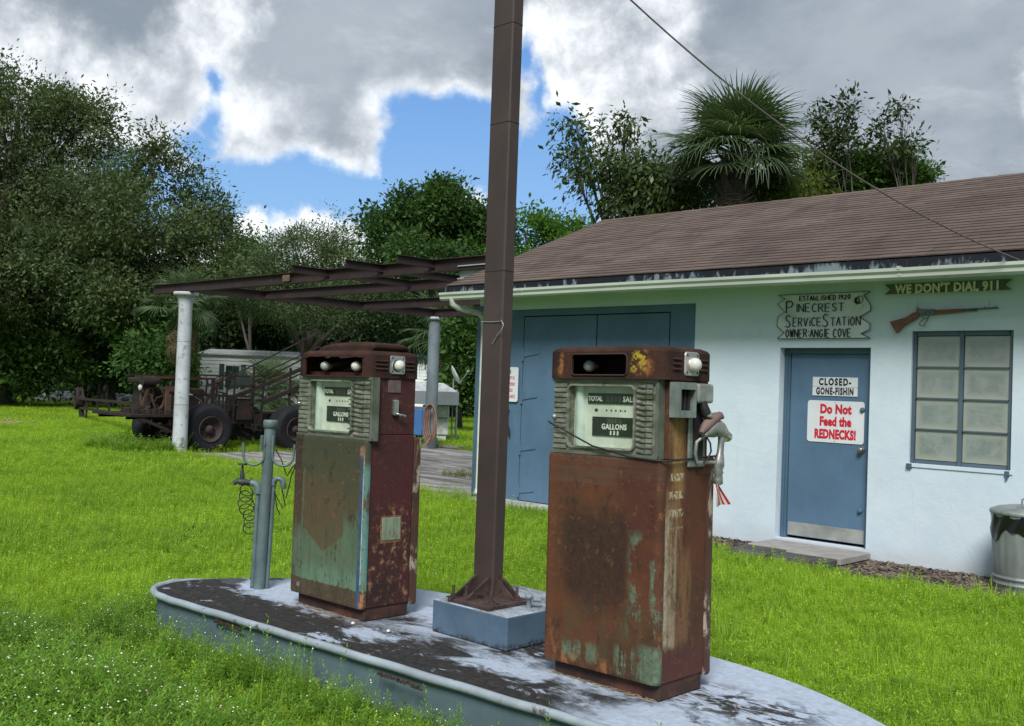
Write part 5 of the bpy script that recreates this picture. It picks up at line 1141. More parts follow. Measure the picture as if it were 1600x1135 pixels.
# straw litter by the feet
stm = pmat('dry_straw', (.28, .21, .12), .9, var=.4)
st_ = MB(); rl = random.Random(9)
for cx_, cy_, n_ in ((-4.76, 3.44, 150), (-2.85, 3.545, 170), (-2.45, 3.75, 30), (-4.1, 3.3, 14)):
    for k in range(n_):
        a = rl.gauss(0, .18) if n_ > 100 else rl.gauss(0, .2); x = cx_+max(-.28, min(.28, a)); y = cy_-abs(rl.gauss(0, .018))+.045 if n_ > 100 else cy_+rl.gauss(0, .12)
        th = rl.uniform(-.7, .7); l = rl.uniform(.012, .04); st_.bar((x, y, IZ+.003+rl.random()*.006), (x+l*math.cos(th), y+l*math.sin(th)*.5, IZ+.003+rl.random()*.007), .0016)
st_.obj('dry_straw', stm, label='dry straw bits gathered at the feet of the pumps', cat='straw', kind='stuff', fix=False)
pbm = pmat('white_pebble', (.7, .7, .66), .7)
for i, (x, y) in enumerate(((-4.17, 3.46), (-4.42, 3.42))):
    MB().lathe([(.0, 0), (.010, .002), (.012, .007), (.007, .013), (0, .014)], 10, (0, 0, 0)).obj('white_pebble', pbm, label=('white pebble on the island before the block' if i == 0 else 'white pebble at the foot of the left pump'), cat='pebble').location = (x, y, IZ)

# ------------------------------------------------------------------ water standpipe with hose hooks
fp_m = pmat('grey_green_pipe', (.115, .165, .175), .5, .1, var=.18, vs=9, col2=(.05, .05, .045), c2=(.62, .7), c2s=14); ir = pmat('dark_iron', (.045, .055, .052), .6, .3, var=.3, vs=20)
wp = thing('water_standpipe', 'grey capped pipe post with a garden tap and two hose hooks', 'standpipe', (-5.522, 3.535, IZ))
rt = Vector((.719, .694, 0))   # the hooks lie in one upright plane
def hp(u, v=0.0, z=0.0): return Vector((rt.x*u-rt.y*v*1.0, rt.y*u+rt.x*v, z))
MB().tube([hp(0, 0, 0), hp(.028, 0, 1.0)], .035, 20).obj('post', fp_m, wp)
MB().lathe([(.036, -.005), (.044, .0), (.045, .035), (.041, .045), (0, .047)], 20, tuple(hp(.028, 0, 1.0))).obj('cap', fp_m, wp)
MB().tube([hp(-.045, .01, 0), hp(-.035, .01, .60)], .014, 12).tube([hp(-.035, .01, .585), hp(-.035, .01, .625), hp(-.055, .01, .648), hp(-.08, .01, .65)], [.024, .024, .022, .022], 12).obj('supply_pipe', fp_m, wp)
MB().tube([hp(.045, .01, 0), hp(.062, .01, .66)], .013, 12).tube([hp(.06, .01, .64), hp(.062, .01, .67), hp(.085, .01, .685), hp(.115, .01, .675), hp(.122, .01, .645), hp(.122, .01, .62)], [.02, .02, .018, .018, .019, .014], 12).obj('return_pipe', fp_m, wp)
tp_ = MB(); tp_.tube([hp(-.06, .01, .65), hp(-.10, .01, .652), hp(-.13, .0, .655), hp(-.165, 0, .66), hp(-.185, 0, .645)], [.014, .017, .024, .017, .016], 12); tp_.tube([hp(-.135, 0, .655), hp(-.135, 0, .70), hp(-.135, 0, .735), hp(-.135, 0, .765)], [.018, .014, .008, .006], 10)
tp_.obj('tap', ir, wp)
tw = MB(); tw.tube([hp(-.135+.025*math.cos(a), .025*math.sin(a), .765) for a in [k*.524 for k in range(13)]], .005, 6, cap=False)
for a in (0, 1.57, .785, 2.36): tw.tube([hp(-.135-.025*math.cos(a), -.025*math.sin(a), .765), hp(-.135+.025*math.cos(a), .025*math.sin(a), .765)], .003, 5)
tw.obj('tap_wheel', ir, wp)
for sg_, n_ in ((-1, 'L'), (1, 'R')):
    p0 = .005 if sg_ < 0 else .055
    pts = [hp(p0-.0, -.03, .95), hp(p0, -.03, .86)]+[hp(p0+sg_*(.065-.065*math.cos(a)), -.03, .82-.055*math.sin(a)) for a in [k*math.pi/8 for k in range(9)]]+[hp(p0+sg_*.132, -.03, .86), hp(p0+sg_*.134, -.03, .90)]
    MB().tube(pts, .0075, 8).obj('hose_hook', fp_m, wp)
for sg_ in (-1, 1): MB().rbox(-.004, .004, -.01, .01, .86, .95, b=.002, seg=1, mat=Matrix.Translation(hp(.02+sg_*.035, -.025))).obj('bracket', fp_m, wp)
rh = random.Random(4); co = []
for k in range(110):
    a = k*.42; u = -.075+.045*math.sin(a)-.022*math.sin(k*.05); z = .63-k*.0026+.045*math.cos(a); co.append(hp(u-.02, .03+.02*math.sin(a*.7), z))
MB().tube(co, .0034, 6).obj('coiled_air_hose', blk_r, label='thin black curly hose dangling behind the pipe post', cat='hose').matrix_world = Matrix.Translation(wp.location)
co = [hp(.06, .03, .86), hp(.1, .02, .80), hp(.13, .02, .72), hp(.14, .02, .70), hp(.165, .02, .745), hp(.20, .02, .79), hp(.215, .02, .80), hp(.19, .02, .765), hp(.165, .02, .70), hp(.155, .02, .64), hp(.14, .01, .56), hp(.115, .01, .60), hp(.11, .0, .66), hp(.12, .0, .60), hp(.14, .0, .52), hp(.125, 0, .50), hp(.09, 0, .56), hp(.07, 0, .60), hp(.09, 0, .50), hp(.11, 0, .46)]
MB().tube(co, .0038, 6).obj('slack_wire', blk_r, label='black wire looping from the right hose hook', cat='wire').matrix_world = Matrix.Translation(wp.location)
# ================================================================== steel canopy frame
def beam(mb, p, q, h=.19, w=.13, tf=.014, tw=.010):
    p, q = Vector(p), Vector(q); up = Vector((0, 0, 1))
    mb.bar(p+up*(h/2-tf/2), q+up*(h/2-tf/2), w, tf); mb.bar(p-up*(h/2-tf/2), q-up*(h/2-tf/2), w, tf); mb.bar(p, q, tw, h-2*tf); return mb
pb_m = pmat('rusted_purlin', (.030, .016, .018), .75, .0, var=.3, vs=2, col2=(.055, .028, .022), c2=(.55, .7), c2s=3, coord='W', bump=.2, bs=15)
post_m = pmat('mottled_white_post', (.46, .50, .54), .75, var=.14, vs=4, col2=(.26, .28, .29), c2=(.56, .66), c2s=8, coord='W', bump=.2, bs=20)
post_g = pmat('post_shade_grey', (.16, .20, .225), .7, var=.16, vs=4, coord='W')  # white post darkened to grey: shade of the far post is painted in
cn = thing('steel_canopy', 'bare rusty steel canopy of open beams, roofless, left of the building', 'canopy', (-15, 12, 0))
def pc_(o): o.matrix_parent_inverse = Matrix.Translation((15, -12, 0)); return o
for i, (y, x0, x1) in enumerate(((10.15, -20.3, -10.32), (11.97, -18.99, -10.32), (14.57, -18.99, -10.32), (16.80, -19.3, -10.32))):
    o = pc_(beam(MB(), (x0, y, 3.375), (x1, y, 3.375)).obj('long_beam', pb_m, cn))
for x, y0, y1 in ((-18.93, 10.22, 16.73),): pc_(beam(MB(), (x, y0, 3.372), (x, y1, 3.372)).obj('cross_beam', pb_m, cn))
for x in (-14.15, -12.72, -11.50):
    for y0, y1 in ((9.42, 10.14), (10.16, 11.9), (12.04, 14.5), (14.64, 16.73)): pc_(beam(MB(), (x, y0, 3.405), (x, y1, 3.405), .12, .08, .008, .007).obj('joist', pb_m, cn))
pc_(MB().box(-15.42, -15.2, 10.078, 10.083, 3.32, 3.43).obj('tag_plate', pmat('old_tag', (.13, .10, .05), .8, var=.4, vs=20, coord='W'), cn))
pn = thing('canopy_post', 'speckled white round post holding the near corner of the steel canopy frame', 'post', (-18.93, 10.15, 0), group='posts of the canopy frame')
MB().lathe([(.155, 0), (.145, .2), (.13, 2.9), (.138, 3.04), (.17, 3.17), (.185, 3.20)], 24).obj('shaft', post_m, pn); MB().lathe([(.205, 3.20), (.24, 3.205), (.245, 3.24), (.24, 3.272), (0, 3.273)], 24).obj('top_plate', post_m, pn)
MB().lathe([(.1345, 2.28), (.1355, 2.29)], 24).lathe([(.1425, 1.02), (.142, 1.03)], 24).obj('strap', post_g, pn)
pf = thing('canopy_post', 'round post with its shade put into the grey colour, at the far end of the canopy slab', 'post', (-18.93, 16.80, 0), group='posts of the canopy frame')
MB().lathe([(.16, 0), (.155, .2), (.14, 3.12), (.145, 3.2)], 24).obj('shaft', post_g, pf); MB().lathe([(.145, 3.2), (.20, 3.205), (.20, 3.27), (0, 3.273)], 24).obj('top_plate', post_m, pf)
hs = MB(); hm = pmat('tan_hose', (.26, .14, .10), .6, var=.2, coord='W')
for k in range(4):
    hs.tube([(-18.68+(.10+.05*k)*math.cos(a)+.012*k, 16.60-.03*k, .72+(.36+.035*k)*math.sin(a)-.02*k) for a in [j*math.pi/10 for j in range(21)]], .017, 8, cap=False)
hs.tube([(-18.6, 16.5, .3), (-18.55, 16.3, .14), (-18.75, 16.1, .06), (-18.4, 15.9, .06)], .017, 8)
hs.obj('coiled_garden_hose', hm, label='tan garden hose coiled on the far grey canopy post', cat='hose')
cool = thing('blue_cabinet', 'bright blue cabinet standing behind the left pump beside the grey post', 'cabinet', (-19.85, 17.2, 0))
MB().rbox(-.35, .4, -.28, .28, .32, .98, b=.02).obj('cabinet', pmat('sky_blue_enamel', (.07, .20, .50), .4, var=.08), cool); MB().box(-.33, .38, -.26, .26, .98, 1.02).obj('lid', post_g, cool)
for x in (-.3, .32): 
    for y in (-.22, .22): MB().box(x-.02, x+.02, y-.02, y+.02, 0, .32).obj('leg', blk_r, cool)
MB().rbox(-19.35, -18.2, 17.05, 17.4, .045, .12, b=.02, seg=1).obj('timber_sleeper', lg_m, label='low weathered timber on the slab by the far post', cat='timber')

# ------------------------------------------------------------------ swamp buggy
rust1 = pmat('dark_rust', (.018, .011, .009), .85, var=.45, vs=6, bump=.5, bs=30, col2=(.040, .021, .014), c2=(.55, .7), c2s=5, coord='W'); rust2 = pmat('red_rust', (.08, .028, .02), .8, var=.3, vs=6, coord='W'); tyre_m = pmat('black_tyre', (.012, .013, .017), .75, var=.3, vs=5, bump=.3, coord='W', spec=.3); hub_m = pmat('dusty_hub', (.045, .032, .03), .85, var=.3, vs=9, coord='W'); wht = pmat('chipped_white', (.5, .52, .48), .7, var=.2, vs=20, coord='W'); rust3 = pmat('ochre_rust_sheet', (.075, .045, .028), .85, var=.35, vs=5, coord='W')
bg = thing('swamp_buggy', 'derelict rusty swamp buggy on fat black tyres beside the near canopy post', 'swamp buggy', (-19.94, 10.90, 0))
def B(x, y, z): return Vector(((x+19.4)*1.028, (y-10.6)*1.028, 1.028*z-.045))
def bbar(mb, a, b, w=.05, h=None): return mb.bar(B(*a), B(*b), w, h)
def wheel(x, y, r=.50, wd=.44, sgn=1):
    c = B(x, y, r); c.z = r-.01
    T_ = Matrix.Translation(c)
    ty = MB().lathe([(r*.50, -wd/2+.02), (r*.62, -wd/2), (r*.86, -wd/2+.005), (r*.96, -wd/2+.06), (r, -wd/4), (r*1.005, 0), (r, wd/4), (r*.96, wd/2-.06), (r*.86, wd/2-.005), (r*.80, wd/2+.006), (r*.74, wd/2), (r*.62, wd/2), (r*.50, wd/2-.02)], 36, axis='X', mat=T_)
    w_ = ty.obj('wheel', tyre_m, bg)
    MB().lathe([(r*.51, wd/2-.02), (r*.49, wd/2+.01), (r*.47, wd/2-.02), (r*.44, wd/2-.10), (r*.30, wd/2-.13), (r*.16, wd/2-.11), (r*.15, wd/2-.04), (0, wd/2-.03)], 28, axis='X', mat=T_).obj('rim', hub_m, w_)
    mb = MB()
    for k in range(6): a = k*math.pi/3; mb.lathe([(.016, wd/2-.12), (.014, wd/2-.09), (0, wd/2-.088)], 8, (0, r*.24*math.cos(a), r*.24*math.sin(a)), 'X', mat=T_)
    mb.obj('wheel_nuts', rust1, w_)
    return w_
wheel(-18.75, 10.6, .53); wheel(-18.75, 12.62, .52, .5); wheel(-20.75, 10.55); wheel(-20.75, 12.7)
# axles and chassis rails
mb = MB(); mb.tube([B(-18.9, 10.6, .5), B(-20.6, 10.55, .5)], .06, 10).tube([B(-18.9, 12.62, .52), B(-20.6, 12.7, .52)], .07, 10).lathe([(.0, -.18), (.13, -.1), (.16, 0), (.13, .1), (0, .18)], 14, tuple(B(-19.7, 12.65, .5)), 'X').obj('axle', rust1, bg)
for x in (-19.1, -20.3): mb = MB(); bbar(mb, (x, 9.1, .78), (x, 13.4, .80), .08, .12); mb.obj('chassis_rail', rust1, bg)
mb = MB(); bbar(mb, (-18.95, 10.9, .77), (-18.95, 12.1, .74), .05, .22); mb.obj('side_plate', rust1, bg)
# front deck with fold down braces
mb = MB(); mb.box(*[v for v in (B(-20.4, 0, 0).x, B(-18.7, 0, 0).x, B(0, 9.0, 0).y, B(0, 10.32, 0).y)], B(0, 0, .785).z, B(0, 0, .835).z); mb.obj('front_deck', rust1, bg)
mb = MB(); mb.prism([(B(0, 9.0, 0).y, B(0, 0, .83).z), (B(0, 9.3, 0).y, B(0, 0, .66).z), (B(0, 9.3, 0).y, B(0, 0, .83).z)], B(-18.78, 0, 0).x, B(-18.72, 0, 0).x, 'X'); bbar(mb, (-18.74, 9.25, .74), (-18.74, 10.0, .44), .04, .06); bbar(mb, (-18.74, 10.02, .82), (-18.74, 10.02, .48), .05); bbar(mb, (-18.74, 9.62, .52), (-18.74, 10.25, .48), .03); mb.obj('deck_brace', rust1, bg)
mb = MB(); mb.tube([B(-18.7, 10.0, .74), B(-18.7, 10.14, .77)], .055, 12).tube([B(-18.7, 10.14, .76), B(-18.7, 10.22, .78)], .03, 8); mb.obj('pipe_end', wht, bg)
rn = random.Random(2); mb = MB()
for k in range(26): x, y = rn.uniform(-20.2, -18.8), rn.gauss(9.45, .16); s_ = rn.uniform(.03, .09); mb.rbox(*[v for v in (B(x, 0, 0).x, B(x, 0, 0).x+s_*1.6, B(0, y, 0).y, B(0, y, 0).y+s_*1.4)], B(0, 0, .83).z, B(0, 0, .83).z+s_*1.3, b=.008, seg=1)
mb.obj('scrap_heap', rust1, bg)
# engine with flywheel and pulleys
def spoke_wheel(c, r, w_, nm, mm, ax='X', n=5):
    T_ = Matrix.Translation(B(*c)); mb = MB(); mb.lathe([(r, -w_/2), (r+.012, 0), (r, w_/2), (r*.88, w_/2), (r*.88, -w_/2), (r, -w_/2)], 28, axis=ax, mat=T_, smooth=False); mb.lathe([(.05, -w_), (.05, w_)], 10, axis=ax, mat=T_)
    for k in range(n):
        a = k*2*math.pi/n+.3; d = Vector((0, math.cos(a), math.sin(a))) if ax == 'X' else Vector((math.cos(a), 0, math.sin(a))); mb.bar(B(*c)+d*.04, B(*c)+d*r*.92, .03, .03, up=(1, 0, 0) if ax == 'X' else (0, 1, 0))
    return mb.obj(nm, mm, bg)
spoke_wheel((-19.3, 9.72, 1.12), .27, .06, 'flywheel', rust3)
mb = MB(); mb.rbox(*[v for v in (B(-20.1, 0, 0).x, B(-19.4, 0, 0).x, B(0, 9.72, 0).y, B(0, 10.9, 0).y)], B(0, 0, .85).z, B(0, 0, 1.35).z, b=.03); mb.obj('engine_block', rust1, bg)
mb = MB(); mb.rbox(*[v for v in (B(-20.1, 0, 0).x, B(-19.5, 0, 0).x, B(0, 9.55, 0).y, B(0, 10.0, 0).y)], B(0, 0, 1.42).z, B(0, 0, 1.54).z, b=.04); mb.obj('fuel_tank', rust1, bg)
mb = MB(); mb.tube([B(-19.25, 9.45, 1.47), B(-19.25, 9.72, 1.47)], .11, 16).obj('headlamp_drum', rust1, bg); MB().lathe([(.0, -.03), (.055, -.02), (.065, .0), (.055, .02)], 14, tuple(B(-19.2, 9.40, 1.34)), 'Y').obj('headlight', wht, bg); MB().lathe([(.0, -.03), (.03, -.02), (.035, .0)], 12, tuple(B(-19.2, 9.62, 1.42)), 'Y').obj('headlight', wht, bg)
mb = MB(); mb.tube([B(-19.0, 9.88, 1.31), B(-19.0, 10.18, 1.28), B(-19.0, 10.24, 1.2)], [.085, .09, .05], 14).tube([B(-19.0, 9.875, 1.31), B(-19.0, 9.9, 1.31)], .065, 14); mb.obj('air_cleaner', rust2, bg)
mb = MB(); mb.box(*[v for v in (B(-18.98, 0, 0).x, B(-18.94, 0, 0).x, B(0, 10.04, 0).y, B(0, 10.24, 0).y)], B(0, 0, .84).z, B(0, 0, 1.30).z); mb.box(*[v for v in (B(-18.99, 0, 0).x, B(-18.95, 0, 0).x, B(0, 9.82, 0).y, B(0, 9.93, 0).y)], B(0, 0, .84).z, B(0, 0, 1.4).z); mb.obj('radiator_stand', rust3, bg)
for a, b_ in (((-19.2, 9.55, 1.3), (-19.2, 9.45, 1.0)), ((-19.2, 9.62, 1.22), (-19.2, 9.75, .88)), ((-19.15, 9.6, .98), (-19.15, 9.42, .88)), ((-19.2, 10.3, 1.5), (-19.2, 10.5, 1.2)), ((-19.3, 10.5, 1.45), (-19.3, 10.2, 1.2))): mb = MB(); bbar(mb, a, b_, .03); mb.obj('strut', rust3, bg)
mb = MB(); mb.tube([B(-18.9, 10.35, 1.22), B(-18.9, 10.55, 1.12), B(-18.9, 10.6, 1.0), B(-18.85, 10.45, .96), B(-18.85, 10.5, 1.1)], .008, 6).tube([B(-18.9, 10.2, 1.24), B(-18.9, 10.4, 1.22)], .014, 6).obj('hose_loop', wht, bg)
# rails and cab cage
def rail(nm, mm, *segs, w_=.04):
    mb = MB()
    for a, b_ in segs: bbar(mb, a, b_, w_)
    return mb.obj(nm, mm, bg)
for x in (-18.85, -20.3):
    rail('top_rail', rust1, ((x, 9.69, 1.585), (x, 10.35, 1.588)), w_=.03)
    rail('hood_rail', rust2, ((x, 10.2, 1.55), (x, 10.83, 1.565)), w_=.045)
    rail('upright', rust1, ((x, 10.78, 1.56), (x, 10.78, .80)), w_=.06); rail('upright', rust1, ((x, 10.65, 1.55), (x, 10.62, 1.22)), w_=.03)
    rail('seat_rail', rust1, ((x, 11.25, 1.635), (x, 11.62, 1.63)), w_=.035)
    for yy, zt in ((11.02, 1.3), (11.27, 1.63), (11.14, 1.24), (10.93, 1.2)): rail('upright', rust1, ((x, yy, zt), (x, yy, .80)), w_=.032)
    rail('deck_rail', rust1, ((x, 10.35, 1.22), (x, 11.75, 1.215)), w_=.05); rail('deck_rail', rust1, ((x, 10.8, 1.03), (x, 11.35, 1.03)), w_=.03)
    rail('chair_frame', rust1, ((x, 11.68, 1.06), (x, 11.72, 1.55)), ((x, 11.72, 1.55), (x, 11.99, 1.55)), ((x, 11.97, 1.55), (x, 11.93, .72)), ((x, 11.7, 1.42), (x, 11.97, 1.42)), ((x, 11.7, 1.28), (x, 11.95, 1.24)), w_=.035)
    rail('chair_frame', rust1, ((x, 11.45, 1.45), (x, 11.6, 1.42)), ((x, 11.6, 1.42), (x, 11.74, 1.55)), w_=.03)
    rail('ramp_beam', rust1, ((x, 11.95, 1.10), (x, 14.4, 2.06)), w_=.09); rail('ramp_rail', rust1, ((x, 11.96, 1.33), (x, 14.4, 2.42)), w_=.03); rail('ramp_rail', rust1, ((x, 11.98, 1.60), (x, 14.4, 2.78)), w_=.03)
    rail('ramp_post', rust1, ((x, 12.62, 1.86), (x, 12.62, .85)), w_=.04); rail('ramp_post', rust1, ((x, 13.9, 2.5), (x, 13.9, .85)), w_=.04)
rail('cross_rail', rust1, ((-18.85, 11.27, 1.63), (-20.3, 11.27, 1.63)), ((-18.85, 11.98, 1.55), (-20.3, 11.98, 1.55)), ((-18.85, 10.78, 1.56), (-20.3, 10.78, 1.56)))
mb = MB(); mb.rbox(*[v for v in (B(-19.3, 0, 0).x, B(-18.86, 0, 0).x, B(0, 11.36, 0).y, B(0, 11.74, 0).y)], B(0, 0, .72).z, B(0, 0, 1.17).z, b=.02); mb.obj('tool_box', rust1, bg)
mb = MB(); mb.rbox(*[v for v in (B(-20.1, 0, 0).x, B(-19.1, 0, 0).x, B(0, 10.95, 0).y, B(0, 12.1, 0).y)], B(0, 0, .80).z, B(0, 0, .90).z, b=.01, seg=1); mb.obj('cab_floor', rust1, bg)
mb = MB(); mb.add([B(-19.6, 11.6, 1.45), B(-19.2, 11.6, 1.45), B(-19.2, 12.0, 1.45), B(-19.6, 12.0, 1.45), B(-19.4, 11.78, 1.82), B(-19.6, 11.6, 1.40), B(-19.2, 11.6, 1.40), B(-19.2, 12.0, 1.40), B(-19.6, 12.0, 1.40)], [(0, 1, 4), (1, 2, 4), (2, 3, 4), (3, 0, 4), (0, 5, 6, 1), (1, 6, 7, 2), (2, 7, 8, 3), (3, 8, 5, 0), (8, 7, 6, 5)]); mb.obj('tent_cover', pmat('dark_canvas', (.02, .03, .022), .9, coord='W'), bg)
sc = B(-19.1, 11.13, 1.60); Tm = Matrix.Translation(sc) @ Matrix.Rotation(R(38), 4, 'X')
mb = MB(); mb.tube([Tm @ Vector((.21*math.cos(a), .21*math.sin(a), 0)) for a in [k*math.pi/12 for k in range(25)]], .014, 7, cap=False)
for a in (0, 2.09, 4.19): mb.bar(Tm @ Vector((0, 0, -.02)), Tm @ Vector((.2*math.cos(a), .2*math.sin(a), 0)), .02)
mb.obj('steering_wheel', blk_r, bg); mb = MB(); mb.tube([Tm @ Vector((0, 0, 0)), B(-19.1, 10.98, 1.42), B(-19.1, 10.83, 1.2), B(-19.1, 10.7, .95)], [.03, .05, .035, .03], 10); mb.obj('steering_column', rust3, bg)
mb = MB(); mb.rbox(*[v for v in (B(-19.5, 0, 0).x, B(-19.05, 0, 0).x, B(0, 11.05, 0).y, B(0, 11.2, 0).y)], B(0, 0, .95).z, B(0, 0, 1.12).z, b=.02); mb.obj('battery_box', pmat('faded_green', (.10, .14, .10), .8, coord='W'), bg)
mb = MB(); bbar(mb, (-18.9, 11.75, 1.0), (-18.9, 11.85, .5), .03); bbar(mb, (-18.9, 11.6, .58), (-18.9, 12.0, .5), .025); mb.tube([B(-18.9, 11.0, .66), B(-18.9, 11.08, .6), B(-18.9, 11.13, .68)], .012, 6); mb.obj('hanging_linkage', rust1, bg)
mb = MB(); mb.tube([B(-18.8, 11.02, .8), B(-18.78, 11.03, .1)], .018, 6); mb.obj('jack_leg', rust1, bg)
# detached boom and tow frame left of the buggy
tf = thing('tow_frame', 'rusty towing frame on a small spoked wheel, behind and left of the buggy', 'trailer frame', (-29.0, 13.1, 0), rz=math.atan2(-2.9, 9.9))
mb = MB()
for z in (.80, .50): mb.bar((-5.0, 0, z-.08), (4.6, 0, z+.08), .07)
for k in (-3.4, -1.0, 1.2, 3.4): mb.bar((k, 0, .8), (k, 0, .15 if k < -2 else .48), .06)
mb.obj('frame', rust1, tf)
mb = MB(); mb.lathe([(.34, -.06), (.37, 0), (.34, .06), (.29, .06), (.29, -.06), (.34, -.06)], 20, (-5.1, -.1, .72), 'Y')
for k in range(6): a = k*1.05; mb.bar((-5.1, -.1, .72), (-5.1+.31*math.cos(a), -.1, .72+.31*math.sin(a)), .04)
mb.obj('wheel', rust1, tf); mb = MB(); mb.bar((-5.0, 0, .7), (-4.7, .05, .0), .14); mb.bar((-5.4, 0, 1.0), (-4.6, .0, .62), .2); mb.obj('hitch_block', rust1, tf)

# ------------------------------------------------------------------ mobile home
sid = pmat('white_siding', (.76, .80, .82), .7, var=.07, vs=1.5, coord='W'); shut = pmat('grey_green_shutter', (.045, .08, .085), .7, coord='W'); gls = pmat('window_dark_glass', (.03, .05, .045), .2, coord='W'); roofw = pmat('pale_metal_roof', (.45, .47, .48), .5, coord='W')
# local x runs along the long front, y backwards
mh = thing('mobile_home', 'white sided mobile home with dark shutters behind the swamp buggy', 'mobile home', (-47.3, 26.3, 0), rz=math.atan2(31.8-26.3, -41.7+47.3))
HL, HH, HD = 13.5, 2.72, 4.2
MB().box(0, HL, .02, HD, .35, HH).box(.2, HL-.2, .2, HD-.2, 0, .35).obj('wall', sid, mh)
sdg = MB(); z = .36
while z < HH-.02:
    sdg.add([(-.02, -.012, z), (HL+.02, -.012, z), (HL+.02, .018, z+.185), (-.02, .018, z+.185), (-.02, .02, z), (HL+.02, .02, z)], [(0, 1, 2, 3), (0, 4, 5, 1)]); z += .19
o = sdg.obj('siding', sid, mh); o['kind'] = 'stuff'
MB().box(-.15, HL+.15, -.12, HD+.1, HH, HH+.07).prism([(-.12, HH+.07), (HD/2, HH+.35), (HD+.1, HH+.07)], -.15, HL+.15, 'X').obj('roof', roofw, mh)
for x in (1.25, 6.2, 9.4):
    w_ = MB().box(x, x+.78, -.03, .0, 1.0, 2.25).obj('window', sid, mh)
    MB().box(x+.05, x+.73, -.036, -.031, 1.05, 2.2).obj('pane', gls if x < 2 else pmat('curtained_glass', (.35, .38, .4), .3, coord='W'), w_); MB().box(x+.05, x+.73, -.044, -.037, 1.6, 1.64).box(x+.37, x+.41, -.043, -.0375, 1.05, 2.2).obj('window_bar', shut if x < 2 else sid, w_)
    for xs_ in (x-.28, x+.82): MB().box(xs_, xs_+.24, -.04, -.0, .98, 2.28).obj('shutter', shut, mh)
dr = MB().box(3.55, 4.45, -.035, .0, .45, 2.38).obj('door', pmat('home_door', (.5, .55, .57), .5, coord='W'), mh); MB().box(3.47, 4.53, -.05, -.036, 2.38, 2.46).box(4.45, 4.53, -.05, -.0, .45, 2.38).obj('door_trim', sid, mh); MB().box(3.3, 4.7, -1.0, -.06, 0, .42).obj('porch_step', lg_m, mh)
# second cabin, tent and dish
c2 = thing('white_cabin', 'white cabin with blue trim glimpsed past the left pump and far post', 'cabin', (-36.2, 28.0, 0), rz=math.atan2(2.4, 2.7))
MB().box(0, 3.6, 0, 3, .2, 2.75).obj('wall', sid, c2); s2 = MB(); z = .22
while z < 2.7: s2.add([(0, -.02, z), (3.6, -.02, z), (3.6, -.003, z+.13), (0, -.003, z+.13), (0, -.002, z), (3.6, -.002, z)], [(0, 1, 2, 3), (0, 4, 5, 1)]); z += .135
o = s2.obj('siding', sid, c2); o['kind'] = 'stuff'
btr = pmat('cabin_blue_trim', (.06, .14, .24), .6); MB().box(-.25, 3.9, -.3, 3.2, 2.75, 2.9).obj('roof', btr, c2); MB().box(2.95, 3.45, -.03, -.021, 1.2, 2.45).obj('shutter', btr, c2); MB().box(3.6, 3.66, -.04, .1, .2, 2.75).obj('corner_board', btr, c2)
tn = thing('shade_tent', 'low grey hip roofed shade tent on thin legs beyond the canopy slab', 'tent', (-19.95, 18.65, 0), rz=R(47.6)); tm = pmat('tent_fabric', (.20, .23, .25), .8, var=.1, vs=2); tl = pmat('tent_leg_steel', (.20, .24, .25), .5, .4)
MB().add([(-3.2, 0, 1.43), (0, 0, 1.43), (0, 1.9, 1.43), (-3.2, 1.9, 1.43), (-2.8, .95, 1.66), (-.42, .95, 1.66)], [(0, 1, 5, 4), (2, 3, 4, 5), (1, 2, 5), (3, 0, 4)]).obj('roof_sheet', roofw, tn, fix=False)
MB().box(-3.2, 0, -.012, 0, 1.08, 1.43).obj('valance', tm, tn); MB().box(0.001, .012, 0, 1.9, 1.08, 1.43).obj('end_panel', tm, tn)
for x in (-3.17, -.03):
    for y in (.03, 1.87): MB().tube([(x, y, 0), (x, y, 1.5)], .02, 8).obj('leg', tl, tn)
sh_ = thing('white_appliance', 'white boxy appliance under the grey shade tent', 'appliance', (-21.0, 18.8, 0), rz=R(47.6)); MB().rbox(-.36, .36, -.3, .3, .25, 1.05, b=.03).box(-.3, .3, -.25, .25, .0, .25).obj('body', pmat('appliance_white', (.7, .73, .75), .4), sh_); MB().box(-.32, .32, -.31, -.301, .7, .72).obj('door_gap', blk_r, sh_)
sd_ = thing('satellite_dish', 'small pale satellite dish on a thin mast left of the building corner', 'satellite dish', (-20.55, 19.0, 0))
Tm = Matrix.Translation((0, 0, 1.85)) @ Matrix.Rotation(R(52), 4, 'Z') @ Matrix.Rotation(R(62), 4, 'Y') @ Matrix.Rotation(R(0), 4, 'X')
MB().lathe([(.0, .0), (.12, .012), (.24, .05), (.30, .085), (.295, .09), (.24, .062), (.12, .026), (0, .015)], 24, mat=Tm).obj('dish', pmat('dish_grey', (.42, .45, .46), .5), sd_); MB().tube([(0, 0, 0), (0, 0, 1.8)], .022, 8).obj('mast', tl, sd_); MB().tube([Tm @ Vector((.25, 0, .06)), Tm @ Vector((.05, 0, .42))], .012, 6).lathe([(.03, 0), (.035, .08), (0, .085)], 10, mat=Tm @ Matrix.Translation((.05, 0, .38))).obj('feed_arm', tl, sd_)

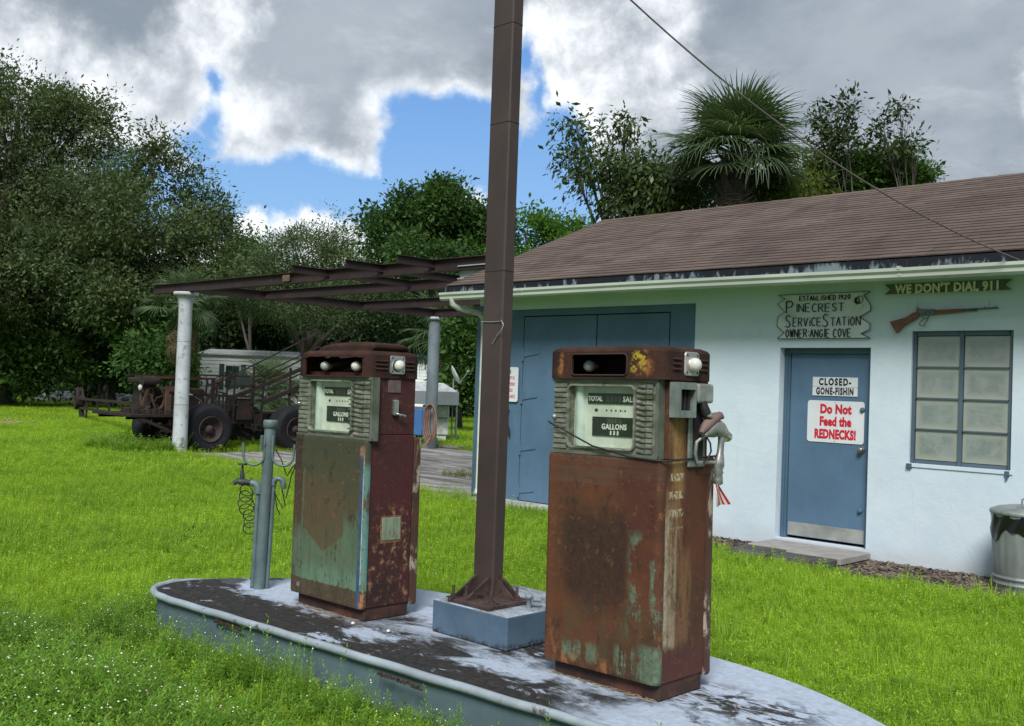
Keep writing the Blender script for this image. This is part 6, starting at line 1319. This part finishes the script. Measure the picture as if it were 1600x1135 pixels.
# rubble, stump, logs at the far lawn edge
rub = pmat('pale_rubble', (.36, .37, .35), .95, var=.6, vs=2.5, coord='W'); rn = random.Random(8); mb = MB()
def stone(mb, c, s_, rn):
    bm = bmesh.new(); bmesh.ops.create_icosphere(bm, subdivisions=1, radius=1)
    for v in bm.verts: v.co = Vector((v.co.x*s_*(1+rn.uniform(-.3, .3)), v.co.y*s_*(1+rn.uniform(-.3, .3)), v.co.z*s_*.7*(1+rn.uniform(-.3, .3))))+Vector(c)
    bm.verts.index_update(); mb.add([v.co[:] for v in bm.verts], [[v.index for v in f.verts] for f in bm.faces]); bm.free()
for k in range(900):
    u = rn.random(); x, y = -54.6+9.5*u, 21.0+5.0*u; off = rn.gauss(0, .5); x += off*.7; y -= off*.7
    stone(mb, (x, y, max(0, .55*(1-abs(off)/1.1))*rn.random()*(1 if u > .12 else u*8)+.04), rn.uniform(.08, .24), rn)
mb.obj('rubble_pile', rub, label='long low heap of pale broken rubble at the far left lawn edge', cat='rubble', kind='stuff', fix=False)
stp = thing('tree_stump', 'pale weathered leaning stump in front of the rubble heap', 'stump', (-49.3, 21.9, 0)); mb = MB(); n = 28; vs = []
for z, r_, ox in ((0, .95, 0), (.25, .82, .0), (.7, .62, .1), (1.15, .46, .2), (1.45, .34, .28)): vs += [((r_*(1+.14*math.cos(a*5+z)+.07*math.sin(a*11)))*math.cos(a)+ox*.7, (r_*(1+.14*math.cos(a*5+z)))*math.sin(a)+ox*.7, z+.06*math.sin(a*3)) for a in [k*2*math.pi/n for k in range(n)]]
mb.add(vs, [(j*n+i, j*n+(i+1) % n, (j+1)*n+(i+1) % n, (j+1)*n+i) for j in range(4) for i in range(n)], True).add(vs[-n:], [tuple(range(n))]).obj('stump', pmat('bleached_wood', (.26, .21, .18), .9, var=.5, vs=5, stretch=(3, 3, .5), coord='O', col2=(.05, .04, .035), c2=(.5, .6), c2s=4), stp)
lgp = thing('fallen_branches', 'pale broken branches lying on the lawn at the far left', 'branches', (-30.4, 11.1, 0)); bk = pmat('pale_bark', (.30, .22, .15), .9, var=.3, vs=9)
for k in range(14):
    a = rn.uniform(-.5, .6)+.9; x, y = rn.uniform(-1.2, .9), rn.uniform(-.7, .3); l = rn.uniform(.2, .6)
    MB().tube([(x, y, .08+.05*rn.random()), (x+l*.5*math.cos(a), y+l*.5*math.sin(a), .11), (x+l*math.cos(a), y+l*math.sin(a), .10+.12*rn.random())], [.035, .03, .018], 6).obj('branch', bk, lgp)
# ================================================================== trees and plants
bark_m = pmat('grey_bark', (.085, .075, .062), .95, var=.35, vs=5, bump=.7, bs=12, coord='W', stretch=(2, 2, .6))
bark_d = pmat('dark_bark', (.045, .038, .032), .95, var=.35, vs=5, coord='W')
def ndir(n, rg):
    v = rg.randn(n, 3); return v/np.linalg.norm(v, axis=1)[:, None]
def leaf_cloud(name, blobs, nclump, per, ll, lw, cr, mat, parent, seed, up=.5, droop=0.0, shell_=.55, light=None, hole=-.27, lmp=.4):
    """blobs: (x, y, z, rx, ry, rz) in parent space. Many small leaves gathered in twiggy clumps."""
    rg = np.random.RandomState(seed); B_ = np.array(blobs, float)
    wgt = (B_[:, 3]*B_[:, 4]*B_[:, 5])**(2/3); wgt /= wgt.sum()
    bi = rg.choice(len(B_), nclump, p=wgt); d = ndir(nclump, rg); rad = shell_+(1.06-shell_)*rg.rand(nclump)**.7
    lump = np.array([mnoise.noise(Vector((a*1.7+seed+q_, b*1.7, e*1.7))) for (a, b, e), q_ in zip(d, bi*3.7)]); rad = rad*(1+lmp*lump*1.6)
    c = B_[bi, :3]+d*B_[bi, 3:6]*rad[:, None]
    # ragged outline and holes: drop clumps where a noise field is low
    keep = np.array([mnoise.noise(Vector((a*.55+seed, b*.55, e*.55)))+.45*mnoise.noise(Vector((a*1.7, b*1.7, e*1.7+seed))) > hole for a, b, e in c])
    c = c[keep]; d = d[keep]; n = len(c); m_ = n*per
    ci = np.repeat(np.arange(n), per); csz = cr*(.5+rg.rand(n)); off = np.clip(rg.randn(m_, 3), -1.7, 1.7)*csz[ci, None]*np.array([1, 1, .7])
    p = c[ci]+off; ctint = rg.rand(n)
    ax = ndir(m_, rg)*.9+off/(cr+1e-6)*.25+d[ci]*.5; ax[:, 2] -= droop; ax /= np.linalg.norm(ax, axis=1)[:, None]
    nn = ndir(m_, rg); nn[:, 2] = np.abs(nn[:, 2])+up; sd = np.cross(ax, nn); sd /= np.linalg.norm(sd, axis=1)[:, None]+1e-9
    sz = .5+1.1*rg.rand(m_)**1.6; L = ll*(sz*(.85+.3*rg.rand(m_)))[:, None]; Wd = lw*(sz*(.8+.4*rg.rand(m_)))[:, None]
    V = np.empty((m_, 4, 3)); V[:, 0] = p; V[:, 1] = p+ax*L*.5+sd*Wd*.5; V[:, 2] = p+ax*L; V[:, 3] = p+ax*L*.5-sd*Wd*.5
    me = bpy.data.meshes.new(name); me.vertices.add(m_*4); me.vertices.foreach_set('co', V.astype(np.float32).ravel())
    me.loops.add(m_*4); me.loops.foreach_set('vertex_index', np.arange(m_*4, dtype=np.int32)); me.polygons.add(m_)
    me.polygons.foreach_set('loop_start', np.arange(0, m_*4, 4, dtype=np.int32)); me.polygons.foreach_set('loop_total', np.full(m_, 4, np.int32))
    me.update(); me.validate()
    tn = np.clip(ctint[ci]*.75+rg.rand(m_)*.25, 0, 1); me.attributes.new('tint', 'FLOAT', 'FACE').data.foreach_set('value', tn.astype(np.float32))
    me.materials.append(mat); o = bpy.data.objects.new(name, me); return link(o, parent)
LC = [0]
def tree(name, label, cat, base, blobs, nclump, per, ll, lw, cr, mat, seed, trunk=(.3, 4), bark=bark_m, group=None, limbs=True, twigs=0, **kw):
    """blobs in world space"""
    bx, by = base; t = thing(name, label, cat, (bx, by, 0), group=group); rg = random.Random(seed)
    lb = [(x-bx, y-by, z, a, b, c) for x, y, z, a, b, c in blobs]
    leaf_cloud('crown', lb, nclump, per, ll, lw, cr, mat, t, seed, **kw); LC[0] += nclump*per
    tr, th = trunk
    if tr:
        w1, w2 = rg.uniform(-.3, .3), rg.uniform(-.3, .3)
        MB().tube([(0, 0, -.1), (0, 0, .15), (w1*.4, w2*.4, th*.4), (w1, w2, th)], [tr*1.35, tr*1.1, tr*.85, tr*.7], 10).obj('trunk', bark, t)
        if limbs:
            for (x, y, z, a, b, c) in lb:
                p0 = Vector((w1, w2, th-.15)); p1 = Vector((x, y, z)); mid = p0.lerp(p1, .5)+Vector((rg.uniform(-.6, .6), rg.uniform(-.6, .6), .3))*tr
                mb = MB().tube([p0, mid, p1], [tr*.45, tr*.28, tr*.10], 7)
                for k in range(5+twigs):
                    q_ = mid.lerp(p1, rg.random()); e_ = p1+Vector((rg.uniform(-1, 1)*a, rg.uniform(-1, 1)*b, rg.uniform(-.3, 1)*c))*.9; mb.tube([q_, q_.lerp(e_, .5)+Vector((0, 0, .1)), e_], [tr*.12, tr*.06, tr*.02], 5)
                mb.obj('limb', bark, t)
    return t
def at(x, y, dist):   # a point seen towards image direction (pixels of the photograph) at a distance, used only to lay out the site plan
    d = (M.to_3x3() @ Vector(((x-800)/1600, -(y-567.5)/1600, -1))); return Vector((0, 0, 1.6))+d*dist
def bl(x, y, D_, r, ry=None, dd=None):
    p = at(x, y, D_); s_ = r*D_/1600; sy = (ry or r)*D_/1600; return (p.x, p.y, p.z, s_, s_ if dd is None else dd, sy)
oak_m = leafmat('oak_leaves', (.080, .122, .058), var=.5, trans=.26)
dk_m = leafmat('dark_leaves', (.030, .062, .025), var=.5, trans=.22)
mid_m = leafmat('mid_green_leaves', (.058, .12, .034), var=.45, trans=.3)
br_m = leafmat('bright_leaves', (.065, .14, .025), var=.4, trans=.4)
gg_m = leafmat('grey_green_leaves', (.085, .135, .068), var=.4, trans=.25)
big_m = leafmat('glossy_olive_leaves', (.050, .088, .032), var=.5, trans=.25, rough=.4)
yel_m = leafmat('yellow_green_leaves', (.085, .12, .03), var=.4, trans=.35)
def gp(x, D_): p = at(x, 600, D_); return (p.x, p.y)
# great oak at the left
D1 = 43
oak = [bl(30, 165, D1, 85, 62), bl(115, 205, D1+1, 68, 58), bl(-90, 230, D1, 120, 120), bl(10, 290, D1-1, 105, 80), bl(165, 330, D1-2, 92, 62), bl(245, 275, D1, 62, 45), bl(215, 385, D1-1, 105, 60), bl(305, 350, D1+1, 62, 48), bl(320, 420, D1, 52, 52),
       bl(70, 420, D1-2, 120, 60), bl(-80, 430, D1-2, 130, 110), bl(190, 455, D1-2, 100, 45), bl(120, 360, D1+3, 120, 80), bl(255, 225, D1, 26, 20)]
tree('oak_tree', 'great spreading oak filling the upper left, tallest tree in view', 'tree', gp(-10, 43), oak, 9800, 34, .17, .075, .42, oak_m, 21, (.75, 4.5), twigs=3, hole=-.07)
# understorey at the left
tree('broadleaf_tree', 'leafy mid green tree under the oak at the far left edge', 'tree', gp(20, 46), [bl(15, 520, 44, 95, 60), bl(60, 570, 43, 85, 45), bl(-60, 560, 44, 90, 70), bl(100, 540, 45, 60, 60)], 900, 30, .22, .11, .4, mid_m, 31, (.2, 1.5), bark_d)
tree('broadleaf_tree', 'bushy tree with pale new leaves behind the hanging palm, left of the white post', 'tree', gp(215, 40), [bl(215, 500, 41, 55, 40), bl(245, 560, 39, 45, 35), bl(195, 470, 43, 60, 35), bl(275, 585, 40, 25, 25)], 560, 26, .20, .11, .32, mid_m, 33, (.22, 2.2), bark_d)
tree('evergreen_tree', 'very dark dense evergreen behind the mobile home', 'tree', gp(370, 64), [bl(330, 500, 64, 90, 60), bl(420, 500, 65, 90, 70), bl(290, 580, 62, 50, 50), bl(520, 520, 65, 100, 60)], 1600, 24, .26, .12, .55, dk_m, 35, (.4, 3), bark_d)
tree('evergreen_tree', 'dark evergreen under the steel canopy beams, centre left', 'tree', gp(560, 64), [bl(470, 480, 64, 80, 42), bl(560, 500, 63, 85, 50), bl(640, 500, 63, 70, 50), bl(500, 520, 65, 110, 40), bl(420, 500, 65, 60, 45)], 2200, 26, .26, .13, .5, leafmat('muted_green_leaves', (.042, .078, .034), var=.45, trans=.25), 36, (.35, 3), bark_d)  # leaves' own colour, a muted dark green
# grey green oak and its neighbours
tree('grey_green_tree', 'fine leaved grey green tree rising above the canopy frame', 'tree', gp(480, 52), [bl(480, 405, 52, 75, 55), bl(420, 440, 51, 60, 48), bl(540, 425, 52, 70, 50), bl(470, 470, 50, 120, 40), bl(600, 450, 52, 60, 40), bl(380, 400, 54, 32, 26), bl(520, 370, 53, 30, 28)], 2700, 26, .15, .055, .34, gg_m, 41, (.35, 3), twigs=4)
tree('yellow_green_tree', 'bright yellow green tree peeping out right of the big oak', 'tree', gp(395, 58), [bl(395, 400, 58, 32, 30), bl(385, 440, 58, 35, 30), bl(360, 420, 60, 30, 40)], 420, 24, .22, .11, .35, br_m, 42, (.2, 3))
tree('tall_dark_tree', 'tall dark green tree with pointed tops left of the steel column', 'tree', gp(690, 45), [bl(690, 330, 45, 42, 42), bl(648, 345, 45, 38, 34), bl(720, 350, 46, 34, 40), bl(600, 375, 46, 28, 38), bl(670, 400, 44, 70, 40), bl(740, 385, 46, 50, 50), bl(578, 345, 47, 11, 22), bl(688, 300, 45, 16, 20), bl(632, 312, 45, 12, 18)], 1700, 26, .20, .10, .32, leafmat('deep_green_leaves', (.050, .105, .034), var=.45, trans=.3), 43, (.3, 4))
tree('bright_tree', 'bright green tree right of the steel column behind the roof', 'tree', gp(840, 46), [bl(820, 360, 46, 38, 30), bl(860, 370, 47, 40, 28), bl(800, 400, 46, 60, 36), bl(905, 372, 46, 26, 20), bl(880, 400, 46, 50, 30), bl(770, 360, 48, 30, 34)], 1050, 26, .20, .10, .30, leafmat('vivid_green_leaves', (.07, .16, .03), var=.4, trans=.4), 44, (.3, 3))  # leaves' own colour, a vivid green
tree('low_tree', 'glossy leaved small tree between the grey post and the building', 'tree', gp(720, 36), [bl(718, 520, 34, 22, 38), bl(740, 560, 34, 28, 40), bl(722, 600, 34, 22, 30)], 420, 22, .19, .10, .22, mid_m, 45, (.12, 1.5), bark_d)
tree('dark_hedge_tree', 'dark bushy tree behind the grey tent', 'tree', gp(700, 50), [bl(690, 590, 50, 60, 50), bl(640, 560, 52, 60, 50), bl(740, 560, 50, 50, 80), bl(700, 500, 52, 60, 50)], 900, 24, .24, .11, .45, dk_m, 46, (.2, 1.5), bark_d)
# behind the building
Dh = 21
tree('magnolia_tree', 'open dark tree with large drooping leaves behind the left roof end', 'tree', gp(985, Dh), [bl(930, 268, Dh, 52, 34), bl(985, 250, Dh, 44, 36), bl(1010, 300, Dh, 70, 42), bl(950, 310, Dh, 50, 34), bl(890, 250, Dh, 18, 22), bl(900, 205, Dh, 14, 24), bl(975, 205, Dh, 14, 20), bl(1055, 280, Dh, 38, 44)], 820, 17, .135, .052, .22, big_m, 51, (.12, 3.5), bark_m, twigs=4, droop=.7, shell_=.2)
tree('magnolia_tree', 'denser leafy tree at the foot of the fan palm behind the ridge', 'tree', gp(1210, Dh), [bl(1200, 290, Dh-1, 44, 34), bl(1245, 275, Dh, 34, 34), bl(1060, 310, Dh, 60, 36), bl(1230, 310, Dh, 60, 25)], 460, 22, .12, .05, .2, yel_m, 52, (.1, 3.5), droop=.4, shell_=.2)
tree('slender_tree', 'slender upright tree with spiky tops right of the fan palm', 'tree', gp(1320, Dh+1), [bl(1322, 178, Dh+1, 16, 36), bl(1285, 185, Dh+1, 13, 30), bl(1310, 225, Dh+1, 34, 30), bl(1290, 255, Dh+1, 34, 24)], 170, 16, .12, .05, .13, leafmat('dusky_leaves', (.045, .072, .035), var=.5, trans=.2), 53, (.06, 5), shell_=.1, twigs=3)
tree('twiggy_tree', 'half bare twiggy tree rising behind the roof ridge at the right', 'tree', gp(1410, Dh+1), [bl(1405, 165, Dh+1, 22, 16), bl(1380, 200, Dh+1, 22, 22), bl(1425, 225, Dh+1, 26, 16), bl(1395, 235, Dh+1, 36, 24)], 85, 13, .12, .048, .12, leafmat('sparse_leaves', (.05, .08, .04), var=.5, trans=.25), 54, (.05, 5), shell_=.1, twigs=10)
tree('dense_shrub', 'dense fresh green shrub crown over the ridge at the right', 'shrub', gp(1350, Dh+2), [bl(1340, 275, Dh+2, 44, 26), bl(1390, 268, Dh+2, 48, 24), bl(1290, 285, Dh+2, 40, 26), bl(1435, 280, Dh+2, 22, 14)], 1000, 22, .10, .05, .16, mid_m, 55, (.1, 3))
# far wood closing the horizon
wood = []
rg = random.Random(17)
for k in range(30):
    x = -260+k*47; wood.append(bl(x, 520+rg.uniform(-12, 12), 66+rg.uniform(-4, 5), 60, 78))
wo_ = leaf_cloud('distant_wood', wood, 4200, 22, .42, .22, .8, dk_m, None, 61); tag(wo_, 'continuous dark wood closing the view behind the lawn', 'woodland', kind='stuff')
und = []
for k in range(22): und.append(bl(-60+k*26, 600, 58+rg.uniform(-2, 3), 34, 34))
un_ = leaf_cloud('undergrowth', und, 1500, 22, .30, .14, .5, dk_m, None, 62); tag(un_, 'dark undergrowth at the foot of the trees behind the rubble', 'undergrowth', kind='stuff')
gb_ = []
for k in range(14): p = at(-20+k*20, 622, 60); gb_.append((p.x, p.y, .1, .9, .9, .35))
g_ = leaf_cloud('lawn_edge_growth', gb_, 500, 20, .24, .07, .3, mid_m, None, 63, up=.1); tag(g_, 'low rough growth along the far lawn edge', 'undergrowth', kind='stuff')

# ------------------------------------------------------------------ palms
def fan_leaf_mesh(name, mat, L=1.0, pet=.9, n=26, droop=.5, seed=0, spread=118):
    """costapalmate leaf: petiole along +x then a fan of folded drooping blades"""
    rg = random.Random(seed); mb = MB(); T = []
    mb.tube([(0, 0, 0), (pet*.5, 0, pet*.05), (pet, 0, -.02)], [.022, .016, .012], 5); nf0 = len(mb.f)
    for k in range(n):
        a = R(-spread+2*spread*k/(n-1))*.93; l = L*(.72+.28*math.cos(a*.62))*rg.uniform(.88, 1.06)
        d = Vector((math.cos(a), math.sin(a), .12)); s_ = Vector((-math.sin(a), math.cos(a), 0)); p = Vector((pet, 0, 0)); pts = []; w0 = .042*L
        dr = droop*rg.uniform(.7, 1.5); seg = 5
        for j in range(seg+1):
            u = j/seg; q_ = p+d*l*(u-.18*dr*u*u*u)-Vector((0, 0, dr*l*.75*u**2.6)); w_ = w0*(u*2.6 if u < .35 else .95*(1-u)/.65+.05)+.003
            pts.append((q_, w_))
        b = len(mb.v); vs = []
        for q_, w_ in pts: vs += [q_-s_*w_*.5, q_+Vector((0, 0, .25*w_)), q_+s_*w_*.5]
        mb.add(vs, [(3*j+i, 3*j+i+1, 3*j+i+4, 3*j+i+3) for j in range(seg) for i in (0, 1)])
    me = mb.mesh(name); me.materials.append(mat); tn = np.full(len(me.polygons), .5, np.float32); tn[nf0:] = np.repeat(np.array([rg.random() for _ in range(n)]), 10)[:len(tn)-nf0]
    me.attributes.new('tint', 'FLOAT', 'FACE').data.foreach_set('value', tn); return me
palm_m = leafmat('palm_leaf', (.095, .145, .075), var=.4, trans=.28, rough=.42, light=(.075, .12, .055)); dead_m = leafmat('dead_palm_leaf', (.12, .095, .06), var=.4, trans=.2, light=(.15, .12, .08))
boot_m = pmat('palm_trunk_boots', (.075, .062, .05), .95, var=.4, vs=12, bump=.8, coord='W')
def palm(name, label, base, zt, L, nf, seed, dead=0, tr=.2, pet=.95, group='fan palms', spread=118, yl=None):
    t = thing(name, label, 'palm', (base[0], base[1], 0), group=group); rg = random.Random(seed)
    tk = MB(); pts = [(0, 0, 0), (.03, .02, zt*.5), (0, 0, zt)]; tk.tube(pts, [tr*1.1, tr, tr*1.05], 12)
    k_ = 0; z = zt-2.2
    while z < zt: 
        for j in range(5):
            a = j*1.257+k_*.6; tk.bar((tr*.9*math.cos(a), tr*.9*math.sin(a), z), (tr*1.5*math.cos(a), tr*1.5*math.sin(a), z+.22), .07, .03)
        z += .16; k_ += 1
    tk.obj('trunk', boot_m, t)
    ms = [fan_leaf_mesh('frond', palm_m, L, pet, 30, .30+.14*i, seed+i, spread) for i in range(3)]; md = [fan_leaf_mesh('dead_frond', dead_m, L*.8, pet*.8, 18, 1.0, seed+9, 110)]
    for k in range(nf):
        u = (k+.5)/nf; pitch = R(76-118*rg.random()**.9) if nf > 50 else R(74-122*u**.9+rg.uniform(-24, 24)); a = k*2.39996+rg.uniform(-.2, .2); s_ = rg.uniform(.85, 1.1)
        me = ms[k % 3]; o = inst('frond', me, (0, 0, zt+.05*(1-u)), t, scl=(s_, s_, s_)); o.rotation_euler = (Matrix.Rotation(a, 3, 'Z') @ Matrix.Rotation(-pitch, 3, 'Y') @ Matrix.Rotation(rg.uniform(-.35, .35), 3, 'X')).to_euler()
    for k in range(dead):
        a = k*2.39996+1; o = inst('dead_frond', md[0], (0, 0, zt-.25-.05*k), t); o.rotation_euler = (Matrix.Rotation(a, 3, 'Z') @ Matrix.Rotation(R(rg.uniform(50, 80)), 3, 'Y')).to_euler()
    return t
p = at(1150, 235, 19.5); palm('sabal_palm', 'large fan palm with a full round head behind the roof ridge', (p.x, p.y), p.z-.12, .98, 58, 71, dead=14, tr=.26, pet=.72)
p = at(288, 478, 36); palm('sabal_palm', 'shaggy palm with drooping fronds left behind the white post', (p.x, p.y), p.z, 1.0, 18, 72, dead=14, tr=.17, pet=.8)
p = at(690, 520, 40); palm('sabal_palm', 'small pale drooping palm right of the grey canopy post', (p.x, p.y), p.z, 1.2, 22, 73, dead=6, tr=.18, pet=.9)
p = at(425, 590, 42); palm('sabal_palm', 'spiky low palm in front of the mobile home, above the buggy', (p.x, p.y), p.z-.5, 1.1, 24, 74, dead=2, tr=.14, pet=.7)
# feather palms in the shade at the left
def feather_mesh(name, mat, L=2.6, n=26, seed=0):
    rg = random.Random(seed); mb = MB(); sp = [Vector((L*(u-.22*u*u), 0, L*(.55*u-.62*u*u*u))) for u in [j/8 for j in range(9)]]; mb.tube(sp, [.03]+[.02]*7+[.006], 5); nf0 = len(mb.f)
    for k in range(n):
        u = .15+.85*k/n; f_ = u*8; i = min(7, int(f_)); p = sp[i].lerp(sp[i+1], f_-i); d = (sp[i+1]-sp[i]).normalized(); l = L*.30*math.sin(math.pi*(.15+.8*u))*rg.uniform(.8, 1.1)
        for s_ in (-1, 1):
            q_ = p+(Vector((0, s_, 0))*.82+d*.5)*l*.55; e = p+(Vector((0, s_, 0))*.9+d*.7)*l-Vector((0, 0, .42*l)); w_ = d*.028
            mb.add([p-w_*.4, p+w_*.4, q_+w_, q_-w_, e], [(0, 1, 2, 3), (3, 2, 4)])
    me = mb.mesh(name); me.materials.append(mat); me.attributes.new('tint', 'FLOAT', 'FACE').data.foreach_set('value', np.random.RandomState(seed).rand(len(me.polygons)).astype(np.float32)); return me
fm = leafmat('feather_palm_leaf', (.030, .062, .030), var=.4, trans=.3); fms = [feather_mesh('frond', fm, 2.7, 26, i) for i in range(2)]
for i, (x, y, D_, nf, lab) in enumerate(((135, 590, 47, 26, 'leftmost feather palm clump in the shade under the oak'), (175, 585, 45, 26, 'middle feather palm clump in the shade under the oak'), (232, 590, 46, 22, 'right feather palm clump in the shade, nearest the white post'))):
    p = at(x, y, D_); t = thing('feather_palm', lab, 'palm', (p.x, p.y, 0), group='feather palms under the oak'); rg = random.Random(80+i)
    for k in range(3): MB().tube([(rg.uniform(-.3, .3), rg.uniform(-.3, .3), 0), (rg.uniform(-.5, .5), rg.uniform(-.5, .5), 1.5+.5*k)], [.08, .06], 7).obj('trunk', boot_m, t)
    for k in range(nf):
        a = k*2.4; o = inst('frond', fms[k % 2], (rg.uniform(-.5, .5), rg.uniform(-.5, .5), rg.uniform(.6, 2.4)), t, scl=(1, 1, 1)); o.rotation_euler = (Matrix.Rotation(a, 3, 'Z') @ Matrix.Rotation(-R(rg.uniform(5, 60)), 3, 'Y')).to_euler()
# bright fern clump behind the buggy
fe = leafmat('bright_fern', (.12, .22, .03), var=.4, trans=.45); fme = feather_mesh('frond', fe, 1.0, 18, 5); p = at(433, 652, 25.5)
t = thing('fern_clump', 'bright yellow green fern clump growing behind the buggy ramp', 'fern', (p.x, p.y, 0)); rg = random.Random(6)
for k in range(22): o = inst('frond', fme, (rg.uniform(-.35, .35), rg.uniform(-.35, .35), .1), t); o.rotation_euler = (Matrix.Rotation(k*2.4, 3, 'Z') @ Matrix.Rotation(-R(rg.uniform(30, 75)), 3, 'Y')).to_euler()
# tuft of dry grass growing on the slab
dg = blade_mesh('dry_grass_tuft', grass_m, 420, .38, .08, .20, .006, .5, mats=(grass_material('dry_grass', (.15, .17, .045), (.22, .24, .06)), flower_m)); dg.location = (-12.9, 12.2, .045); link(dg); tag(dg, 'pale grass tuft sprouting from the concrete slab left of the building', 'grass tuft', kind='stuff')
